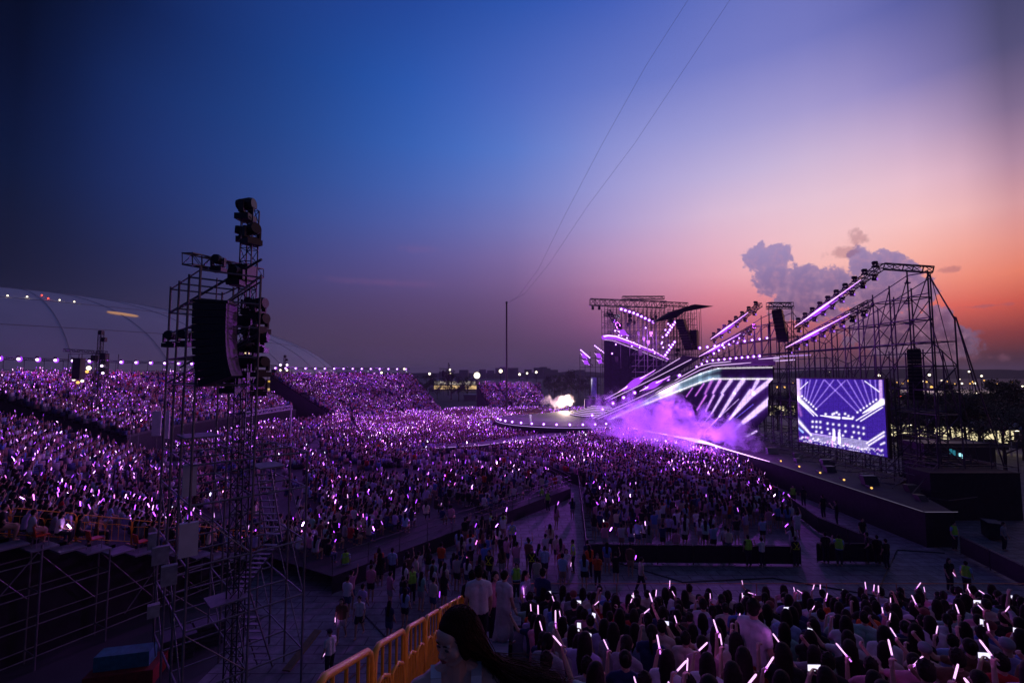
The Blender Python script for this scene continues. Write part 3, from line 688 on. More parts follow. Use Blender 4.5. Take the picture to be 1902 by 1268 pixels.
b = MB(); b.path([cs(x, y) - Vector((0, .3, 0)) for x, y in [(1119, 627), (1128, 626), (1142, 627), (1165, 635), (1190, 645), (1215, 655), (1240, 668)]], [.5, .5, .46, .38, .3, .2, .1], 6); b.obj('bloom_shell', M['halo'], t)  # dim violet shell imitating bloom along the bright line
b = MB(); b.path([cs(x, y) - Vector((0, .5, 0)) for x, y in [(1122, 631), (1140, 633), (1200, 657), (1238, 671)]], .055, 5); b.obj('led_line', M['ledw'], t)
# lower purple block left of centre
t = thing('stage_block', 'violet lit block standing below the small far screen', 'stage block', at(1105, 770, 108))
b = MB(); b.prism([at(1086, 742, 108), at(1124, 742, 108), at(1124, 775, 108), at(1086, 772, 108)], (0.4, 3, 0)); b.obj('facade', mat('violet_cladding', (.25, .2, .32), .6), t)
# arms: light trusses with a glowing bar, swollen mid-length to shape in its glare
def arm(label, p0, p1, bar=True, w=0.5, spind=(0.04, 0.17), th=None):
    t = thing('lighting_arm', label, 'lighting arm', p0, 0, 'slanting lighting arms of the stage')
    b = MB(); truss(b, p0, p1, w, w, w * 1.2, 0.045, 0.028); b.obj('truss', M['alu'], t)
    if bar:
        p0, p1 = Vector(p0), Vector(p1); d = (p1 - p0); o = Vector((-0.42, -0.3, -0.1)); n = 14; pts = []; rr = []
        for i in range(n + 1):
            u = i / n; pts.append(p0 + d * (0.02 + 0.80 * u) + o); rr.append(spind[0] + (spind[1] - spind[0]) * math.exp(-((u - 0.42) / 0.24) ** 2))
        b = MB(); b.path(pts, [x * .5 for x in rr], 8); lb_ = b.obj('led_bar', M['led'], t, smooth=True); b = MB(); b.path([p + Vector((.3, .12, .02)) for p in pts[1:-1]], [max(.07, x * 1.6) for x in rr[1:-1]], 8); b.obj('bloom_shell', M['halo'], lb_, smooth=True)  # wider violet shell added as bloom round the bar
    return t
Ac = ((32, 52.6, 16.2), (32, 40.0, 20.25)); Ad = ((31, 52.8, 13.9), (31.2, 40.4, 17.1))
Aa = (tuple(at(1322, 630, 75)), tuple(at(1412, 566, 61))); Ab = (tuple(at(1300, 662, 79)), tuple(at(1401, 606, 62)))
arm('upper slanting lighting arm of the tall near tower', *Ac); arm('lower slanting lighting arm under the tall tower top', *Ad)
arm('upper slanting arm left of the hanging middle speaker array', *Aa, spind=(.05, .2)); arm('lower slanting arm left of the hanging middle speaker array', *Ab, spind=(.05, .2))
arm('flat truss on top of the tall near tower', (32.1, 39.9, 20.2), (34.7, 38.1, 19.5), False)
arm('slanting arm glowing across the foot of the dark centre screen', tuple(wp(1150, 728, -1.5)), tuple(wp(1238, 675, -1.5)), spind=(.05, .42))
arm('slanting arm just above the LED wall lines', tuple(wp(1190, 726, -1.5)), tuple(wp(1262, 690, -1.5)), spind=(.05, .36))
arm('short lit arm at the top left of the centre scaffold', tuple(at(1147, 612, 96)), tuple(at(1176, 626, 96)), spind=(.05, .42))
arm('long dotted arm falling from the roof truss', tuple(at(1150, 568, 95)), tuple(at(1214, 598, 97)), spind=(.05, .06))
for (a, b_, l) in [((1080, 655), (1096, 671), 'far left upper'), ((1083, 668), (1100, 680), 'far left lower'), ((1106, 655), (1124, 669), 'middle upper'), ((1110, 668), (1124, 676), 'middle lower')]:
    arm('tiny far lit arm in the distant stage wing, %s' % l, tuple(at(*a, 150)), tuple(at(*b_, 150)), w=.8, spind=(.1, .5))
# fixtures -----------------------------------------------------------
def make_head():
    t = thing('moving_head_lamp', 'x', 'stage lamp', (0, 0, 0))
    b = MB(); b.box((0, 0, 0.07), (0.40, 0.34, 0.14)); b.box((0, 0, 0.16), (0.2, 0.2, 0.05)); b.obj('base', M['black'], t)
    b = MB(); b.box((-0.2, 0, 0.32), (0.05, 0.12, 0.3)); b.box((0.2, 0, 0.32), (0.05, 0.12, 0.3)); b.box((0, 0, 0.185), (0.42, 0.14, 0.04)); b.obj('yoke', M['black'], t)
    b = MB(); b.tube((0, 0.2, 0.40), (0, -0.1, 0.42), 0.13, 10, 0.165); b.tube((0, -0.1, 0.42), (0, -0.2, 0.425), 0.165, 10, 0.14); h = b.obj('head', M['black'], t)
    b = MB(); b.tube((0, -0.19, 0.425), (0, -0.215, 0.426), 0.115, 10); b.obj('lens', M['bulbp'], h)
    return t
head0 = make_head(); hu = [False]
def fixture(p, rz, label, group, flip=False, s=1.0, lit=None):
    o = head0 if not hu[0] else copy_tree(head0); hu[0] = True
    o.location = p; o.rotation_euler = (math.pi if flip else 0, 0, rz); o.scale = (s, s, s); tag(o, label, 'stage lamp', group)
    return o
def row(p0, p1, n, where, rz, off=(0, 0, 0.3), flip=False, s=1.0):
    p0, p1 = Vector(p0), Vector(p1)
    for i in range(n):
        fixture(p0.lerp(p1, (i + .4) / n) + Vector(off), rz + random.uniform(-.3, .3), 'black moving lamp %s, %s up' % (where, ordn(i + 1)), 'moving lamps ' + where, flip, s)
row(*Ac, 10, 'standing on the tall tower upper arm', R(200)); row(*Ac, 9, 'hanging under the tall tower upper arm', R(200), (0, 0, -.3), True)
row(*Ad, 9, 'hanging under the tall tower lower arm', R(200), (0, 0, -.3), True, 1.1)
row(*Aa, 8, 'standing on the arm left of the middle speakers', R(200), s=1.1); row(*Aa, 6, 'under the arm left of the middle speakers', R(200), (0, 0, -.3), True, 1.1)
row(*Ab, 9, 'hanging under the second arm by the middle speakers', R(200), (0, 0, -.3), True, 1.1)
def bulbs(name, label, pts, r, m=None, group=None):
    for i, p in enumerate(pts):
        b = MB(); b.sphere((0, 0, 0), r * .72, 8, 6); b2 = MB(); b2.tube((0, 0.1, 0), (0, 0.5, 0.05), r * 0.8, 8)
        t = thing(name, '%s, %s of %s' % (label, ordn(i + 1), ['', 'one', 'two', 'three', 'four', 'five', 'six', 'seven', 'eight', 'nine', 'ten', 'eleven', 'twelve', 'thirteen', 'fourteen', 'fifteen', 'sixteen', 'seventeen', 'eighteen', 'nineteen', 'twenty'][len(pts)]), 'stage lamp', p, 0, group)
        l_ = b.obj('lens', m or M['bulb'], t, True, True); b2.obj('housing', M['black'], t, True)
        if m is None or m is M['bulb']: b3 = MB(); b3.tube((0, .06, 0), (0, .1, 0), r * 1.45, 10); b3.obj('bloom_disc', M['halo'], l_, True)  # glowing disc added to give the bulb a violet bloom
def lerp_px(pts, n, Y, dy=0):
    pts = np.array(pts, float); s = np.r_[0, np.cumsum(np.hypot(*np.diff(pts, axis=0).T))]; u = np.linspace(0, s[-1], n)
    return [at(float(np.interp(k, s, pts[:, 0])), float(np.interp(k, s, pts[:, 1])), Y(float(np.interp(k, s, pts[:, 0]))) if callable(Y) else Y) for k in u]
yw = lambda dy: (lambda px: float(np.interp(px, Dk, Dv)) + dy)
bulbs('spot_lamp', 'violet bulb along the LED wall upper line', lerp_px([(1100, 771), (1152, 741), (1227, 708), (1262, 697)], 9, yw(-1)), .28, None, 'bulbs along the LED wall line')
bulbs('spot_lamp', 'small violet bulb on the level rail above the LED wall', lerp_px([(1294, 681), (1315, 670), (1345, 667), (1411, 661)], 12, yw(-.8)), .17, None, 'bulbs on the level rail')
bulbs('spot_lamp', 'violet bulb on the truss falling from the roof', lerp_px([(1154, 574), (1180, 582), (1213, 598)], 9, 94), .26, None, 'bulbs falling from the roof')
bulbs('spot_lamp', 'violet bulb on the upper slant beside the black speakers', lerp_px([(1254, 598), (1238, 622)], 6, 94), .24, None, 'bulbs on the upper slant')
bulbs('spot_lamp', 'violet bulb on the lower slant beside the black speakers', lerp_px([(1253, 635), (1236, 659)], 6, 94), .24, None, 'bulbs on the lower slant')
bulbs('spot_lamp', 'white violet bulb on the curved rail between two arms', lerp_px([(1300, 646), (1340, 641), (1380, 634), (1425, 628)], 10, 70), .19, None, 'bulbs on the curved rail')
bulbs('spot_lamp', 'bright bulb under the lower arm near the wall', lerp_px([(1326, 656), (1360, 636), (1391, 615)], 8, 68), .15, None, 'bulbs under the lower arm')
bulbs('spot_lamp', 'tiny bulb above the distant wing', lerp_px([(1079, 650), (1095, 664)], 8, 149), .22, None, 'bulbs above the distant wing')
bulbs('spot_lamp', 'tiny bulb on the second distant wing arm', lerp_px([(1105, 642), (1122, 655)], 7, 149), .22, None, 'bulbs on second distant arm')
rr = random.Random(11)
for i in range(26):
    p_ = at(rr.uniform(1140, 1262), rr.uniform(578, 668), 96 + rr.uniform(-1, 2)); q = thing('stage_fixture', 'small dark lamp body inside the centre scaffold, %s placed' % ordn(i + 1), 'stage lamp', p_, 0, 'dark lamp bodies inside the centre scaffold'); b = MB(); w = rr.uniform(.35, .8); b.box(p_, (w, .5, w * rr.uniform(.7, 1.6))); b.box(p_ + Vector((0, 0, -w * .8)), (w * .5, .4, .25)); b.obj('body', M['black'], q)
for i, o in enumerate(sorted([o for o in bpy.data.objects if o.name.startswith('stage_fixture')], key=lambda o: o.location.x / o.location.y)): o['label'] = 'small dark lamp body inside the centre scaffold, %s from the left' % ordn(i + 1)
bulbs('spot_lamp', 'scattered violet lamp inside the centre scaffold', [at(rr.uniform(1135, 1245), rr.uniform(600, 662), 95 + rr.uniform(-2, 3)) for i in range(20)], .17, None, 'lamps inside the centre scaffold')
bulbs('spot_lamp', 'lamp hanging near the tall tower speaker', [at(1569, 608, 44), at(1690, 525, 41), at(1690, 563, 41), at(1691, 601, 41)], .1, mat('dim_glass', (.3, .3, .35), .2), 'lamps on tower posts')
# stage floor and thrust
t = thing('stage', 'long black stage deck with a lit front edge and round thrust, right of the crowd', 'stage', (26, 60, 0))
CT = Vector((10, 92)); CRr = 13.2
edge = [(26.3, 30.5), (26.0, 40), (25.6, 50), (24.6, 60), (22.5, 68), (19.5, 76), (17.6, 80.8)] + [tuple(CT + Vector((math.cos(a), math.sin(a))) * CRr) for a in np.linspace(R(-50), R(-258), 22)] + [(12, 112), (20, 118), (25, 150), (30, 150), (33.4, 118), (33.4, 40), (31.3, 38.6), (28.2, 30.5)]
b = MB(); b.quad(*[(x, y, 2.15) for x, y in edge]); b.obj('deck', M['stage'], t)
b = MB(); n = len(edge)
for i in range(n): a, c = edge[i], edge[(i + 1) % n]; b.quad((*a, 0), (*c, 0), (*c, 2.13), (*a, 2.13))
b.obj('black_fascia', M['cloth'], t)
E3 = lambda i, dz=0.0: Vector((edge[i][0] - 0.05, edge[i][1], 2.17 + dz))
b = MB(); b.path([Vector((25.75, 47.5, 2.2)), E3(2), E3(3), E3(4), E3(5)], [.02, .05, .08, .10, .05], 6); b.obj('edge_light', M['led'], t)
b = MB(); b.path([Vector((25.68, 62.5 - i, 2.24)) if 0 else Vector((np.interp(y, [50, 60, 68], [25.6, 24.6, 22.5]) - .02, y, 2.24)) for i, y in enumerate(np.linspace(66, 56.5, 8))], [.03, .12, .2, .24, .2, .14, .08, .03], 8); b.obj('edge_light', M['led'], t)
b = MB(); b.path([Vector((26.25, 30.6, 2.2)), Vector((25.95, 40, 2.2)), Vector((25.75, 47.5, 2.2))], .018, 5); b.tube((26.3, 30.5, 2.2), (28.4, 30.5, 2.2), .018, 5); b.obj('edge_trim', emat('pale_trim', (.35, .3, .5), .35), t)
b = MB(); b.path([Vector((*(CT + Vector((math.cos(a), math.sin(a))) * (CRr + .03)), 1.95)) for a in np.linspace(R(-50), R(-230), 26)], .05, 5); b.obj('edge_light', M['ledd'], t)
b = MB()
for k in range(7):
    z = 2.15 + .28 * (k + 1); r0_ = 7.0 - k * 0.75
    pts = [(19.5 + r0_ * math.cos(a), 101 + r0_ * math.sin(a)) for a in np.linspace(R(150), R(300), 14)]
    b.prism([(x, y, 2.15) for x, y in pts] , (0, 0, z - 2.15))
b.obj('stage_steps', M['stage'], t)
for k in range(7):
    z = 2.15 + .28 * (k + 1) - 0.06; r0_ = 7.04 - k * 0.75; b = MB()
    b.path([(19.5 + r0_ * math.cos(a), 101 + r0_ * math.sin(a), z) for a in np.linspace(R(160), R(295), 14)], .07, 4); b.obj('step_light', M['ledw'], t)
bulbs('footlight', 'white footlight box on the round thrust rim', [Vector((*(CT + Vector((math.cos(a), math.sin(a))) * (CRr - .3)), 2.42)) for a in np.linspace(R(-170), R(-62), 12)], .2, M['bulbw'] if 0 else M['bulb'], 'footlights on the round thrust')
bulbs('footlight', 'white footlight box on the wing lip under the smoke', lerp_px([(1118, 801), (1145, 804), (1210, 814), (1256, 822)], 8, lambda px: float(np.interp(px, [1118, 1256], [80, 64]))), .17, None, 'footlights under the smoke')
bulbs('footlight', 'small warm footlight on the dark near stage edge', [Vector((26.3 + .15 * k, 46.5 - 2.7 * k, 2.45)) for k in range(5)], .11, M['warm'], 'warm footlights on the near stage edge')
# walkway
t = thing('walkway', 'low violet walkway running from the round thrust into the crowd', 'walkway', (0, 70, 0))
wk = [(17.5, 82), (14.2, 79.6), (4, 72), (-4, 65), (-12.5, 61.2), (-13.6, 63.6), (-5, 68), (3, 75.4), (8.5, 80.5)]
b = MB(); b.prism([(x, y, 1.15) for x, y in wk], (0, 0, -1.1)); b.obj('deck', M['stage'], t)
b = MB(); b.path([(x, y, 1.2) for x, y in wk[1:5]], .03, 4); b.obj('edge_light', M['ledd'], t)
# scaffolds -------------------------------------------------------------
def zt_near(y): return float(np.interp(y, [38, 40.2, 44, 48, 52.5, 53.5, 57, 60, 65, 70, 78, 84], [19.4, 19.6, 18.3, 17.0, 15.6, 14.4, 15.6, 19.2, 18.6, 17, 15, 14]))
t = thing('stage_scaffold', 'tall pipe scaffold of the near stage wing, peak at its right end', 'scaffold', (36, 60, 0))
sg = dict(upright=[], ledger=[], brace=[]); ys = [38.3 + 2.0 * i for i in range(23)]; LV = [1.6 + 2.0 * i for i in range(10)]
def ztop(j, y):
    if j == 0: return zt_near(y)
    if j == 1: return 15.6 if y < 39 else zt_near(y) - .2
    return 3.8 if y < 42 else min(13.0, zt_near(y) - 2.5)
XP = (34.4, 36.4, 38.9)
for j, x in enumerate(XP):
    for i, y in enumerate(ys):
        zt = ztop(j, y); sg['upright'].append(((x, y, 0), (x, y, zt + (.25 if i % 2 else .05)), 0.062))
        if j == 0 and i % 2 == 0: sg['upright'].append(((x + .25, y + .3, 2), (x + .25, y + .3, zt - 1), 0.05))
        for q_, z in enumerate(LV):
            if i + 1 < len(ys) and z < min(zt, ztop(j, ys[i+1])):
                sg['ledger'].append(((x, y, z), (x, ys[i+1], z), 0.046))
                if j < 2 and (q_ + i) % 2 == 0 and z + 2 < zt: sg['brace'].append(((x, y, z + 2), (x, ys[i+1], z), 0.038))
            if j < 2 and z < ztop(j + 1, y): sg['ledger'].append(((x, y, z), (XP[j+1], y, z), 0.046))
        if i + 1 < len(ys): sg['ledger'].append(((x, y, zt - .1), (x, ys[i+1], ztop(j, ys[i+1]) - .1), .05))
for q_, z in enumerate(LV[:-1]):
    if z + 2 < 15.6: sg['brace'].append(((34.4, 38.3, z + 2 * (q_ % 2)), (36.4, 38.3, z + 2 * (1 - q_ % 2)), 0.042))
for y in (40.3, 44.3, 48.3, 52.3, 60.3):
    for q_, z in enumerate(LV[:-1]):
        if z + 2 < zt_near(y): sg['brace'].append(((34.4, y, z + 2), (36.4, y, z), 0.036))
for k in range(5): sg['brace'].append(((34.4, 38.3 + 2 * k, zt_near(38.3 + 2 * k) - .3), (34.4, 42.3 + 2 * k, 11 - k), .042))
sg['brace'] += [((34.4, 38.3, 19.3), (36.4, 38.3, 15.4), .05), ((36.4, 38.2, 15.6), (39.4, 38.1, 3.6), .055), ((36.4, 38.2, 15.6), (37.6, 38.1, 9.5), .04), ((34.5, 38.2, 19.3), (37.4, 38.0, 3.2), .028), ((34.4, 38.3, 15.4), (36.2, 38.3, 7.6), .04)]
# lower outrigger frames
for i in range(10):
    y = 38.5 + i * 2.0
    sg['ledger'].append(((33.6, y, 3.3), (39.6, y - .4, 3.5), .036)); sg['brace'].append(((33.8, y, 3.3), (31.6, y - .8, 2.3), .036)); sg['brace'].append(((34.4, y, 6.0), (39.2, y, 2.8), .034))
for i in range(17):
    y = 37.5 + i * 1.75
    sg['brace'] += [((33.6, y, 3.9), (29.2, y - 2.6, 2.2), .03), ((33.6, y + 1.2, 3.3), (30.4, y + .2, 2.2), .026)]
    sg['upright'].append(((31.2 + .3 * (i % 2), y, 2.15), (31.2 + .3 * (i % 2), y, 3.6), .03))
for (x, z) in ((29.4, 2.35), (30.4, 2.75), (31.3, 3.1), (32.2, 3.45), (33.0, 3.6)): sg['ledger'].append(((x, 37, z), (x - 1.2, 66, z), .03))
for z in (2.6, 3.6, 5.2): sg['ledger'].append(((39.8, 37.5, z), (39.8, 52, z), .036)); sg['ledger'].append(((33.4, 37.5, z), (39.9, 37.5, z), .036))
for x in (33.6, 35.7, 37.8, 39.9): sg['upright'].append(((x, 37.5, 0), (x, 37.5, 5.6), .045))
segs_to_parts(t, sg, dict(upright=M['dsteel'], ledger=M['dsteel'], brace=M['dsteel']), 90)
t = thing('stage_scaffold', 'dense centre stage scaffold tower under the flat roof truss', 'scaffold', (32, 98, 0))
sg = dict(upright=[], ledger=[], brace=[])
xs_ = [20.5 + 1.9 * i for i in range(11)]
for y in (99.5, 103, 106.5):
    for i, x in enumerate(xs_):
        zt = 25.6 if x < 36 else 25.2; zt *= 1
        sg['upright'].append(((x, y, 2), (x, y, zt), 0.06)); sg['upright'].append(((x + .9, y + 1, 2), (x + .9, y + 1, zt - 1), 0.06)); sg['upright'].append(((x + .45, y - 1, 12), (x + .45, y - 1, zt - .5), 0.05)); z = 5
        while z < zt and i + 1 < len(xs_):
            sg['ledger'].append(((x, y, z), (xs_[i+1], y, z), 0.05))
            if (i + int(z)) % 3 == 0 and z + 2 < zt: sg['brace'].append(((x, y, z), (xs_[i+1], y, z + 2), 0.045))
            z += 1.25
segs_to_parts(t, sg, dict(upright=M['dsteel'], ledger=M['dsteel'], brace=M['dsteel']), 40)
t = thing('stage_scaffold', 'far stage wing scaffold with tiny lamps beside the small screen', 'scaffold', (27, 152, 0)); sg = dict(upright=[], ledger=[])
for x in (22.3, 24, 25.7, 27.4, 29.1):
    sg['upright'].append(((x, 154, 0), (x, 154, 17 + (x - 22) * .3), .09))
    for z in (4, 7, 10, 13, 16): sg['ledger'].append(((x, 154, z), (x + 1.7, 154, z), .07))
segs_to_parts(t, sg, dict(upright=M['dsteel'], ledger=M['dsteel']), 40)
t = thing('roof_truss', 'long flat roof truss cantilevered left over the centre stage', 'truss', at(1095, 562, 94))
b = MB(); truss(b, at(1096, 561, 94), at(1236, 566, 94), 1.3, 1.3, 1.0, .07, .05); b.obj('truss', M['alu'], t)
b = MB(); truss(b, at(1156, 553, 97), at(1233, 553, 97), .9, .6, 1.2, .06, .04); b.obj('truss', M['alu'], t)
b = MB(); truss(b, at(1228, 564, 92), at(1277, 566, 92), .6, .8, .8, .05, .04); b.obj('truss', M['alu'], t)
for x in (1101, 1113):
    b = MB(); b.tube(at(x, 568, 94), at(x, 574, 94), .04, 4); b.box(at(x, 572, 94), (.45, .4, .7)); b.obj('hanging_motor', M['black'], t)
t = thing('roof_sheet', 'dark folded roof sheet above the centre speakers', 'roof', at(1290, 575, 92))
b = MB(); b.prism([at(1216, 598, 90), at(1251, 577, 90), at(1291, 565, 91), at(1256, 590, 90)], (0, 3, .1)); b.prism([at(1251, 583, 91), at(1291, 565, 91), at(1326, 568.5, 92)], (0, 2, .15)); b.obj('sheet', M['cloth'], t)
t = thing('leaning_truss', 'dark diagonal truss at the centre stage top left', 'truss', at(1130, 580, 93))
b = MB(); truss(b, at(1130, 577, 93), at(1150, 612, 93), .7, .7, .8, .07, .05); truss(b, at(1122, 584, 93), at(1150, 588, 93), .5, .5, .8, .06, .04); b.obj('truss', M['alu'], t)
t = thing('speaker_top_truss', 'short flat truss holding the middle speaker array', 'truss', at(1448, 567, 60))
b = MB(); truss(b, at(1426, 566, 60), at(1471, 566, 60), .7, .55, .6, .05, .035); truss(b, at(1424, 572, 61), at(1474, 571, 61), .3, .3, .6, .035, .02); b.obj('truss', M['alu'], t)
for x in (1428, 1470, 1448):
    b = MB(); b.tube(at(x, 568, 61), at(x, 700, 61), .05, 5); b.obj('post', M['dsteel'], t)
def line_array(label, ptop, w, h, n, d=.7, curve=.25, yaw=0.0, drift=0.0):
    t = thing('line_array_speaker', label, 'speaker array', ptop, yaw, 'hanging line array speakers'); bh = h / n; z = 0; tilt = 0; y = 0
    for i in range(n):
        tilt = curve * (i / (n - 1)) ** 2; m3 = Matrix.Rotation(tilt, 3, 'X'); b = MB(); c = Vector((drift * (i / n), y, z - bh / 2)); b.box(c, (w, d, bh * .93), M=m3); b.box(c + m3 @ Vector((0, -d / 2 - .01, 0)), (w * .3, .02, bh * .8), M=m3)
        b.obj('speaker_cabinet', M['black'], t, local=True); z -= bh * math.cos(tilt); y += bh * math.sin(tilt)
    b = MB(); b.box((0, 0, .06), (w * .9, d * 1.05, .08)); b.tube((0, 0, .1), (0, 0, .9), .02, 5); b.obj('hanging_frame', M['black'], t, local=True)
    return t
line_array('slanting black speaker array hanging left of its twin by the centre scaffold', at(1264, 594, 90), 1.6, 5.8, 12, 1.2, .3, R(-40), 1.6)
line_array('straight black speaker array hanging right of its twin by the centre scaffold', at(1289, 614, 90), 1.4, 3.7, 9, 1.2, .1, R(-40))
line_array('black speaker array hanging under the short flat middle truss', at(1444, 577, 59), 1.15, 3.9, 9, 1.0, .35, R(-40), .5)
line_array('tall black speaker array hanging inside the tall near tower', at(1697, 650, 40.5), .95, 4.2, 14, 1.0, .2, R(-40))
# end block below the scaffold
t = thing('black_container', 'black clad box at the foot of the tall scaffold', 'container', (35, 37, 0))
b = MB(); b.box((34.9, 37.0, 1.75), (6.8, 2.2, 3.5)); b.obj('wall', M['cloth'], t); b = MB(); b.box((34.9, 35.88, 3.52), (6.9, .06, .05)); b.obj('top_edge', M['dsteel'], t)
for i in range(14):
    y = 33.5 + i * 2.35; x = (30.0 if i % 2 else 28.6) - (y > 60) * 3
    q = thing('stage_monitor', 'black wedge or case on the dark near stage deck, %s from the near end' % ordn(i + 1), 'stage equipment', (x, y, 2.15), 0, 'black equipment on the near stage deck'); w = .28 + .14 * (i % 3)
    b = MB(); b.prism([(x - w, y - .4, 2.16), (x + w, y - .4, 2.16), (x + w, y - .15, 2.16 + .34 + .16 * (i % 3)), (x - w, y - .15, 2.16 + .34 + .16 * (i % 3))], (0, .5, 0)); b.obj('case', M['black'], q)
    b = MB(); b.path([(x + w, y, 2.2), (x + w + .8, y + .5, 2.18), (x + w + 1.4, y - .3, 2.18), (33.2, y + .6, 2.2)], .03, 5); b.obj('cable', M['black'], q)
for i, pts in enumerate([[(5, 29), (9, 25.5), (14, 26), (24, 21)], [(-4, 27), (0, 24.5), (4, 24), (10, 20.5)], [(18, 24), (24, 30), (26.5, 29.5)], [(-7, 22.5), (-5, 20), (-6.5, 16)]]):
    q = thing('ground_cable', 'black cable lying across the pavement, %s' % ['before the long barrier', 'above the aisle', 'near the stage corner', 'left of the yellow fence'][i], 'cable', (*pts[0], 0)); b = MB(); b.path([(x, y, .03) for x, y in pts], .035, 5); b.obj('sheath', M['black'], q)
# performers on the thrust
# lights of the stage
lamp('SPOT', 'stage_lamp', at(1150, 600, 93), 54000, V, 1.5, (-8, 70, 0), 95, .8)
lamp('SPOT', 'stage_lamp', at(1400, 600, 62), 19000, V, 1.0, (8, 50, 0), 85, .8)
lamp('SPOT', 'stage_lamp', (31, 46, 16), 700, V, 1.0, (14, 36, 0), 70, .9)
lamp('SPOT', 'stage_lamp', at(1160, 570, 93), 60000, (.9, .75, 1), .6, (8, 92, 2), 22, .5)
lamp('SPOT', 'stage_lamp', at(1235, 620, 92), 16000, (.6, .15, 1), 1.0, (24, 104, 12), 120, .8)
lamp('AREA', 'wing_glow', (30.0, 46, 15), 260, V, 6, (35, 47, 14)); lamp('AREA', 'wing_glow', at(1350, 620, 68), 700, V, 8, (37, 70, 12))
for p_ in ((22.8, 64, 2.6), (21.0, 74, 3.6), (22.5, 69, 6.2), (17.5, 68, 2.8), (24.6, 70, 3.4), (19.5, 80, 4.5)): lamp('POINT', 'smoke_lamp', p_, 1900, (.40, .055, 1), 2.2)
lamp('POINT', 'smoke_lamp', (24.3, 58, 2.6), 2800, (.4, .07, 1), 1.5)
lamp('SPOT', 'smoke_lamp', (27, 62, 9), 9000, (.55, .1, 1), .8, (20, 68, 2), 90, .8)
# smoke -------------------------------------------------------------------
def smoke(name, label, c, d, dens, col, scale, seed=0.0, rz=0.0, thr=0.44):
    b = MB(); b.box((0, 0, 0), (2, 2, 2)); m = bpy.data.materials.new(name); m.use_nodes = True; tr = m.node_tree; tr.nodes.clear()
    T = tr.nodes.new; lk = tr.links.new; out = T('ShaderNodeOutputMaterial'); pv = T('ShaderNodeVolumePrincipled'); lk(pv.outputs[0], out.inputs['Volume'])
    pv.inputs['Color'].default_value = (*col, 1); pv.inputs['Anisotropy'].default_value = 0.2
    tcn = T('ShaderNodeTexCoord'); mp = T('ShaderNodeMapping'); lk(tcn.outputs['Object'], mp.inputs[0]); mp.inputs['Location'].default_value = (seed, seed * 2, 0)
    mp.inputs['Scale'].default_value = (d[0] / 4, d[1] / 4, d[2] / 4)
    nn = T('ShaderNodeTexNoise'); nn.inputs['Scale'].default_value = scale; nn.inputs['Detail'].default_value = 7; nn.inputs['Roughness'].default_value = .6; nn.inputs['Distortion'].default_value = .4; lk(mp.outputs[0], nn.inputs['Vector'])
    ln = T('ShaderNodeVectorMath'); ln.operation = 'LENGTH'; lk(tcn.outputs['Object'], ln.inputs[0])
    def mm(op, a, b_=None):
        n = T('ShaderNodeMath'); n.operation = op
        for i, v in enumerate((a, b_)):
            if v is None: continue
            if isinstance(v, (int, float)): n.inputs[i].default_value = v
            else: lk(v, n.inputs[i])
        return n.outputs[0]
    fall = mm('SUBTRACT', 1.0, mm('POWER', ln.outputs['Value'], 2.0)); v = mm('SUBTRACT', mm('ADD', nn.outputs[0], mm('MULTIPLY', fall, .28)), thr + .28)
    v = mm('MULTIPLY', mm('MAXIMUM', v, 0), dens * 6); v = mm('MULTIPLY', v, mm('MAXIMUM', mm('MULTIPLY', fall, 1.6), 0)); lk(v, pv.inputs['Density'])
    o = b.obj(name, m); o.location = c; o.scale = d; o.rotation_euler = (0, 0, rz); tag(o, label, 'smoke', None, 'stuff'); return o
smoke('smoke', 'violet lit stage smoke rolling in front of the LED wall', (18.8, 67, 3.8), (9.5, 20, 6.8), 1.0, (.88, .85, 1), 1.7, 1.3, R(18), .455)
smoke('smoke', 'thin violet smoke drifting along the stage lip right of the main cloud', (26.3, 58.5, 3.4), (4.8, 10.5, 3.6), 1.1, (.88, .86, 1), 1.7, 7.7, R(8), .465)
smoke('smoke_puff', 'pinkish white smoke burst at the far side of the round stage', (11.5, 112, 4.0), (6.5, 3, 2.6), 1.3, (1, .9, .92), 1.3, 4.1, 0, .42)
lamp('POINT', 'puff_lamp', (12.6, 110.5, 4.2), 6500, (1, .72, .62), .4)
q_ = thing('floodlight', 'blinding warm white floodlight at the far rim of the round thrust', 'floodlight', (13.4, 109, 2.2)); b = MB(); b.sphere((13.4, 109, 3.9), .42, 12, 8); b.obj('lens', emat('flood_lens', (1, .85, .75), 5), q_); b = MB(); b.box((13.5, 109.6, 3.9), (.9, .4, .9)); b.tube((13.4, 109.6, 2.15), (13.4, 109.6, 3.2), .1, 6); b.obj('housing', M['black'], q_)
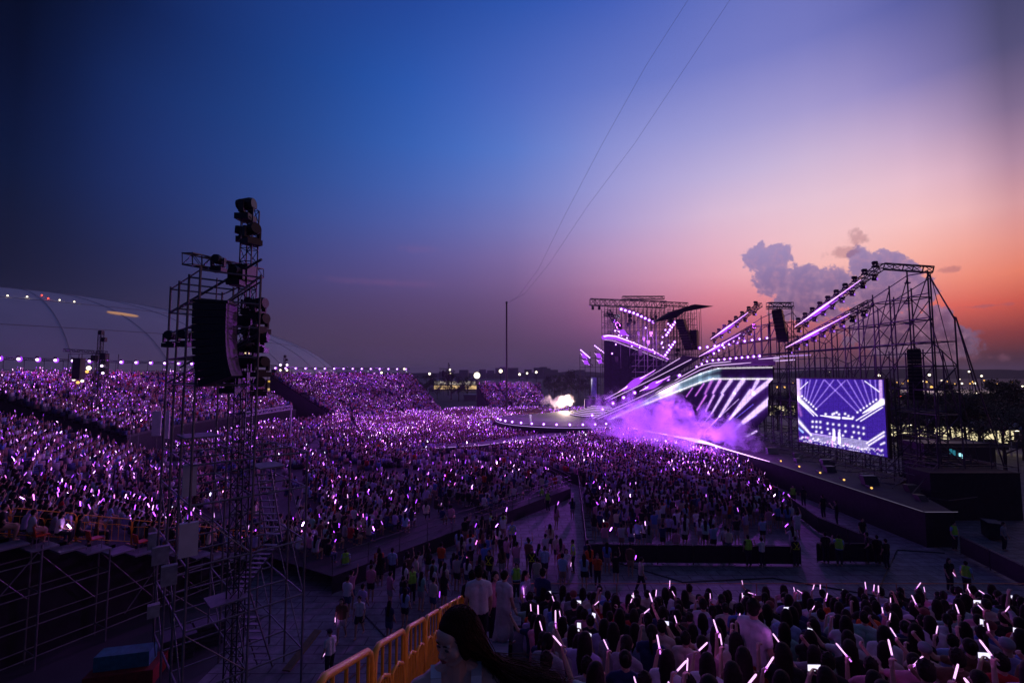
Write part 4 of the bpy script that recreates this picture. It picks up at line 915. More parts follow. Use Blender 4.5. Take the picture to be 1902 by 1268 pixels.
# ------------------------------------------------------------------ people
def capsule(b, p0, r0, p1=None, r1=None, n=10, k=4):
    p0 = Vector(p0)
    if p1 is None: b.sphere(p0, r0, 12, 8); return
    p1 = Vector(p1); r1 = r0 if r1 is None else r1; d = p1 - p0
    if d.length < 1e-5: b.sphere(p0, max(r0, r1), 12, 8); return
    q = d.to_track_quat('Z', 'Y'); rings = []
    for i in range(1, k + 1): t = math.pi / 2 * i / k; rings.append((p0 - d.normalized() * r0 * math.cos(t), r0 * math.sin(t)))
    for i in range(0, k): t = math.pi / 2 * i / k; rings.append((p1 + d.normalized() * r1 * math.sin(t), r1 * math.cos(t)))
    vs = [p0 - d.normalized() * r0]; fs = []
    for c, r in rings:
        for j in range(n): a = 2 * math.pi * j / n; vs.append(c + q @ Vector((r * math.cos(a), r * math.sin(a), 0)))
    vs.append(p1 + d.normalized() * r1); m = len(rings)
    for j in range(n):
        fs.append((0, 1 + (j + 1) % n, 1 + j)); l = len(vs) - 1; bb = 1 + (m - 1) * n; fs.append((l, bb + j, bb + (j + 1) % n))
        for i in range(m - 1): a0 = 1 + i * n; fs.append((a0 + j, a0 + (j + 1) % n, a0 + n + (j + 1) % n, a0 + n + j))
    b.add(vs, fs)
def fuse(b, voxel, smooth=2, dec=None, name='m'):
    me = bpy.data.meshes.new(name); me.from_pydata([tuple(v) for v in b.v], [], b.f); o = bpy.data.objects.new(name, me); COL.objects.link(o)
    md = o.modifiers.new('r', 'REMESH'); md.mode = 'VOXEL'; md.voxel_size = voxel
    if smooth: ms = o.modifiers.new('s', 'SMOOTH'); ms.iterations = smooth; ms.factor = .5
    if dec: mdc = o.modifiers.new('d', 'DECIMATE'); mdc.ratio = dec
    bpy.context.view_layer.update(); dg = bpy.context.evaluated_depsgraph_get(); out = bpy.data.meshes.new_from_object(o.evaluated_get(dg))
    bpy.data.objects.remove(o); bpy.data.meshes.remove(me); out.polygons.foreach_set('use_smooth', [True] * len(out.polygons)); out.name = name
    return out
def hand(b, W, d, nrm_, side, curl=0.4, s=1.0):
    W, d, n = Vector(W), Vector(d).normalized(), Vector(nrm_); n = (n - d * n.dot(d)).normalized(); l = d.cross(n).normalized()
    for o in (-.026, -.009, .009, .026): capsule(b, W + (d * .01 + l * o * .7) * s, .014 * s, W + (d * .082 + l * o) * s, .0135 * s, 8, 3)
    for o, L_ in ((-.032, .058), (-.011, .074), (.011, .080), (.032, .070)):
        p = W + (d * .085 + l * o) * s; a = 0
        for q in range(3):
            a += curl * (1.0 if q else .8); dd = d * math.cos(a) + n * math.sin(a); p2 = p + dd * L_ * (.44, .31, .25)[q] * s
            capsule(b, p, (.0095, .0088, .008)[q] * s, p2, (.0088, .008, .0072)[q] * s, 8, 3); p = p2
    p = W + (d * .022 + l * side * .032) * s; dd = (d * .55 + l * side * .65 + n * (.25 + curl * .5)).normalized(); p2 = p + dd * .04 * s; capsule(b, p, .013 * s, p2, .0105 * s, 8, 3)
    dd = (d * .75 + l * side * (.35 - curl * .4) + n * (.3 + curl * .6)).normalized(); capsule(b, p2, .0105 * s, p2 + dd * .034 * s, .0085 * s, 8, 3)
    return W + (d * .085 + n * .026) * s
def pose_data(seat, arm, lean=0.0, stride=0.0):
    base = .43 if seat else .90
    J = dict(pel=Vector((0, 0, base + .10 if seat else base))); up = Vector((0, math.sin(lean), math.cos(lean)))
    J['chest'] = J['pel'] + up * .33; J['sh'] = J['pel'] + up * .48; J['neck'] = J['pel'] + up * .56; J['head'] = J['pel'] + up * .69 + Vector((0, .02, 0))
    for sx, k in ((-1, 'L'), (1, 'R')):
        J['hip' + k] = J['pel'] + Vector((sx * .09, 0, -.02))
        if seat: J['knee' + k] = Vector((sx * .12, .42, .50)); J['ank' + k] = Vector((sx * .12, .36, .09))
        else:
            st = stride * sx; J['knee' + k] = Vector((sx * .095, .03 + st * .20, .50)); J['ank' + k] = Vector((sx * .10, -.02 + st * (.34 if st > 0 else .38), .09 + (.07 if st < 0 else 0)))
        J['shr' + k] = J['sh'] + Vector((sx * .175, 0, -.02)); s = J['shr' + k]
        down = (s + Vector((sx * .06, .0, -.28)), s + Vector((sx * .05, .12, -.50))) if not seat else (s + Vector((sx * .06, .05, -.27)), s + Vector((-sx * .05, .28, -.36)))
        D = dict(down=down, high=(s + Vector((sx * .08, .10, .22)), s + Vector((sx * .03, .16, .47))), mid=(s + Vector((sx * .08, .18, -.18)), s + Vector((sx * .06, .30, .06))),
                 phone=(s + Vector((sx * .02, .20, -.18)), s + Vector((-sx * .11, .34, .05))), out=(s + Vector((sx * .20, .12, -.06)), s + Vector((sx * .36, .22, .12))), hip=(s + Vector((sx * .16, -.04, -.24)), s + Vector((sx * .04, .08, -.42))))
        a = arm[0] if k == 'L' else arm[1]; J['elb' + k], J['wri' + k] = D[a]; J['arm' + k] = a
    return J
def body_mesh(J, voxel, hands=True, dec=None):
    b = MB(); up = (J['neck'] - J['pel']).normalized()
    for sx in (-1, 1):
        capsule(b, J['pel'] + Vector((sx * .075, 0, 0)), .10, J['pel'] + Vector((sx * .06, 0, .12)), .092); capsule(b, J['chest'] + Vector((sx * .07, -.01, -.14)), .088, J['chest'] + Vector((sx * .085, .0, .05)), .10)
        capsule(b, J['sh'] + Vector((sx * .03, -.01, .03)), .065, J['shr' + 'LR'[sx > 0]], .055)
    capsule(b, J['neck'] - up * .06, .056, J['head'] - Vector((0, .015, .03)), .05)
    h = J['head']; b.sphere(h + Vector((0, -.005, .02)), (.076, .094, .098), 16, 12); capsule(b, h + Vector((0, .03, -.05)), .055, h + Vector((0, .055, -.085)), .028)
    capsule(b, h + Vector((0, .09, .012)), .012, h + Vector((0, .107, -.018)), .014)
    for sx in (-1, 1): b.sphere(h + Vector((sx * .077, -.005, -.005)), (.012, .02, .03), 8, 6); capsule(b, h + Vector((sx * .045, .065, -.02)), .026)
    for k in 'LR':
        capsule(b, J['hip' + k], .088, J['knee' + k], .056); capsule(b, J['knee' + k], .056, J['ank' + k], .036); a = J['ank' + k]
        capsule(b, a + Vector((0, -.03, -.05)), .034, a + Vector((0, .13, -.062)), .026)
        capsule(b, J['shr' + k], .050, J['elb' + k], .037); capsule(b, J['elb' + k], .037, J['wri' + k], .026)
        d = (J['wri' + k] - J['elb' + k]).normalized(); sx = -1 if k == 'L' else 1
        if hands: J['grip' + k] = hand(b, J['wri' + k], d, Vector((-sx, .5, 0)) if J['arm' + k] != 'down' else Vector((-sx, 0.2, 0)), 1 if sx < 0 else 1, .95 if J['arm' + k] in ('high', 'mid', 'out', 'phone') else .35)
        else: capsule(b, J['wri' + k], .03, J['wri' + k] + d * .12, .03); J['grip' + k] = J['wri' + k] + d * .09
    return fuse(b, voxel, 1 if hands else 1, dec, 'body')
def shirt_mesh(J, voxel, dec=None, sleeve=.55):
    b = MB(); e = .014
    for sx in (-1, 1):
        capsule(b, J['pel'] + Vector((sx * .07, 0, .02)), .108 + e, J['chest'] + Vector((sx * .075, -.005, -.12)), .094 + e); capsule(b, J['chest'] + Vector((sx * .07, -.01, -.14)), .09 + e, J['chest'] + Vector((sx * .085, 0, .05)), .10 + e)
        capsule(b, J['sh'] + Vector((sx * .035, -.01, .022)), .064 + e, J['shr' + 'LR'[sx > 0]], .057 + e)
    for k in 'LR': capsule(b, J['shr' + k], .055 + e, J['shr' + k].lerp(J['elb' + k], sleeve), .046 + e)
    return fuse(b, voxel, 2, dec, 'shirt')
def legs_mesh(J, voxel, dec=None, skirt=False, short=False):
    b = MB(); e = .016
    for sx in (-1, 1): capsule(b, J['pel'] + Vector((sx * .075, 0, -.01)), .104 + e, J['pel'] + Vector((sx * .06, 0, .06)), .09 + e)
    for k in 'LR':
        capsule(b, J['hip' + k], .09 + e, J['knee' + k] if not short else J['hip' + k].lerp(J['knee' + k], .62), (.062 if not short else .085) + e)
        if not short: capsule(b, J['knee' + k], .06 + e, J['knee' + k].lerp(J['ank' + k], .9), .042 + e)
    if skirt:
        m = (J['kneeL'] + J['kneeR']) / 2; capsule(b, J['pel'], .13, m + (J['pel'] - m) * .1 + Vector((0, 0, .05)), .15); capsule(b, m, .15, (J['ankL'] + J['ankR']) / 2 + Vector((0, 0, .15)), .17)
    return fuse(b, voxel, 2, dec, 'skirt' if skirt else 'trousers')
def hair_mesh(J, kind, voxel, dec=None):
    b = MB(); h = J['head']; rr = random.Random(kind)
    b.sphere(h + Vector((0, -.02, .036)), (.089, .098, .098), 16, 12); b.sphere(h + Vector((0, -.04, -.005)), (.086, .075, .085), 14, 10)
    if kind in ('long', 'loose'):
        for i in range(17):
            a = R(-100 + 200 * i / 16); x = .078 * math.sin(a); y = -.03 - .065 * math.cos(a); L_ = (.40 if kind == 'long' else .30) + rr.uniform(-.05, .03)
            p = [h + Vector((x, y, .02)), h + Vector((x * 1.1, y - .01, -.12)), h + Vector((x * 1.15 + rr.uniform(-.01, .01), min(y, -.05) - .045, -.12 - L_ * .5)), h + Vector((x * .95 + rr.uniform(-.02, .02), min(y, -.05) - .05, -.10 - L_))]
            for q in range(3): capsule(b, p[q], (.026, .025, .022)[q], p[q+1], (.025, .022, .012)[q], 8, 3)
    if kind == 'bun': b.sphere(h + Vector((0, -.11, .075)), .042)
    if kind == 'ponytail':
        p = [h + Vector((0, -.10, .05)), h + Vector((0, -.17, .01)), h + Vector((.01, -.18, -.14)), h + Vector((.02, -.14, -.26))]
        for q in range(3): capsule(b, p[q], (.024, .032, .028)[q], p[q+1], (.032, .028, .012)[q])
    if kind == 'short':
        for i in range(26):
            a = rr.uniform(0, 6.28); t = rr.uniform(.1, 1.5); v = Vector((math.sin(t) * math.cos(a) * .085, math.sin(t) * math.sin(a) * .095 - .02, math.cos(t) * .095 + .036))
            if v.y < .06: capsule(b, h + v, .014, h + v * 1.1 + Vector((0, -.01, .004)), .006, 6, 2)
    m = fuse(b, voxel, 1, dec, 'hair'); return m
def cap_mesh(J):
    b = MB(); h = J['head']; b.sphere(h + Vector((0, -.012, .052)), (.096, .108, .085), 16, 10); capsule(b, h + Vector((-.05, .09, .05)), .008, h + Vector((-.045, .165, .04)), .006); capsule(b, h + Vector((.05, .09, .05)), .008, h + Vector((.045, .165, .04)), .006); capsule(b, h + Vector((0, .09, .055)), .012, h + Vector((0, .175, .045)), .008)
    b.box(h + Vector((0, .13, .048)), (.11, .08, .012)); return fuse(b, .009, 2, None, 'cap')
POSES = {}
def get_pose(key):
    if key not in POSES:
        kind, arml, armr, lean, stride = key; J = pose_data(kind == 'seat', (arml, armr), lean, stride); me = body_mesh(J, .0088)
        POSES[key] = dict(J=J, body=me, shirt=shirt_mesh(J, .02), legs=legs_mesh(J, .024), shorts=legs_mesh(J, .024, short=True), skirt=legs_mesh(J, .024, skirt=True), hair={})
    return POSES[key]
def get_hair(P, k):
    if k not in P['hair']: P['hair'][k] = cap_mesh(P['J']) if k == 'cap' else hair_mesh(P['J'], k, .0095)
    return P['hair'][k]
SEATK = [('seat','down','down',.12,0),('seat','down','high',.05,0),('seat','mid','down',.08,0),('seat','phone','phone',.05,0),('seat','out','down',.0,0),('seat','high','mid',.05,0)]
STANDK = [('stand','down','down',.03,0),('stand','down','high',.0,0),('stand','mid','down',.02,.0),('stand','down','down',.05,.55),('stand','phone','phone',.03,0),('stand','hip','down',.0,0),('stand','down','mid',.03,-.5)]
SHIRTS = dict(white=(.62,.6,.64), grey=(.28,.28,.3), black=(.018,.018,.02), navy=(.02,.03,.10), blue=(.10,.2,.5), sky=(.3,.42,.62), pink=(.6,.24,.36), red=(.45,.03,.03), orange=(.6,.1,.02), lavender=(.42,.34,.6), cream=(.55,.48,.38), mint=(.25,.5,.4), brown=(.15,.08,.05))
SNAME = dict(sky='pale blue')
def setdata(name, me, m, parent, col=None):
    if not me.materials: me.materials.append(m)
    o = bpy.data.objects.new(name, me); COL.objects.link(o); o.parent = parent
    if col: o.color = (*col, 1)
    return o
def person(key, loc, rz, label, hair='short', shirt='white', legs='legs', legcol=(.03, .03, .05), scale=1.0, group=None, haircol='hair', vest=None):
    P = get_pose(key); me = P['body']
    if not me.materials: me.materials.append(M['skin'])
    o = bpy.data.objects.new('person', me); COL.objects.link(o); o.location = loc; o.rotation_euler = (0, 0, rz); o.scale = (scale,) * 3
    tag(o, label, 'person', group)
    hm = get_hair(P, hair); setdata('cap' if hair == 'cap' else 'hair', hm, M['fabric'] if hair == 'cap' else M[haircol], o, rs_.choice([(.3, .3, .34), (.03, .03, .05), (.2, .05, .05)]) if hair == 'cap' else None)
    setdata('shirt', P['shirt'], M['fabric'], o, SHIRTS[shirt]); setdata({'legs': 'trousers', 'shorts': 'shorts', 'skirt': 'skirt'}[legs], P[legs], M['fabric'], o, legcol)
    if vest: add_vest(o, P, vest)
    return o
def add_vest(o, P, kind):
    k = 'vest_' + kind
    if k not in P:
        J = P['J']; b = MB()
        if kind == 'full':
            for sx in (-1, 1):
                capsule(b, J['pel'] + Vector((sx * .07, 0, .08)), .128, J['chest'] + Vector((sx * .08, 0, .05)), .122); capsule(b, J['sh'] + Vector((sx * .05, -.01, .03)), .085, J['sh'] + Vector((sx * .12, 0, .01)), .08)
            P[k] = fuse(b, .02, 2, None, 'vest')
        else:
            c = J['chest']; f = lambda x, y, z: c + Vector((x, y, z))
            for s in (-1, 1):
                for y in (-.135, .13): capsule(b, f(-s * .12, y, .14), .022, f(s * .10, y, -.16), .022, 6, 2)
                capsule(b, f(s * .12, -.12, .15), .022, f(s * .12, .12, .15), .022, 6, 2)
                capsule(b, f(-.15, s * .125, -.2), .022, f(.15, s * .125, -.2), .022, 6, 2); capsule(b, f(s * .16, -.12, -.2), .022, f(s * .16, .12, -.2), .022, 6, 2)
            P[k] = fuse(b, .014, 1, None, 'harness')
    setdata('vest' if kind == 'full' else 'harness', P[k], M['fabric'], o, (.30, .72, .06) if kind == 'full' else (.62, .72, .03))
def make_stick(big=1.0):
    t = thing('light_stick', 'x', 'light stick', (0, 0, 0)); b = MB(); b.tube((0, 0, -.06), (0, 0, .05), .014, 8); b.sphere((0, 0, .055), .019, 8, 6); b.obj('handle', M['white'], t, True, True)
    b = MB(); b.path([(0, 0, .06), (0, 0, .07), (0, 0, .24), (0, 0, .265), (0, 0, .272)], [.010, .013, .0135, .010, .004], 10); b.obj('glow_tube', M['stick'], t, True, True); return t
stick0 = make_stick(); stick1 = make_stick(); stick1.children[1].data.materials.clear(); stick1.children[1].data.materials.append(M['stickv']); su = [0, 0]
def stick(p, q, label, v=0, s=1.0):
    src = (stick0, stick1)[v]; o = src if not su[v] else copy_tree(src); su[v] = 1
    o.location = p; o.rotation_mode = 'QUATERNION'; o.rotation_quaternion = q; o.scale = (s, s, s); c_ = Vector(p) + q @ Vector((0, 0, .16)); lamp('POINT', 'stick_glow', c_, .42, (.75, .12, 1), .04); tag(o, label, 'light stick', 'light sticks held in the near crowd'); return o
def in_hand(o, P, k, rz, tilt):
    g = P['J']['grip' + k]; w = Matrix.Rotation(rz, 3, 'Z') @ (g * o.scale[0]) + Vector(o.location)
    d = Vector((math.sin(tilt[0]), tilt[1], math.cos(tilt[0]))).normalized(); return w, d.to_track_quat('Z', 'Y')
def make_phone():
    t = thing('phone', 'x', 'phone', (0, 0, 0)); b = MB(); b.box((0, 0, .0), (.075, .009, .155)); b.obj('case', M['black'], t, True); b = MB(); b.box((0, -.006, 0), (.067, .003, .142)); b.obj('screen', M['phone'], t, True); return t
phone0 = make_phone(); pu = [0]
def phone(p, rz, label, land=False):
    o = phone0 if not pu[0] else copy_tree(phone0); pu[0] = 1; o.location = p; o.rotation_euler = (R(-12), R(90) if land else R(random.uniform(-8, 8)), rz); tag(o, label, 'phone', 'lit phones held up in the near crowd'); return o
HN = dict(short='short hair', long='long hair', loose='loose hair', bun='hair bun', ponytail='ponytail', cap='pale cap')
rs_ = random.Random(21)
def pick_shirt(): return rs_.choices(list(SHIRTS), [20, 10, 26, 12, 6, 8, 8, 4, 3, 12, 8, 3, 6])[0]
NSEAT = 0
for k in range(NR):
    y = NROWS[k]; z = NZS(NROWS[k]); xmax = 1.14 * y + .5; x = 0.34 + .12 * rs_.random(); s_i = 0; rowf = NR - k
    if k == 0: x = 0.9
    if k == 1: x = 0.8
    while x < xmax:
        s_i += 1
        if rs_.random() < .97:
            r = rs_.random(); key = SEATK[0] if r < .54 else SEATK[1] if r < .57 else SEATK[2] if r < .80 else SEATK[3] if r < .88 else SEATK[4] if r < .97 else SEATK[5]
            if k < 7 and key in (SEATK[1], SEATK[5]): key = SEATK[2]
            if k < 7 and r < .16: key = SEATK[4]
            if k < 2: key = SEATK[0] if r < .7 else SEATK[2]
            hr_ = rs_.choices(['short', 'long', 'loose', 'bun', 'ponytail', 'cap'], [28, 27, 19, 8, 14, 2])[0]; sh = pick_shirt(); rz = R(-8 - rs_.uniform(0, 30)); sc_ = rs_.uniform(.84, .97)
            lab = '%s-shirted spectator, %s, %s row from pavement, %s seat from aisle' % (SNAME.get(sh, sh), HN[hr_], ordn(rowf), ordn(s_i))
            o = person(key, (x, y - .05 + rs_.uniform(-.05, .05), z), rz, lab, hr_, sh, 'legs', rs_.choice([(.02, .02, .04), (.03, .05, .12), (.3, .28, .3), (.1, .08, .07)]), sc_, 'spectators seated in the foreground stand', 'brown' if rs_.random() < .12 else 'hair')
            NSEAT += 1; P = get_pose(key); J = P['J']; ha = None
            if key[1] in ('high', 'mid', 'out'): ha = 'L'
            if key[2] in ('high',): ha = 'R'
            if key == SEATK[0] and rs_.random() < .25: ha = 'R'
            if key[1] == 'phone':
                w, _ = in_hand(o, P, 'L', rz, (0, 0)); w2, _ = in_hand(o, P, 'R', rz, (0, 0)); phone((w + w2) / 2 + Vector((0, 0, .03)), rz, 'lit phone held up in %s row from pavement, %s seat from aisle' % (ordn(rowf), ordn(s_i)), rs_.random() < .4)
            elif ha and rs_.random() < .72:
                w, q = in_hand(o, P, ha, rz, (rs_.gauss(0, .45), rs_.uniform(-.2, .6))); stick(w, q, 'glowing light stick in %s row from pavement, %s seat from aisle' % (ordn(rowf), ordn(s_i)), 0 if rs_.random() < .75 else 1, rs_.uniform(.5, .8))
        x += rs_.uniform(.47, .56)
for k, sidx in ((0, 0), (1, 1), (2, 2), (3, 3)):
    chair((0.26, NROWS[k] - .03, NZS(NROWS[k])), 0, 'orange chair at the foreground aisle, %s chair down from the camera' % ordn(sidx + 1), 'orange chairs at the foreground aisle')
# standing people near us ---------------------------------------------------
NST = [0]
def stand(px, py, z, label, k=0, rz=0.0, hair='short', shirt='white', legs='legs', lc=(.02, .02, .04), vest=None, st=None, g=None, sc_=None, Y=None):
    p = gnd(px, py, z) if Y is None else at(px, py, Y); key = STANDK[k]; NST[0] += 1; sc_ = sc_ or rs_.uniform(.95, 1.04)
    o = person(key, p, rz, label, hair, shirt, legs, lc, sc_, g or 'people standing on the pavement', vest=vest)
    if st is not None:
        w, q = in_hand(o, get_pose(key), st, rz, (rs_.gauss(0, .5), rs_.uniform(-.3, .5))); stick(w, q, 'stick held by ' + ' '.join(label.split()[:12]), 0)
    return o
# on the aisle
stand(0, 0, 0, 'man in a loose white shirt walking down the aisle, seen from behind', 0, R(-10), 'short', 'white', lc=(.03, .03, .04), Y=None) if False else None
def aisle(x, y, *a, **kw):
    key = STANDK[kw.pop('k', 0)]; lab = a[0]; o = person(key, (x, y, NZ(y)), kw.pop('rz', 0), lab, kw.get('hair', 'short'), kw.get('shirt', 'white'), kw.get('legs', 'legs'), kw.get('lc', (.02, .02, .04)), kw.get('s', 1), 'people standing on the foreground aisle', vest=kw.get('vest')); return o
aisle(-.66, 9.6, 'person in a loose white shirt on the aisle, seen from behind', k=3, rz=R(5), s=1.06)
aisle(-.92, 11.2, 'person in black with a lime harness at the end of the yellow barriers', shirt='black', vest='x', rz=R(20))
aisle(-.42, 12.0, 'person in a pale pink shirt behind the white-shirted one on the aisle', shirt='pink', hair='long', rz=R(-160))
aisle(-.20, 11.4, 'person in a long white dress on the aisle steps', shirt='white', legs='skirt', lc=(.6, .58, .62), hair='bun', rz=R(-40), k=3)
aisle(-.75, 13.2, 'person in dark clothes lowest on the aisle', shirt='navy', hair='ponytail', rz=R(30))
aisle(.35, 13.35, 'person in lavender turning at the front of the first row', shirt='lavender', hair='long', rz=R(-120))
person(STANDK[2], (3.35, 6.75, near_z(4)), R(-60), 'standing person in a white sleeveless top among the seated rows', 'short', 'white', 'legs', (.4, .06, .02), 1.0, 'people standing in the foreground rows')
person(STANDK[0], (.85, 13.5, NZS(13.43)), R(-30), 'standing person in navy at the front rail near the aisle', 'short', 'navy', 'legs', (.02, .02, .03), 1.0, 'people standing in the foreground rows')
# named pavement people with vests etc.
for (px, py, lab, kw) in [
 (641, 1078, 'person in a lime vest with back turned by the yellow rails', dict(vest='full', shirt='sky', rz=R(10))),
 (765, 1120, 'person in a lime vest below the dark wall among walkers', dict(vest='full', shirt='navy', rz=R(200))),
 (959, 1112, 'person in a lime vest standing above the aisle top', dict(vest='full', shirt='sky', rz=R(190))),
 (912, 1000, 'person in a lime vest on the far path beside the handrail', dict(vest='full', shirt='sky', rz=R(80))),
 (935, 998, 'person with a blue and lime vest on the far path', dict(vest='full', shirt='blue', rz=R(20))),
 (1018, 950, 'person in a lime vest where the path narrows', dict(vest='full', shirt='navy', rz=R(150))),
 (1006, 940, 'person in a lime vest leaning at the far handrail', dict(vest='full', shirt='sky', rz=R(30))),
 (951, 1020, 'person with a lime harness facing us on the path', dict(vest='x', shirt='sky', rz=R(180))),
 (988, 1076, 'person in black with a lime cross harness near the path corner', dict(vest='x', shirt='black', rz=R(0), hair='cap')),
 (909, 1085, 'person in black with a lime sash walking on the path', dict(vest='x', shirt='black', rz=R(160), k=3)),
 (1065, 1062, 'person in a lime vest behind the red-shirted one', dict(vest='full', shirt='sky', rz=R(90))),
 (1391, 1052, 'person in a lime vest leaning on the long black barrier', dict(vest='full', shirt='black', rz=R(5))),
 (1416, 1052, 'person in white leaning on the long black barrier', dict(shirt='white', rz=R(20), k=2)),
 (1479, 1052, 'person with a lime cross harness at the barrier corner', dict(vest='x', shirt='black', rz=R(0))),
 (1560, 1050, 'person in a lime vest behind the short right barrier', dict(vest='full', shirt='sky', rz=R(-20), k=2)),
 (1648, 1056, 'guard in black standing apart at the short barrier end', dict(shirt='black', rz=R(10))),
 (1631, 1048, 'guard in black, second from the short barrier end', dict(shirt='black', rz=R(-30))),
 (1612, 1046, 'guard in black holding the end of the short barrier', dict(shirt='black', rz=R(60), k=5)),
 (1535, 1046, 'guard in black at the left end of the short barrier', dict(shirt='black', rz=R(-10))),
 (1603, 1010, 'person in black behind the short right barrier', dict(shirt='black', rz=R(180))),
 (1555, 975, 'person in black looking at a phone on the grey path', dict(shirt='black', rz=R(60), k=4)),
 (1530, 962, 'taller person in black on the grey path', dict(shirt='black', rz=R(10))),
 (1474, 940, 'person in a lime vest by the right path', dict(vest='full', shirt='black', rz=R(150))),
 (1493, 940, 'person in black beside the lime vest on the right path', dict(shirt='black', rz=R(-20))),
 (1774, 1022, 'guard in a lime vest with hands on hips by the stage corner', dict(vest='full', shirt='sky', rz=R(190), k=5)),
 (1866, 1022, 'person in a grey vest standing on the far right ground', dict(shirt='grey', rz=R(200))),
 (1482, 1000, 'person in all white standing at the right barrier', dict(shirt='white', rz=R(-10), lc=(.55, .52, .58), legs='shorts', k=1)),
 (1765, 1098, 'two-tone dark person standing above the front rail', dict(shirt='black', hair='long', rz=R(180), st='L')),
 (1797, 1104, 'small person in a lime vest above the front rail', dict(vest='full', shirt='sky', rz=R(-60))),
 (1191, 1102, 'person in a striped pale top walking behind the front rail', dict(shirt='cream', rz=R(-90), k=3)),
 (1012, 1076, 'person in a pale blue shirt with a dark bag strap', dict(shirt='sky', rz=R(5), legs='shorts')),
 (1001, 1068, 'person in a lilac top beside the pale blue shirt', dict(shirt='lavender', rz=R(-50), legs='shorts', hair='long')),
 (1052, 1080, 'person in a long lilac skirt lit by two sticks', dict(shirt='white', rz=R(180), legs='skirt', lc=(.5, .42, .6), hair='long', st='L')),
 (1042, 1078, 'person in a red top beside the long lilac skirt', dict(shirt='red', rz=R(200), legs='skirt', lc=(.5, .42, .6), hair='bun', st='R')),
 (1110, 1090, 'person in an orange top on the pavement behind the front rail', dict(shirt='orange', rz=R(170), hair='bun')),
 (1095, 1074, 'second person in an orange top nearer the dark barrier', dict(shirt='orange', rz=R(20), hair='long')),
 (728, 1080, 'person in a pale blue shirt at the dark wall', dict(shirt='sky', rz=R(0))),
 (703, 1078, 'person in a bright orange shirt at the dark wall', dict(shirt='orange', rz=R(10), hair='long')),
 (634, 1190, 'person in a brown top and white shorts walking, stick lowered', dict(shirt='brown', rz=R(180), legs='shorts', lc=(.5, .48, .52), k=3, st='R', hair='long')),
 (667, 1182, 'person in a white shirt walking behind the near scaffold', dict(shirt='white', rz=R(175), legs='shorts', lc=(.03, .03, .04), k=3)),
 (612, 1262, 'person in a white headscarf beside the nearest yellow barrier', dict(shirt='white', rz=R(60), hair='cap', st='L')),
]:
    kw = dict(kw); stand(px, py, 0.005, lab, kw.pop('k', 0), kw.pop('rz', 0), kw.pop('hair', 'short'), kw.pop('shirt'), kw.pop('legs', 'legs'), kw.pop('lc', (.02, .02, .04)), kw.pop('vest', None), kw.pop('st', None))
FREE = []
for o in bpy.data.objects:
    if o.name.startswith('person'): FREE.append((o.location.x, o.location.y))
def freep(x, y, d=.55): return all((x - a) ** 2 + (y - c) ** 2 > d * d for a, c in FREE)
walk = []
def scatter(n, polypx, seed):
    r_ = random.Random(seed); P_ = np.array(polypx); out = []; tr = 0
    while len(out) < n and tr < 6000:
        tr += 1; px, py = r_.uniform(P_[:, 0].min(), P_[:, 0].max()), r_.uniform(P_[:, 1].min(), P_[:, 1].max())
        if not inpoly(np.array([[px, py]]), polypx)[0]: continue
        g = gnd(px, py)
        if freep(g.x, g.y): FREE.append((g.x, g.y)); out.append((px, py))
    return sorted(out)
def crowd_zone(n, poly, seed, where, g, sitp=.35):
    r_ = random.Random(seed)
    for i, (px, py) in enumerate(scatter(n, poly, seed)):
        sh = pick_shirt(); hr_ = r_.choice(['short', 'long', 'loose', 'ponytail', 'bun', 'cap', 'long', 'short']); k = r_.choice([0, 0, 1, 2, 3, 4, 5, 6]); st = {1: 'R', 2: 'L', 6: 'R'}.get(k)
        stand(px, py, .005, '%s-shirted person, %s, %s, %s from left' % (SNAME.get(sh, sh), HN[hr_], where, ordn(i + 1)), k, r_.uniform(0, 6.28), hr_, sh, r_.choice(['legs', 'shorts', 'shorts', 'skirt']), r_.choice([(.02, .02, .03), (.3, .28, .3), (.04, .06, .14)]), None, st if r_.random() < sitp * 2 else None, g)
ZONES = [([(650, 1100), (860, 1050), (850, 1120), (720, 1215), (640, 1160)], .62), ([(850, 1035), (1085, 1050), (1085, 1096), (860, 1104)], .55), ([(1050, 1056), (1180, 1058), (1180, 1092), (1050, 1096)], .35), ([(860, 1000), (935, 1005), (960, 1035), (850, 1050)], .4), ([(1060, 925), (1085, 990), (1060, 1040), (980, 1030)], .12)]
print('NEAR PEOPLE', NSEAT, NST[0])
# ------------------------------------------------------------------ the mass
CM = attr_mat('crowd_clothes', rough=.85)
def mid_template(key, hair):
    J = pose_data(key[0] == 'seat', (key[1], key[2]), key[3], key[4]); parts = []
    if key[0] == 'seat': lg = 'legs'
    else: lg = 'shorts'
    for me, c in ((body_mesh(J, .035, False, .34), 0), (shirt_mesh(J, .045, .4), 1), (legs_mesh(J, .05, .4, short=(lg == 'shorts')), 2), (hair_mesh(J, hair, .03, .4), 3)):
        me.calc_loop_triangles(); v = np.empty(len(me.vertices) * 3, np.float32); me.vertices.foreach_get('co', v); tr = np.empty(len(me.loop_triangles) * 3, np.int32); me.loop_triangles.foreach_get('vertices', tr)
        parts.append((v.reshape(-1, 3), tr.reshape(-1, 3), c)); bpy.data.meshes.remove(me)
    V_, T_, C_ = [], [], []; o = 0
    for v, tr, c in parts: V_.append(v); T_.append(tr + o); C_.append(np.full(len(v), c)); o += len(v)
    V_ = np.concatenate(V_); return V_, np.concatenate(T_), np.concatenate(C_), np.array(J['gripR'] if key[2] in ('high', 'mid') else J['gripL'] if key[1] in ('high', 'mid') else J['gripR'])
MT = [mid_template(k, h) for k, h in ((SEATK[0], 'short'), (SEATK[1], 'long'), (SEATK[2], 'short'), (SEATK[0], 'long'))]
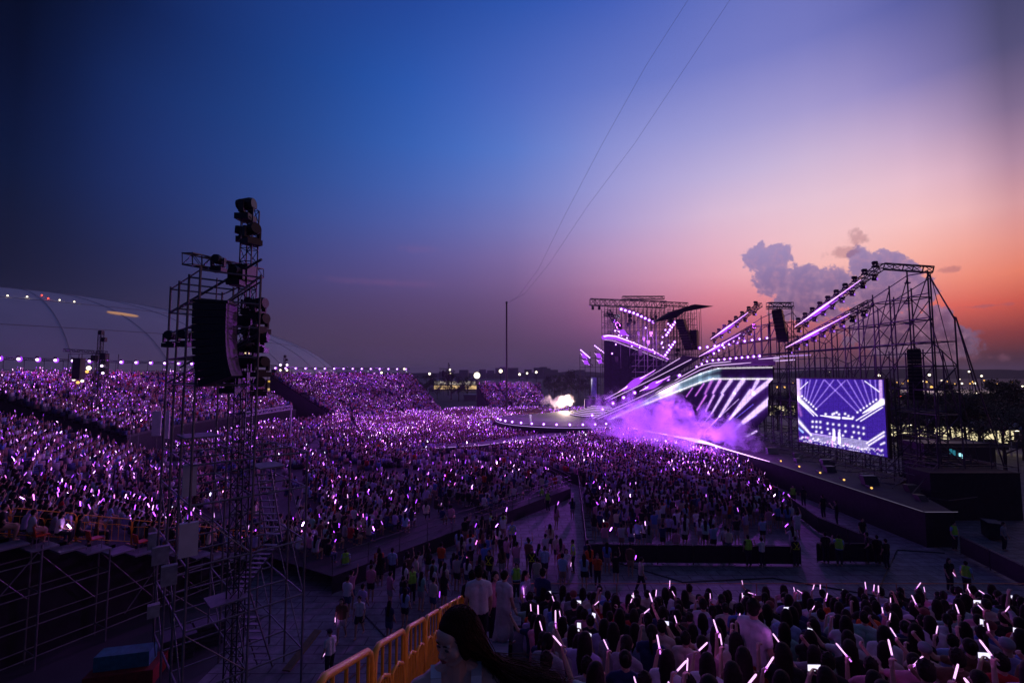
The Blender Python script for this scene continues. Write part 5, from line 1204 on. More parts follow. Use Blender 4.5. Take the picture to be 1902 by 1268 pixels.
MS = [mid_template(k, h) for k, h in ((STANDK[0], 'long'), (STANDK[1], 'short'), (STANDK[2], 'long'), (STANDK[0], 'short'))]
print('mid verts', [len(t[0]) for t in MT + MS])
def low_template(seat, raised):
    b = MB(); C = []
    def bx(p, c, w0, d0, w1, d1, z0, z1, x=0, y=0):
        n = len(b.v); vs = [(x + sx * w / 2, y + sy * d / 2, z) for (w, d, z) in ((w0, d0, z0), (w1, d1, z1)) for sx, sy in ((-1, -1), (1, -1), (1, 1), (-1, 1))]
        b.add(vs, [(3, 2, 1, 0), (4, 5, 6, 7), (0, 1, 5, 4), (1, 2, 6, 5), (2, 3, 7, 6), (3, 0, 4, 7)]); C.extend([c] * 8)
    zs = .45 if seat else .85
    if seat: bx(0, 2, .34, .5, .34, .5, .0, .55, 0, .15)
    else: bx(0, 2, .2, .16, .32, .2, 0, .88)
    bx(0, 1, .30, .2, .42, .22, zs, zs + .55); bx(0, 0, .1, .1, .1, .1, zs + .53, zs + .62)
    n = len(b.v); h = Vector((0, 0, zs + .73)); b.sphere(h, (.085, .1, .12), 6, 4); C.extend([3 if (v.y < h.y + .03 or v.z > h.z + .06) else 0 for v in b.v[n:]])
    if raised: bx(0, 0, .07, .07, .05, .05, zs + .45, zs + .95, .24, .12); g = (.24, .12, zs + .98)
    else: g = (.12, .3, zs + .25)
    tr = []
    for f in b.f:
        for i in range(1, len(f) - 1): tr.append((f[0], f[i], f[i+1]))
    return np.array([tuple(v) for v in b.v]), np.array(tr), np.array(C), np.array(g)
LT = [low_template(True, False), low_template(True, True), low_template(True, True)]; LS = [low_template(False, False), low_template(False, True), low_template(False, True)]
rng = np.random.default_rng(9)
slots = []      # x,y,z,yaw,seated,zone density of lights
def stagedir(x, y): return math.atan2(90 - y, 26 - x) - math.pi / 2
def arc_rows(a0, a1, r0, r1, occ, lights, skip=None):
    nr = int(round((r1 - r0) / ROW))
    for k in range(nr):
        r = r0 + (k + .5) * ROW; n = int(abs(a1 - a0) * r / .52)
        for i in range(n):
            a = a0 + (a1 - a0) * (i + .5) / n
            if (i % 24) in (11, 12) or noise.noise(Vector((k * .35, a0 * 7 + i * .09, 2.0))) > .33: continue
            if rng.random() > occ: continue
            p = pol(r, a); slots.append((p[0] + rng.normal(0, .05), p[1] + rng.normal(0, .05), zrow(r0 + k * ROW), stagedir(*p), 1, lights))
arc_rows(aA0 + .01, aA1 - .01, R0, 76, .9, .62); arc_rows(aB0, aB1, 64.5, 84, .95, .8); arc_rows(aC0, aC1, R0, 84, .97, .9); arc_rows(aD0, aD1, R0, 75.5, .97, .95)
def fill(poly, z, seated, occ, lights, dx=.55, dy=.8, rot=0.0, fade=None):
    P_ = np.array(poly); c = P_.mean(0); e = np.abs(P_ - c).max() * 1.5; ca, sa = math.cos(rot), math.sin(rot); out = []
    u = np.arange(-e, e, dx); v = np.arange(-e, e, dy); U, W_ = np.meshgrid(u, v); U = U + rng.normal(0, .09, U.shape); W_ = W_ + rng.normal(0, .07 if seated else .15, U.shape)
    X = c[0] + U * ca - W_ * sa; Y = c[1] + U * sa + W_ * ca; pts = np.stack([X.ravel(), Y.ravel()], 1); pts = pts[inpoly(pts, [tuple(p) for p in poly])]
    keep = rng.random(len(pts)) < occ; pts = pts[keep]
    for x, y in pts:
        l = lights
        if fade is not None:
            f = fade(x, y)
            if rng.random() > f[0]: continue
            l *= f[1]
        slots.append((x, y, z, stagedir(x, y) + rng.normal(0, .2), seated, l))
nzv = lambda x, y, s: noise.noise(Vector((x * s, y * s, 1.7)))
# floor seating (F3): rows facing the stage, dark empty gaps
def f3f(x, y):
    n = nzv(x, y, .13); g = 1.0
    for c_ in (24, 42): 
        r = math.hypot(x - OC.x, y - OC.y)
        if abs(r - c_) < .9: g = 0
    th = math.degrees(math.atan2(y - OC.y, x - OC.x)) % 360
    if (th % 15) < 1.2: g = 0
    if n > -.02: g *= .12 if y < 60 else .45
    return (g, 1.0 if y > 50 else .55)
f3in = [(-9.4, 25.2), (4.4, 42.3), (2.2, 48.6), (-5.2, 59.4), (-16, 65), (-28.5, 84), (-37, 107)] + [pol(R0 - .3, a) for a in np.linspace(aC0 - 0.25, aA0, 16)]
fill(f3in, .86, 1, .9, .72, .53, .86, R(38), f3f)
# middle standing block beyond the walkway (F2) out to the far stands
def notstage(x, y):
    if math.hypot(x - CT.x, y - CT.y) < CRr + 1.2: return (0, 1)
    return (1, 1)
fill([(-15.5, 67), (-13.5, 64.6), (-5, 69.2), (3, 76.6), (6.5, 79), (-2, 84), (-4.5, 92), (-2, 102), (5, 108), (14, 114), (22, 124), (20, 137), (-8, 138)] + [pol(R0 - .5, a) for a in np.linspace(aC1, aC0 - .25, 12)] + [(-36, 107), (-28, 85.5)], 0, 1, .93, .9, .52, .78, R(-15), notstage)
# right standing block
F1a = [P2(905, 848), P2(1150, 810), P2(1215, 818), P2(1300, 838), P2(1392, 885), P2(1440, 935), P2(1300, 960), P2(1120, 940), P2(1085, 905)]
fill(F1a, 0, 0, .9, .8, .55, .62, R(30), lambda x, y: (1 if y > 44 else .75, 1 if y > 48 else .45))
F1b = [P2(1085, 915), P2(1120, 940), P2(1300, 960), P2(1440, 935), P2(1480, 970), P2(1470, 985), P2(1300, 975), P2(1110, 990), P2(1090, 960)]
fill(F1b, 0, 0, .85, .45, .55, .62, R(10), lambda x, y: (1 if freep(x, y, .6) else 0, 1))
F1c = [P2(1095, 985), P2(1300, 972), P2(1470, 982), P2(1476, 1038), P2(1100, 1036)]
fill(F1c, 0, 0, .42, .4, .6, .8, R(5), lambda x, y: (1 if freep(x, y, .6) and x < 13 - (28 - y) * 0 else .5 if freep(x, y, .6) else 0, 1))
GAP = [pol(48, aA1 - .05), pol(78, aA1 - .02), pol(80, aB0 + .02), pol(60, aB0 + .03), pol(48, aB0 - .1)]
fill(GAP, 0, 0, .5, .4, .7, .8, .3, None)
for zp, oc in ZONES: fill([P2(*q) for q in zp], 0, 0, oc, .35, .62, .75, R(12), lambda x, y: (1 if freep(x, y, .6) and not (x > -1.4 and y < 14) else 0, 1))
S_ = np.array(slots); dist = np.hypot(S_[:, 0], S_[:, 1]); pp = proj_np(S_[:, :3] + np.array([0, 0, 1.0])); vis = (pp[:, 0] > -60) & (pp[:, 0] < 1960) & (S_[:, 1] > 5)
S_ = S_[vis]; dist = dist[vis]; print('mass people', len(S_), 'mid', int((dist < 46).sum()))
SH = np.array([SHIRTS[k] for k in SHIRTS]); SP = np.array([22, 8, 24, 10, 5, 8, 9, 3, 2, 12, 8, 3, 6], float); SP /= SP.sum()
Vs, Ts, Cs, GR = [], [], [], []; vo = 0
def emit(T, sel):
    global vo
    if not len(sel): return
    V0, F0, C0, g0 = T; n = len(sel); yaw = S_[sel, 3] + rng.normal(0, .25, n); c, s = np.cos(yaw), np.sin(yaw); sc_ = rng.uniform(.93, 1.06, n)
    rot = lambda v: np.stack([(c[:, None] * v[None, :, 0] - s[:, None] * v[None, :, 1]), (s[:, None] * v[None, :, 0] + c[:, None] * v[None, :, 1]), np.repeat(v[None, :, 2], n, 0)], 2) * sc_[:, None, None] + S_[sel, None, :3]
    Vs.append(rot(V0).reshape(-1, 3)); Ts.append((F0[None] + (vo + np.arange(n) * len(V0))[:, None, None]).reshape(-1, 3)); vo += n * len(V0)
    pal = np.zeros((n, 4, 3)); pal[:, 0] = np.array((.42, .26, .19)) * rng.uniform(.8, 1.15, (n, 1)); pal[:, 1] = SH[rng.choice(len(SH), n, p=SP)] * rng.uniform(.7, 1.1, (n, 1)); pal[:, 2] = np.array([(.02, .02, .03), (.04, .06, .14), (.3, .28, .3), (.3, .19, .14)])[rng.integers(0, 4, n)]; pal[:, 3] = (.012, .009, .008)
    Cs.append(pal[:, C0].reshape(-1, 3)); GR.append((sel, rot(g0[None, :])[:, 0]))
mid = dist < 46; seated = S_[:, 4] > .5
for flag, tm, tl in ((seated, MT, LT), (~seated, MS, LS)):
    i = np.where(flag & mid)[0]; ch = rng.integers(0, len(tm), len(i))
    for k, T in enumerate(tm): emit(T, i[ch == k])
    i = np.where(flag & ~mid)[0]; ch = rng.integers(0, len(tl), len(i))
    for k, T in enumerate(tl): emit(T, i[ch == k])
o = np_mesh('crowd', np.concatenate(Vs), np.concatenate(Ts), np.concatenate(Cs), CM); tag(o, 'dense crowd of thousands filling the stands and field', 'crowd', None, 'stuff')
# their light sticks
b = MB(); b.path([(0, 0, -.5), (0, 0, -.42), (0, 0, .42), (0, 0, .5)], [.3, 1, 1, .3], 5); BV = np.array([tuple(v) for v in b.v]); BT = []
for f in b.f:
    for i in range(1, len(f) - 1): BT.append((f[0], f[i], f[i+1]))
BT = np.array(BT); Vs, Ts, Cs = [], [], []; vo = 0
for sel, g in GR:
    cl_ = np.array([noise.noise(Vector((a * .12, b2 * .12, 5.0))) for a, b2 in S_[sel, :2]]); keep = rng.random(len(sel)) < S_[sel, 5] * np.clip(.68 + cl_ * 2.2, .10, 1.0); g = g[keep]; n = len(g); d = dist[sel][keep]
    if not n: continue
    Ln = np.where(d < 36, .26, .22); rad_ = np.interp(d, [20, 34, 45, 80, 140], [.021, .019, .018, .027, .042]); Ln = np.maximum(Ln, rad_ * 2.4)
    ax = np.stack([rng.normal(0, .42, n), rng.normal(0, .42, n), np.ones(n)], 1); ax /= np.linalg.norm(ax, axis=1)[:, None]; e1 = np.cross(ax, [0, 1, 0]); e1 /= np.linalg.norm(e1, axis=1)[:, None]; e2 = np.cross(ax, e1)
    c = g + ax * Ln[:, None] * .6 + np.array([0, 0, .03])
    Vv = c[:, None] + e1[:, None] * BV[None, :, 0:1] * rad_[:, None, None] + e2[:, None] * BV[None, :, 1:2] * rad_[:, None, None] + ax[:, None] * BV[None, :, 2:3] * Ln[:, None, None]
    Vs.append(Vv.reshape(-1, 3)); Ts.append((BT[None] + (vo + np.arange(n) * len(BV))[:, None, None]).reshape(-1, 3)); vo += n * len(BV)
    pal = np.array([(.8, .38, 1), (.55, .14, 1), (.36, .05, 1), (.8, .16, .8), (.75, .7, 1)]); w = rng.choice(5, n, p=[.24, .34, .30, .09, .03]); st = rng.lognormal(-.1, .85, n) * np.interp(d, [20, 34, 60, 140], [5.5, 4.2, 1.9, 1.25])
    Cs.append(np.repeat(pal[w] * st[:, None], len(BV), 0))
o = np_mesh('light_sticks', np.concatenate(Vs), np.concatenate(Ts), np.concatenate(Cs), EM); tag(o, 'thousands of violet light sticks glowing over the crowd', 'light sticks', None, 'stuff')
# soft violet light the sticks throw on the seated blocks
lamp('AREA', 'crowd_glow', (-32, 38, 16), 560, V, 14, (-28, 36, 3)); lamp('AREA', 'crowd_glow', (-12, 55, 13), 640, V, 22, (-12, 52, 0))
lamp('AREA', 'crowd_glow', (12, 46, 12), 190, V, 16, (13, 45, 0)); lamp('AREA', 'crowd_glow', (-15, 95, 16), 7500, V, 34, (-15, 95, 0))
lamp('AREA', 'crowd_glow', (6, 8, 13.5), 7, (.62, .2, 1), 8, (5, 9, 5)); lamp('AREA', 'crowd_glow', (-3, 24, 9), 20, (.5, .3, 1), 10, (-3, 26, 0))
# ------------------------------------------------------------------ near delay tower
t = thing('scaffold_tower', 'tall dark scaffold tower in the left foreground with mast, ladders and platforms', 'scaffold', (-10, 17, 0))
A0 = Vector((-10.1, 15.0, 0)); U_ = Vector((-.7071, .7071, 0)) * 1.67; V_2 = Vector((.7071, .7071, 0)) * 1.8; HT = 14.45
sg = dict(upright=[], ledger=[], brace=[]); Z = lambda z: Vector((0, 0, z))
for j in range(3):
    for i in range(4):
        p = A0 + U_ * i + V_2 * j; h = HT if j < 2 else 8.1
        sg['upright'].append((p, p + Z(h), .042))
        n = 0
        for z in (1.15, 3.05, 4.95, 6.85, 8.1, 10.6, 11.55, 12.57, 13.4, 14.35):
            if z > h: break
            if i < 3: sg['ledger'].append((p + Z(z), p + U_ + Z(z), .032))
            if j < (1 if z > 8.2 else 2): sg['ledger'].append((p + Z(z), p + V_2 + Z(z), .032))
            if (n + i) % 2 == 0 and i < 3 and z < 6.5: sg['brace'].append((p + Z(z), p + U_ + Z(z + 1.8), .022))
            if n % 2 == 0 and j < 1 and i in (0, 3) and z < 7: sg['brace'].append((p + V_2 + Z(z), p + Z(z + 1.8), .022))
            n += 1
p = A0
sg['brace'] += [(A0 + Z(11.1), A0 + U_ * 3 + Z(10.9), .03), (A0 + U_ * 0 + Z(12.6), A0 + V_2 + Z(14.4), .04), (A0 + U_ * 3 + Z(12.3), A0 + V_2 + Z(14.2), .03), (A0 + U_ * 3 + Z(10.6), A0 + V_2 + Z(12.4), .032), (A0 + U_ * 2 + Z(10.6), A0 + V_2 * 1 + Z(12.3), .026), (A0 + U_ * 3 + Z(13.4), A0 + V_2 + Z(15.0), .045), (A0 + U_ * 1.5 + Z(11.2), A0 + V_2 + Z(12.8), .03), (A0 + V_2 * 2 + Z(3), A0 + V_2 * 2 + U_ + Z(5), .022)]
segs_to_parts(t, sg, dict(upright=M['steel'], ledger=M['steel'], brace=M['steel']), 95)
MX = Vector((-9.75, 17.1, 0)); b = MB(); truss(b, MX, MX + Z(17.1), .42, .42, .5, .028, .016, up=(0, 1, 0)); b.obj('mast', M['alu'], t)
b = MB(); truss(b, at(348, 480, 14.7), at(482, 508, 18.6), .34, .36, .42, .026, .015); b.obj('top_beam', M['alu'], t)
b = MB(); b.box(MX + Vector((-.1, -.2, 14.55)), (.7, .6, .75)); b.box(MX + Z(12.9), (.6, .5, .35)); b.obj('mast_sleeve', M['black'], t)
for (c, d) in (((-10.6, 16.0, 8.9), (1.0, 1.3, .05)), ((-9.2, 17.9, 7.55), (.9, 1.2, .05)), ((-10.0, 17.0, 3.15), (1.2, 1.0, .05))):
    b = MB(); b.box(c, d, rz=R(45)); b.obj('platform', M['deck'], t)
for (p0, p1, w) in (((-9.35, 18.5, 0), (-9.85, 17.6, 3.2), .62), ((-9.9, 17.4, 3.2), (-8.75, 17.6, 4.9), .6), ((-8.7, 17.6, 4.9), (-9.25, 17.7, 7.5), .6)):
    p0, p1 = Vector(p0), Vector(p1); sx = Vector((w / 2, -.05, 0)); st = None
    b = MB(); b.tube(p0 - sx, p1 - sx, .028, 6); b.tube(p0 + sx, p1 + sx, .028, 6); st = b.obj('ladder', M['steel'], t)
    for i in range(1, 11):
        c = p0.lerp(p1, i / 11); b = MB(); b.box(c, (w, .17, .025)); b.obj('tread', M['steel'], st)
for i, (px, py, w, h, Y) in enumerate([(352, 891, .38, 1.0, 15.3), (350, 1001, .5, 1.02, 15.0), (283, 1004, .22, .5, 15.6), (298, 1030, .45, .55, 15.6), (314, 1067, .42, .6, 15.2), (285, 1133, .3, .36, 14.6)]):
    c = at(px, py, Y); q = thing('cable_box', ['white box high on the tower post', 'largest white box at mid height of the tower', 'thin pale board on the leftmost post', 'grey box under the thin pale board', 'grey box below the largest white one', 'small pale square box lowest on the tower'][i], 'equipment box', c, 0, 'pale boxes strapped to the tower')
    b = MB(); b.box(c, (w, .2, h), rz=R(38)); b.obj('casing', M['white'] if i < 2 else mat('pale_grey_%d' % i, (.3, .3, .32)), q); b = MB(); b.tube(c + Z(-h / 2), c + Vector((.05, .1, -h / 2 - 1.2)), .012, 5); b.obj('cable', M['black'], q)
la = line_array('big curved black speaker array hanging in the left foreground tower', at(401, 566, 15.4), 1.0, 2.55, 11, .98, .36, R(-78))
heads = [(456, 410, 17.1, 1.5, R(90)), (467, 455, 17.0, 1.4, R(60)), (447, 448, 17.2, 1.0, R(-60)), (480, 592, 16.9, 1.35, R(80)), (462, 585, 17.1, 1.2, R(200)), (484, 620, 16.9, 1.3, R(70)), (462, 640, 17.2, 1.2, R(-30)), (482, 655, 16.9, 1.35, R(100)), (458, 675, 17.0, 1.5, R(170)), (484, 700, 16.9, 1.3, R(60)), (452, 702, 17.1, 1.3, R(0)), (428, 730, 17.1, 1.4, R(0)), (480, 735, 17.0, 1.2, R(40)), (316, 645, 17.6, 1.1, R(10)), (343, 644, 17.0, 1.1, R(0)), (405, 505, 15.6, 1.0, R(0)), (438, 530, 16.4, 1.2, R(0))]
for i, (px, py, Y, s, rz) in enumerate(heads):
    f_ = fixture(at(px, py, Y), rz, 'black lamp on the left foreground tower, %s from the mast top' % ordn(i + 1), 'lamps on the left foreground tower', False, s)
    if True:
        for c_ in list(f_.children):
            for l_ in list(c_.children): bpy.data.objects.remove(l_)
for (px, py) in ((361, 622), (457, 655), (362, 628)):
    pass
for i, (px, py, r) in enumerate([(362, 626, .10), (457, 654, .10)]):
    c = at(px, py, 17.6); q = thing('work_light', 'warm work light glowing %s the big black speaker array' % ['left of', 'right of'][i], 'work light', c); b = MB(); b.box(c, (.22, .1, .12)); b.obj('lens', emat('work_lens_%d' % i, (1, .72, .4), 1.6), q); b = MB(); b.box(c + Vector((0, .1, .02)), (.26, .1, .18)); b.obj('housing', M['black'], q)
# lower left: skip and pallets
c = gnd(240, 1262, .0); 
q = thing('storage_bin', 'teal lidded bin with a red base in the dark lower left corner', 'bin', (c.x, c.y, 0)); b = MB(); b.prism([c + Vector((-.9, -.5, .55)), c + Vector((.75, -.1, .55)), c + Vector((.6, .5, .55)), c + Vector((-1.05, .1, .55))], (0, 0, .5)); b.obj('lid', mat('teal_plastic', (.03, .16, .2)), q); b = MB(); b.box(c + Vector((-.1, 0, .28)), (2.1, 1.2, .54), rz=R(15)); b.obj('base', mat('red_plastic', (.25, .02, .01)), q)
for i, (px, py) in enumerate([(385, 1190), (330, 1215)]):
    c = gnd(px, py); q = thing('pallet_stack', ['stack of dark flat panels under the tower ladder', 'second stack of flat panels nearer the tower post'][i], 'pallets', c, 0)
    for k in range(5): b = MB(); b.box(c + Z(.09 + .17 * k), (1.1, 1.0, .13), rz=R(30 + 3 * k)); b.obj('panel', M['dsteel'], q)
c = gnd(560, 1225); q = thing('board', 'long wooden board leaning at the tower foot', 'board', c); b = MB(); b.prism([c + Vector((-.4, -.7, .02)), c + Vector((-.1, -.75, .02)), c + Vector((.5, .6, .75)), c + Vector((.2, .65, .75))], (0, 0, .05)); b.obj('plank', mat('plywood', (.25, .15, .08)), q)
# entrance gate frame with pale top between stand A and B
q = thing('entrance_gate', 'pale lit gate frame over a dark field entrance', 'gate', at(500, 800, 62)); b = MB()
a_, b_, c_ = at(455, 769, 62), at(541, 756, 68), at(541, 800, 68)
truss(b, a_, b_, .5, .5, .9, .06, .04); b.obj('crossbeam', M['white'], q)
for p0 in (a_, b_): b = MB(); b.tube(p0, (p0.x, p0.y, .5), .12, 6); b.obj('post', M['white'], q)
for i, (px, py, w, h) in enumerate([(291, 786, 1.1, 3.0), (311, 788, .5, 3.4)]):
    c = at(px, py, 58); q = thing('banner', ['wide pale banner at the dark gap wall', 'narrow bright banner at the dark gap wall'][i], 'banner', (c.x, c.y, 0)); b = MB(); b.box(c, (w, .12, h)); b.obj('cloth', M['white'], q); b = MB(); b.tube((c.x, c.y + .1, 0), (c.x, c.y + .1, c.z + h / 2), .05, 5); b.obj('post', M['dsteel'], q)
# distant towers
def mini_tower(label, px, top, Y, lamps):
    base = at(px, 700, Y); x, y = base.x, base.y; zt = at(px, top, Y).z; q = thing('scaffold_tower', label, 'scaffold', (x, y, 0), 0, 'lamp towers in the crowd'); b = MB(); truss(b, (x, y, 0), (x, y, zt), .45, .45, .6, .05, .03, up=(0, 1, 0)); b.obj('mast', M['alu'], q)
    b = MB(); truss(b, (x - 4.6, y - .5, zt - 2.7), (x + .6, y + .4, zt - 3.0), .35, .35, .6, .04, .03); b.obj('top_beam', M['alu'], q)
    for i in range(4):
        for j in range(2):
            p = Vector((x - 4.4 + 1.9 * i, y + 1.6 * j, 0)); b = MB(); b.tube(p, p + Z(zt - 3.2), .05, 5); b.obj('upright', M['dsteel'], q)
    for k in range(5): b = MB(); z = 3 + (zt - 6.2) * k / 4; b.tube((x - 4.4, y, z), (x + 1.3, y, z), .04, 4); b.obj('ledger', M['dsteel'], q)
    b = MB(); b.box((x - 2.6, y - .3, zt - 5.3), (1.1, .8, 3.0)); b.obj('speaker_stack', M['black'], q)
    for (dx, dz, s) in [(0, -.2, .6), (.5, -1.2, .6), (.7, -3.6, .9), (.8, -4.6, .9), (-.7, -3.8, .8), (.8, -5.6, .9)]:
        b = MB(); b.box((x + dx, y, zt + dz), (s * .8, s * .7, s)); b.obj('lamp_head', M['black'], q)
    for (dx, dz, r, mm_) in lamps: b = MB(); b.sphere((x + dx, y - .5, zt + dz), r, 8, 6); b.obj('lamp', M[mm_], q)
mini_tower('middle-sized lamp tower with warm lights in front of the dome', 183, 615, 66, [(-1.0, -5.2, .28, 'bulbw'), (-1.2, -5.7, .2, 'warm'), (.8, -4.9, .16, 'bulb'), (1.0, -5.9, .16, 'bulb'), (-3.0, -6.8, .18, 'bulbw'), (-2.4, -7.2, .2, 'warm'), (-1.8, -7.0, .18, 'bulbw')])
mini_tower('small lamp tower beside the widest far grandstand', 528, 660, 128, [(-.9, -2.6, .3, 'bulb'), (.9, -2.6, .3, 'bulb'), (-.9, -4, .28, 'bulbw'), (.9, -4, .28, 'bulbw'), (-.9, -5.6, .28, 'bulbw'), (.9, -5.6, .28, 'bulbw'), (.4, -8, .25, 'bulbw')])
mini_tower('tiniest lamp tower on the horizon behind the far grandstand', 833, 674, 235, [(.8, -3.4, .5, 'bulbw'), (.8, -5.2, .5, 'bulbw')])
# ------------------------------------------------------------------ dome
dc = Vector((-292, 262, 0)); DA, DH = 186, 55
q = thing('dome', 'huge pale ribbed dome roof behind the left crowd', 'dome building', dc); b = MB(); b.sphere(dc, (DA, DA, DH), 96, 60); b.obj('membrane', M['dome'], q, smooth=True)
for k in range(40):
    a = 2 * math.pi * k / 40; b = MB(); b.path([dc + Vector((DA * 1.001 * math.sin(tt) * math.cos(a), DA * 1.001 * math.sin(tt) * math.sin(a), DH * 1.002 * math.cos(tt))) for tt in np.linspace(.18, math.pi / 2, 26)], .10, 4); b.obj('seam', mat('seam_line', (.45, .44, .48)) if k == 0 else bpy.data.materials['seam_line'], q)
for tt in (.42, .75, 1.05): b = MB(); b.path([dc + Vector((DA * 1.001 * math.sin(tt) * math.cos(a), DA * 1.001 * math.sin(tt) * math.sin(a), DH * 1.002 * math.cos(tt))) for a in np.linspace(0, 2 * math.pi, 80)], .10, 4); b.obj('seam', bpy.data.materials['seam_line'], q)
def on_dome(px, py):
    d = ray(px, py); o = Vector((0, 0, CAMH)) - dc; s = Vector((1 / DA, 1 / DA, 1 / DH)); D = Vector((d.x * s.x, d.y * s.y, d.z * s.z)); O = Vector((o.x * s.x, o.y * s.y, o.z * s.z)); aa, bb, cc = D.dot(D), 2 * D.dot(O), O.dot(O) - 1; di = bb * bb - 4 * aa * cc
    if di < 0: return None
    return Vector((0, 0, CAMH)) + d * ((-bb - math.sqrt(di)) / (2 * aa))
for i, (px, py, m) in enumerate([(19, 552, 'bulbw'), (55, 554, 'bulbw'), (115, 560, 'bulbw'), (142, 563, 'bulbw'), (82, 551, 'red'), (94, 557, 'red')]):
    p = None; yy = py
    while p is None and yy < py + 30: p = on_dome(px, yy); yy += 1
    if p is None: continue
    p = p * 1 + Vector((0, -1, .5)); l = thing('beacon', '%s light on top of the dome, %s' % ('red' if m == 'red' else 'white', ['leftmost white', 'second white', 'third white', 'rightmost white', 'upper red', 'lower red'][i]), 'beacon light', p); b = MB(); b.sphere(p, .3, 8, 6); b.obj('bulb', M[m], l); b = MB(); b.tube(p - Z(.5), p - Z(1.6), .15, 5); b.obj('mount', M['dsteel'], l)
p0 = on_dome(228, 584)
if p0 is not None:
    l = thing('glint_patch', 'orange oval reflection on the dome side, made as a glowing patch', 'glint', p0); b = MB(); nn = Vector(((p0 - dc).x / DA ** 2, (p0 - dc).y / DA ** 2, (p0 - dc).z / DH ** 2)).normalized(); e1 = Vector((0, 0, 1)).cross(nn).normalized(); e2 = nn.cross(e1)
    b.prism([p0 + nn * .3 + e1 * 5.2 * math.cos(a) + e2 * 2.0 * math.sin(a) + e2 * 1.2 * math.cos(a) * -1 for a in np.linspace(0, 2 * math.pi, 20, endpoint=False)], nn * .1); b.obj('glint_face', emat('orange_glow', (1, .5, .3), .42), l)  # glowing oval added to imitate a reflection on the membrane
# ------------------------------------------------------------------ background buildings, masts, lamps
def building(label, px0, px1, pyt, Y, depth, wins, roof=None, cat='building', wallm='bld', lit='winlit'):
    a, c = at(px0, pyt, Y), at(px1, pyt, Y); q = thing('building', label, cat, ((a.x + c.x) / 2, Y, 0)); b = MB(); b.box(((a.x + c.x) / 2, Y + depth / 2, a.z / 2), (c.x - a.x, depth, a.z)); b.obj('wall', M[wallm], q)
    b = MB(); b.box(((a.x + c.x) / 2, Y + depth / 2, a.z + .25), (c.x - a.x + 1, depth + 1, .5)); b.obj('roof', M['roofm'], q)
    for (wx, wy, w, h) in wins: p = at(wx, wy, Y); b = MB(); b.box((p.x, Y - .06, p.z), (w, .1, h)); b.obj('window', M[lit], q)
    return q
building('low building with warm lit windows behind the small lamp tower', 478, 600, 712, 150, 16, [(x, y, 2.4, 1.7) for x in (497, 507, 519, 538, 548, 560, 571) for y in (726, 735)] )
bb_ = building('hall with a long bright white front beyond the far stands', 806, 884, 708, 300, 30, [(x, 719, 9.5, 2.4) for x in (820, 848, 872)], lit='winlit')
b = MB(); p = at(845, 711, 299.5); b.box((p.x, 299.4, p.z), (26, .3, 2.2)); b.obj('lit_fascia', emat('lit_fascia', (1, .85, .7), .45), bb_)
building('pale roofed shed between the two far grandstands', 862, 884, 735, 190, 8, [])
l = thing('canopy', 'thin yellow lit canopy edge at the dome foot', 'canopy', at(500, 708, 150)); b = MB(); p = at(497, 708, 149); b.box(p, (9, 1, .5)); b.obj('lit_edge', emat('yellow_edge', (1, .6, .1), .8), l); b = MB(); b.box(p + Vector((0, 1, .5)), (9.5, 3, .3)); b.obj('roof', M['roofm'], l)
for i, (px, w) in enumerate([(83, 9), (266, 6)]):
    p = at(px, 699, 130); l = thing('lit_tent', 'warm lit oval tent %s the middle lamp tower' % ['left of', 'right of'][i], 'tent', (p.x, p.y, 0)); b = MB(); b.sphere((p.x, p.y, 8.3), (w * .45, 3, 2.8), 14, 8); b.obj('canvas', emat('tent_glow_%d' % i, (1, .62, .3), .55), l); b = MB(); b.tube((p.x, p.y, 0), (p.x, p.y, 6), .3, 6); b.obj('pole', M['dsteel'], l)
rr = random.Random(4)
for i in range(17):
    px = rr.choice([rr.uniform(925, 1012), rr.uniform(925, 1012), rr.uniform(1012, 1080), rr.uniform(770, 925)]); w = rr.uniform(10, 26); top = rr.uniform(681, 689) if px < 1012 and px > 925 else rr.uniform(686, 691)
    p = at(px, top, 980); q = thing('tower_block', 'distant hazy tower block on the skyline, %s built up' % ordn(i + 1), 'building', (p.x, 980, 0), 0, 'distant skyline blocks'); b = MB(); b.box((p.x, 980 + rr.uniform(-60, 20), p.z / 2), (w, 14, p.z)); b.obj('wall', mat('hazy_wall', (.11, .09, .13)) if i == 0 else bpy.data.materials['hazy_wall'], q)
for i, o in enumerate(sorted([o for o in bpy.data.objects if o.name.startswith('tower_block')], key=lambda o: o.location.x)): o['label'] = 'distant hazy tower block on the horizon, %s from the left' % ordn(i + 1)
def street_lamp(px, py, Y, r, label, m='warm', g='street lamps beyond the field'):
    p = at(px, py, Y); q = thing('street_lamp', label, 'street lamp', (p.x, p.y, 0), 0, g); b = MB(); b.tube((p.x, p.y, 0), (p.x, p.y, p.z), .14, 5); b.obj('pole', M['dsteel'], q); b = MB(); b.sphere((p.x, p.y - .3, p.z), r, 10, 7); b.obj('lamp', M[m], q); b = MB(); b.box((p.x, p.y, p.z + r + .1), (r * 2, .5, .2)); b.obj('hood', M['dsteel'], q)
for i, (px, py, Y, r) in enumerate([(709, 692, 175, .45), (751, 685, 190, .5), (762, 695, 180, .4), (798, 694, 200, .55), (886, 697, 150, 1.1), (930, 689, 190, .8), (965, 695, 200, .55), (979, 693, 210, .5), (996, 691, 220, .6)]):
    street_lamp(px, py, Y, r * .9, 'bright white floodlight above the far stands, %s from the left' % ordn(i + 1), 'bulbw', 'floodlights above the far stands')
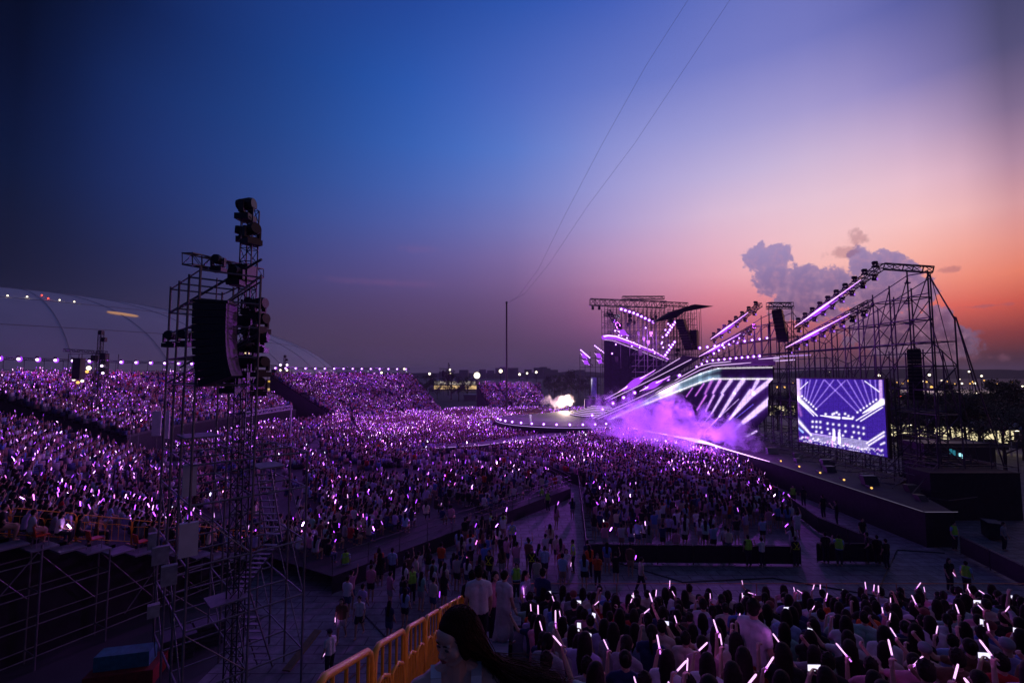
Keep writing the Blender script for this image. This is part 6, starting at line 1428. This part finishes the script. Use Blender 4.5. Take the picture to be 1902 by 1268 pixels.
for i, (px, py, Y, r) in enumerate([(1540, 691, 230, .2), (1514, 697, 200, .2), (1632, 697, 190, .7), (1725, 696, 200, .75), (1799, 690, 260, .7), (1822, 698, 220, .65), (1806, 709, 200, .6), (1720, 709, 200, .5), (1726, 723, 150, .35), (1845, 732, 140, .5), (1811, 730, 140, .3), (1782, 704, 260, .3)]):
    street_lamp(px, py, Y, r * .65, 'car park lamp beyond the tall scaffold, %s listed outward' % ordn(i + 1), 'bulbw' if i not in (6, 7) else 'warm', 'car park lamps')
for i, o in enumerate(sorted([o for o in bpy.data.objects if o.get('group') == 'car park lamps'], key=lambda o: o.location.x / o.location.y)): o['label'] = 'car park lamp beyond the tall scaffold, %s from the left' % ordn(i + 1)
rr = random.Random(8)
for i in range(34):
    px = 1446 + i * 13.6 + rr.uniform(-5, 5); p = at(px, rr.uniform(706, 719), rr.uniform(180, 320)); q = thing('bollard_lamp', 'tiny warm roadside lamp beyond the car park, %s from the left' % ordn(i + 1), 'roadside lamp', (p.x, p.y, 0), 0, 'tiny roadside lamps'); b = MB(); b.sphere(p, rr.uniform(.22, .5), 8, 6); b.obj('lamp', M['warm'] if rr.random() < .6 else M['bulbw'], q); b = MB(); b.tube((p.x, p.y, 0), p, .08, 4); b.obj('pole', M['dsteel'], q)
b = MB(); lot = [at(1640, 742, 170), at(1835, 742, 170), at(1835, 716, 170), at(1640, 716, 170)]
sheet('car_park', [gnd(1640, 742)[:2], gnd(1850, 742)[:2], gnd(1850, 717)[:2], gnd(1640, 717)[:2]], .012, mat('pale_car_park', (.22, .2, .22), .8, var=.1))
lamp('AREA', 'car_park_light', (*gnd(1740, 726)[:2], 30), 26000, (1, .75, .7), 30, (*gnd(1740, 726)[:2], 0))
for i in range(26):
    px = 1648 + i * 7.6; p = gnd(px, rr.uniform(736, 741)); q = thing('parked_car', 'tiny dark car in the far car park row, %s from the left' % ordn(i + 1), 'car', p, 0, 'cars in the far car park'); b = MB(); b.box(p + Z(.55), (4.0, 1.8, .6)); b.prism([p + Vector((-1.2, -.8, .85)), p + Vector((1.3, -.8, .85)), p + Vector((.9, -.75, 1.4)), p + Vector((-.8, -.75, 1.4))], (0, 1.6, 0)); b.obj('body', M['black'], q)
    if i % 4 == 0: b = MB(); b.sphere(p + Vector((-2, -.9, .6)), .22, 6, 5); b.obj('headlight', M['red'] if i % 8 else M['bulbw'], q)
# tall mast + cable
q = thing('mast', 'tall thin black mast standing alone on the horizon', 'mast', at(941, 740, 120)); b = MB(); m0 = at(941, 740, 120); mt = at(941, 562, 120); b.tube((m0.x, 120, 0), mt, .26, 8, .2); b.obj('pole', M['black'], q); b = MB(); b.box(mt, (.5, .5, .5)); b.obj('pulley', M['black'], q)
for i, pts in enumerate([[(944, 561, 120), (962, 551, 100), (1000, 500, 60), (1050, 398, 30), (1120, 265, 18), (1200, 122, 12), (1278, 0, 9), (1330, -80, 7)], [(946, 562, 120), (975, 545, 100), (1020, 490, 60), (1090, 385, 30), (1180, 265, 18), (1270, 130, 12), (1356, 0, 9), (1400, -66, 7)]]):
    q = thing('cable', ['left one of two thin cables crossing the sky from the mast', 'right one of two thin cables crossing the sky from the mast'][i], 'cable', mt); b = MB(); b.path([at(*p) for p in pts], [.02, .018, .012, .007, .0048, .0034, .0026, .0026][:len(pts)], 5); b.obj('wire', M['dsteel'], q)
# ------------------------------------------------------------------ trees
def tree_mesh(seed, H, W, n):
    r_ = random.Random(seed); tb = MB(); tb.path([(0, 0, 0), (.05, 0, H * .25), (-.05, .05, H * .5), (0, 0, H * .8)], [H * .03, H * .024, H * .017, H * .006], 7); limbs = []
    for i in range(9):
        a = r_.uniform(0, 6.28); z = H * r_.uniform(.28, .65); e = Vector((math.cos(a) * W * r_.uniform(.5, .9), math.sin(a) * W * r_.uniform(.5, .9), z + H * r_.uniform(.1, .3))); tb.path([(0, 0, z), e * .5 + Vector((0, 0, z * .5)), e], [H * .013, H * .009, H * .003], 5); limbs.append(e)
    limbs.append(Vector((0, 0, H * .9))); lb = MB(); cl = []
    for e in limbs:
        for _ in range(4): cl.append((e + Vector((r_.gauss(0, W * .25), r_.gauss(0, W * .25), r_.gauss(0, H * .07))), r_.uniform(.16, .34) * W))
    for _ in range(n):
        c, rad_ = r_.choice(cl); v = Vector((r_.gauss(0, 1), r_.gauss(0, 1), r_.gauss(0, .8))).normalized() * rad_ * r_.uniform(.5, 1.05); p = c + v; s = r_.uniform(.07, .15) * (H / 8); u = Vector((r_.uniform(-1, 1), r_.uniform(-1, 1), r_.uniform(-1, 1))).normalized() * s; w = u.orthogonal().normalized() * s * .7
        lb.quad(p - u, p + w, p + u, p - w)
    return tb, lb
TM = []
for s, H, W_, n in ((1, 8.5, 3.0, 3800), (2, 7.2, 3.2, 3600), (3, 9.5, 3.4, 4200)):
    tb, lb = tree_mesh(s, H, W_, n); o1 = tb.obj('trunk', M['bark'], None); o2 = lb.obj('crown', M['leaf'], None); TM.append((o1.data, o2.data)); bpy.data.objects.remove(o1); bpy.data.objects.remove(o2)
def tree(p, i, s, rz, label, g): 
    q = thing('tree', label, 'tree', p, rz, g); q.scale = (s, s, s)
    for nm, me in zip(('trunk', 'crown'), TM[i]): o = bpy.data.objects.new(nm, me); COL.objects.link(o); o.parent = q
spots = [(1868, 880, 1, 1.02), (1905, 855, 0, 1.15), (1652, 835, 0, .9), (1672, 845, 1, .95), (1700, 838, 2, .85), (1735, 842, 0, .95), (1768, 846, 1, 1.0), (1795, 840, 2, .85), (1822, 850, 0, .95), (1840, 835, 1, 1.0), (1470, 800, 1, .9), (1445, 800, 0, .9), (1890, 815, 2, 1.0), (1710, 800, 1, 1.0), (1760, 800, 0, 1.1), (1655, 800, 2, 1.0), (1815, 805, 1, 1.05), (1870, 800, 0, 1.1)]
for i, (px, py, k, s) in enumerate(sorted(spots)):
    tree(gnd(px, py), k, s, i * 1.3, 'dark leafy tree beyond the stage scaffold, %s from the left' % ordn(i + 1), 'trees beyond the stage scaffold')
spots = [(735, 745), (792, 740), (812, 742), (838, 742), (852, 745), (1030, 740), (1045, 745), (1062, 742), (1020, 735), (700, 730), (772, 735), (868, 742), (1075, 738), (1095, 742)]
for i, (px, py) in enumerate(sorted(spots)):
    tree(gnd(px, py), i % 3, 1.0 + .25 * (i % 2), i * 2.1, 'dark round tree behind the far grandstands, %s from the left' % ordn(i + 1), 'trees behind the far grandstands')
# ------------------------------------------------------------------ lit food stalls and cabin on the right
rr = random.Random(12)
for i in range(11):
    px = 1642 + i * 25; y0 = 781 + i * 1.6; Y = 72 - i * .9; c = at(px + 12, y0 + 20, Y); w = 25 * Y / F * .96; h = 2.7; x = c.x
    q = thing('food_stall', 'bright lit market stall behind the trees, %s from the side screen' % ordn(i + 1), 'stall', (x, Y, 0), 0, 'lit stalls behind the trees')
    b = MB(); b.box((x, Y + 2.2, 2.0), (w * .94, .1, 2.4)); b.obj('lit_back_wall', M['warmpanel'], q)
    b = MB(); b.prism([(x - w * .5, Y - .8, 3.4), (x + w * .5, Y - .8, 3.4), (x, Y - .8, 4.3)], (0, 3.2, 0)); b.obj('canopy', mat('stall_canvas', (.5, .48, .45)) if i == 0 else bpy.data.materials['stall_canvas'], q)
    b = MB(); b.box((x, Y - .4, 1.1 + .4 * (i % 2)), (w * .8, .5, .9)); b.obj('counter', M['dsteel'], q)
    for sx in (-1, 1): b = MB(); b.tube((x + sx * w * .47, Y - .7, 0), (x + sx * w * .47, Y - .7, 3.4), .06, 5); b.obj('post', M['white'], q)
    b = MB(); b.tube((x - w * .4, Y + .5, 3.3), (x + w * .4, Y + .5, 3.3), .06, 6); b.obj('tube_lamp', M['bulbw'], q)
p = at(1452, 762, 100); q = thing('food_stall', 'bright lit stall glimpsed left of the side screen', 'stall', (p.x, 100, 0), 0, 'lit stalls behind the trees'); b = MB(); b.box((p.x, 100, p.z), (5.5, .2, 1.9)); b.obj('lit_back_wall', M['warmpanel'], q); b = MB(); b.box((p.x, 99, p.z + 1.3), (6.2, 2.5, .2)); b.obj('canopy', M['dsteel'], q)
c = at(1785, 842, 50); q = thing('cabin', 'dark site cabin with small cyan lit windows under the scaffold', 'cabin', (c.x, 50, 0)); b = MB(); b.box((c.x, 51.6, 1.8), (7.5, 3, 3.6)); b.obj('wall', M['black'], q)
for (px, py, w, h, m) in [(1767, 838, .22, .5, 'blued'), (1773, 841, .22, .55, 'blued'), (1784, 845, .16, .4, 'blue'), (1790, 847, .2, .42, 'blue')]:
    p = at(px, py, 50); b = MB(); b.box((p.x, 50.05, p.z), (w, .08, h)); b.obj('window', M[m], q)
for i, (px, py, w, h, mm_) in enumerate([(1722, 925, 1.6, 1.0, 'dsteel'), (1690, 905, 1.4, 1.1, 'black'), (1760, 930, 1.2, .8, 'dsteel'), (1800, 905, 1.8, 1.1, 'bld'), (1840, 920, 1.3, .9, 'black'), (1845, 1000, 1.1, 1.0, 'black'), (1780, 915, .9, 1.2, 'black'), (1868, 925, 1.1, .7, 'dsteel')]):
    p = gnd(px, py); q = thing('equipment_case', 'dark equipment case near the stage corner, %s placed' % ordn(i + 1), 'equipment case', p, 0, 'equipment cases at the stage corner'); b = MB(); b.box(p + Z(h / 2 + .1), (w, .8, h), rz=R(13 * i)); b.obj('body', M[mm_], q); b = MB(); b.box(p + Z(h + .12), (w * 1.02, .82, .05), rz=R(13 * i)); b.obj('lid', M['dsteel'], q)
for i, o in enumerate(sorted([o for o in bpy.data.objects if o.name.startswith('equipment_case')], key=lambda o: o.location.x / o.location.y)): o['label'] = 'dark equipment case near the stage corner, %s from the left' % ordn(i + 1)
# performers
for (px, py, Y) in ((985, 786, 83),):
    p = at(px, py, Y); p.z = 2.16; o = person(STANDK[6], p, R(200), 'performer in shining white standing on the round thrust', 'long', 'white', 'skirt', (.6, .58, .6), 1.12, None)
lamp('SPOT', 'follow_spot', (p.x + 6, p.y - 6, 16), 9000, (1, .95, 1), .3, (p.x, p.y, 3), 14, .5)

q = thing('scaffold', 'pipe scaffold in the dark gap beside the raised left grandstand', 'scaffold', (*pol(74, aB0), 0)); sg = dict(upright=[], ledger=[], brace=[])
for d_ in (-.012, -.045):
    rs2_ = [64.5 + 2.1 * i for i in range(10)]
    for i, r in enumerate(rs2_):
        p = pol(r, aB0 + d_); zt = zrow(r) + .6; sg['upright'].append(((*p, 0), (*p, zt), .05))
        if i < 9:
            p2 = pol(rs2_[i + 1], aB0 + d_); z = 1.0
            while z < zt: sg['ledger'].append(((*p, z), (*p2, z), .04)); z += 1.6
            if i % 2: sg['brace'].append(((*p, .5), (*p2, 2.6), .04))
segs_to_parts(q, sg, dict(upright=M['steel'], ledger=M['steel'], brace=M['steel']), 90)
# ------------------------------------------------------------------ woman in the foreground
def woman():
    base = Vector((-.262, 2.3, 8.19)); J = pose_data(False, ('down', 'down'), .02, 0); b = MB(); up = Vector((0, 0, 1))
    for sx in (-1, 1):
        capsule(b, J['pel'] + Vector((sx * .075, 0, 0)), .10, J['pel'] + Vector((sx * .055, 0, .14)), .082); capsule(b, J['chest'] + Vector((sx * .06, -.01, -.14)), .08, J['chest'] + Vector((sx * .075, .0, .05)), .088)
        capsule(b, J['sh'] + Vector((sx * .02, -.012, .015)), .052, J['shr' + 'LR'[sx > 0]] * .96 + J['sh'] * .04, .046); capsule(b, J['neck'] + Vector((sx * .02, -.01, .0)), .035, J['sh'] + Vector((sx * .12, -.01, .012)), .036); capsule(b, J['chest'] + Vector((sx * .075, .07, .03)), .062)
    for k in 'LR':
        capsule(b, J['hip' + k], .086, J['knee' + k], .055); capsule(b, J['knee' + k], .055, J['ank' + k], .034); a = J['ank' + k]; capsule(b, a + Vector((0, -.03, -.05)), .034, a + Vector((0, .13, -.062)), .026)
        capsule(b, J['shr' + k], .043, J['elb' + k], .034); capsule(b, J['elb' + k], .034, J['wri' + k], .024); hand(b, J['wri' + k], J['wri' + k] - J['elb' + k], Vector((0, 1, 0)), 1, .35)
    h = J['head'] + Vector((0, .005, .0)); capsule(b, J['neck'] - up * .06, .05, h - Vector((0, .012, .03)), .046)
    rot = Matrix.Rotation(R(-48), 3, 'Z') @ Matrix.Rotation(R(-12), 3, 'X')      # head turned to her right, chin a little down
    H = lambda x, y, z: h + rot @ Vector((x, y, z))
    def E(c, r):  # ellipsoid in the turned head frame
        n0 = len(b.v); b.sphere((0, 0, 0), r, 20, 14)
        for i in range(n0, len(b.v)): b.v[i] = h + rot @ (b.v[i] + Vector(c))
    E((0, -.008, .022), (.073, .09, .094)); E((0, .022, -.02), (.060, .068, .075)); E((0, .045, -.078), (.030, .034, .028)); E((0, .062, .045), (.05, .03, .035))
    for sx in (-1, 1): E((sx * .038, .058, -.022), (.027, .026, .026)); E((sx * .074, -.006, -.008), (.01, .018, .03)); capsule(b, H(sx * .05, .02, -.05), .022, H(sx * .02, .05, -.085), .018); E((sx * .027, .074, .0), (.018, .014, .011)); E((sx * .029, .078, .022), (.022, .01, .007)); E((sx * .009, .098, -.03), (.008, .009, .007))
    capsule(b, H(0, .082, .01), .0075, H(0, .104, -.024), .0105); E((0, .089, -.05), (.02, .009, .005)); E((0, .087, -.06), (.017, .009, .006)); E((0, .083, -.046), (.016, .01, .007))
    me = fuse(b, .0042, 2, None, 'body'); me.materials.append(mat('young_skin', (.72, .40, .31), .5, var=.05, scale=8)); o = bpy.data.objects.new('person', me); COL.objects.link(o); o.location = base; o.rotation_euler = (0, 0, R(187)); o.scale = (1, 1, 1)
    tag(o, 'woman in a white strap top, face turned aside, long auburn hair blowing right', 'person')
    def child(name, bb, m, voxel=None, sm=True):
        if voxel: me2 = fuse(bb, voxel, 2, None, name)
        else:
            me2 = bpy.data.meshes.new(name); me2.from_pydata([tuple(v) for v in bb.v], [], bb.f); me2.polygons.foreach_set('use_smooth', [sm] * len(me2.polygons))
        me2.materials.append(m); c = bpy.data.objects.new(name, me2); COL.objects.link(c); c.parent = o; return c
    for sx in (-1, 1):
        bb = MB(); n0 = 0; bb.sphere((0, 0, 0), (.0135, .006, .0052), 12, 8); bb.v = [h + rot @ (v + Vector((sx * .028, .0855, .002))) for v in bb.v]; child('eye', bb, mat('dark_eye', (.10, .06, .05), .3))
        bb = MB(); bb.path([H(sx * .012, .090, .020), H(sx * .028, .0895, .025), H(sx * .046, .076, .019)], [.0025, .003, .0015], 6); child('eyebrow', bb, M['hair'])
    bb = MB(); bb.path([H(-.02, .090, -.052), H(-.008, .0975, -.048), H(0, .098, -.050), H(.008, .0975, -.048), H(.02, .090, -.052)], [.002, .0045, .004, .0045, .002], 6); bb.path([H(-.016, .091, -.057), H(0, .097, -.059), H(.016, .091, -.057)], [.002, .005, .002], 6); child('lips', bb, mat('lips', (.30, .06, .05), .4))
    # white top with straps
    bb = MB()
    for sx in (-1, 1):
        capsule(bb, J['pel'] + Vector((sx * .06, 0, .05)), .10, J['chest'] + Vector((sx * .06, -.005, -.14)), .092); capsule(bb, J['chest'] + Vector((sx * .06, -.01, -.14)), .09, J['chest'] + Vector((sx * .068, .0, -.01)), .095); capsule(bb, J['chest'] + Vector((sx * .075, .07, .015)), .066)
    child('top', bb, M['white'], .012)
    for sx in (-1, 1):
        pts = [J['chest'] + Vector((sx * .085, .135, .03)), J['sh'] + Vector((sx * .088, .088, -.02)), J['sh'] + Vector((sx * .092, .05, .045)), J['sh'] + Vector((sx * .095, -.015, .066)), J['sh'] + Vector((sx * .09, -.07, .0)), J['chest'] + Vector((sx * .08, -.12, .0))]
        bb = MB()
        for i in range(5):
            a, c = pts[i], pts[i + 1]; w = Vector((.024, 0, 0)); nn_ = (c - a).cross(w).normalized() * .004; bb.prism([a - w, a + w, c + w, c - w], nn_)
        child('strap', bb, M['white'], None, False)
    bb = MB()
    for sx in (-1, 1): capsule(bb, J['pel'] + Vector((sx * .075, 0, -.01)), .115, J['pel'] + Vector((sx * .06, 0, .06)), .10)
    for k in 'LR': capsule(bb, J['hip' + k], .10, J['hip' + k].lerp(J['knee' + k], .6), .09)
    child('shorts', bb, mat('denim', (.05, .08, .16)), .02)
    # hair: scalp volume and blown strands (body frame: +x is camera-left because she faces us)
    bb = MB()
    for (c, r) in (((0, -.020, .036), (.082, .094, .090)), ((0, -.05, -.01), (.078, .062, .085)), ((.0, .014, .070), (.066, .062, .036)), ((.066, .002, .0), (.016, .045, .085)), ((-.066, .002, .0), (.016, .045, .085))):
        n0 = len(bb.v); bb.sphere((0, 0, 0), r, 18, 12)
        for i in range(n0, len(bb.v)): bb.v[i] = h + rot @ (bb.v[i] + Vector(c))
    scalp = child('hair', bb, mat('dark_auburn', (.03, .010, .007), .8, var=.3, scale=40, spec=.15), .007)
    rs2 = random.Random(3); bb = MB()
    for i in range(1000):
        az_ = rs2.uniform(-math.pi, math.pi); t0 = rs2.uniform(.05, 1.75); l = Vector((math.sin(t0) * math.sin(az_) * .086, -.022 - math.sin(t0) * math.cos(az_) * .094, math.cos(t0) * .094 + .036))
        if l.y > .052 and l.z < .085: continue
        p0 = h + rot @ l; left = l.x < 0 or True
        side = (rot @ Vector((l.x, 0, 0))).x
        p1 = h + rot @ Vector((l.x * 1.18, min(l.y, .03) * 1.05 - .012, l.z * .4 - .02)); wv = rs2.random()
        back_ = h + rot @ Vector((l.x * 1.05, -.075, -.13))
        p2 = back_ + Vector((-.03 - .05 * wv, rs2.uniform(-.01, .02), rs2.uniform(-.03, .0)))
        if rs2.random() < .80:
            p3 = p2 + Vector((-.08 - .07 * wv, rs2.uniform(-.02, .06), -.06 + rs2.uniform(-.045, .02))); p4 = p3 + Vector((-.11 - .08 * rs2.random(), rs2.uniform(-.04, .08), -.045 + rs2.uniform(-.05, .03))); p5 = p4 + Vector((-.09 * rs2.random() - .03, rs2.uniform(-.04, .04), -.025 + rs2.uniform(-.05, .03)))
        else:
            p3 = p2 + Vector((rs2.uniform(-.04, .0), -.02, -.12)); p4 = p3 + Vector((rs2.uniform(-.06, 0), 0, -.1)); p5 = p4 + Vector((rs2.uniform(-.05, 0), 0, -.05))
        ctrl = [p0, p1, p2, p3, p4, p5]; pts = []
        for q in range(5):
            a, b1 = ctrl[max(q - 1, 0)], ctrl[q]; c1, d1 = ctrl[q + 1], ctrl[min(q + 2, 5)]
            for s in (0, .33, .66): t2, t3 = s * s, s ** 3; pts.append(.5 * ((2 * b1) + (c1 - a) * s + (2 * a - 5 * b1 + 4 * c1 - d1) * t2 + (3 * b1 - a - 3 * c1 + d1) * t3))
        pts.append(p5); n = len(pts); bb.path(pts, [.0022 * (1 - .8 * (k / (n - 1)) ** 2) for k in range(n)], 5)
    child('blown_hair', bb, mat('auburn_strands', (.05, .014, .009), .7, var=.3, scale=40, spec=.2))
    return o
W_O = woman()

# ------------------------------------------------------------------ haze: one even box of air round everything
b = MB(); b.box((0, 2850, 34), (9400, 6700, 70)); mh = bpy.data.materials.new('evening_haze'); mh.use_nodes = True; tr = mh.node_tree; tr.nodes.clear()
pv = tr.nodes.new('ShaderNodeVolumePrincipled'); pv.inputs['Color'].default_value = (.80, .74, .86, 1); pv.inputs['Density'].default_value = .00022; pv.inputs['Anisotropy'].default_value = 0.35
oo = tr.nodes.new('ShaderNodeOutputMaterial'); tr.links.new(pv.outputs[0], oo.inputs['Volume'])
tag(b.obj('haze', mh), 'thin evening haze over the whole venue', 'haze', None, 'stuff')
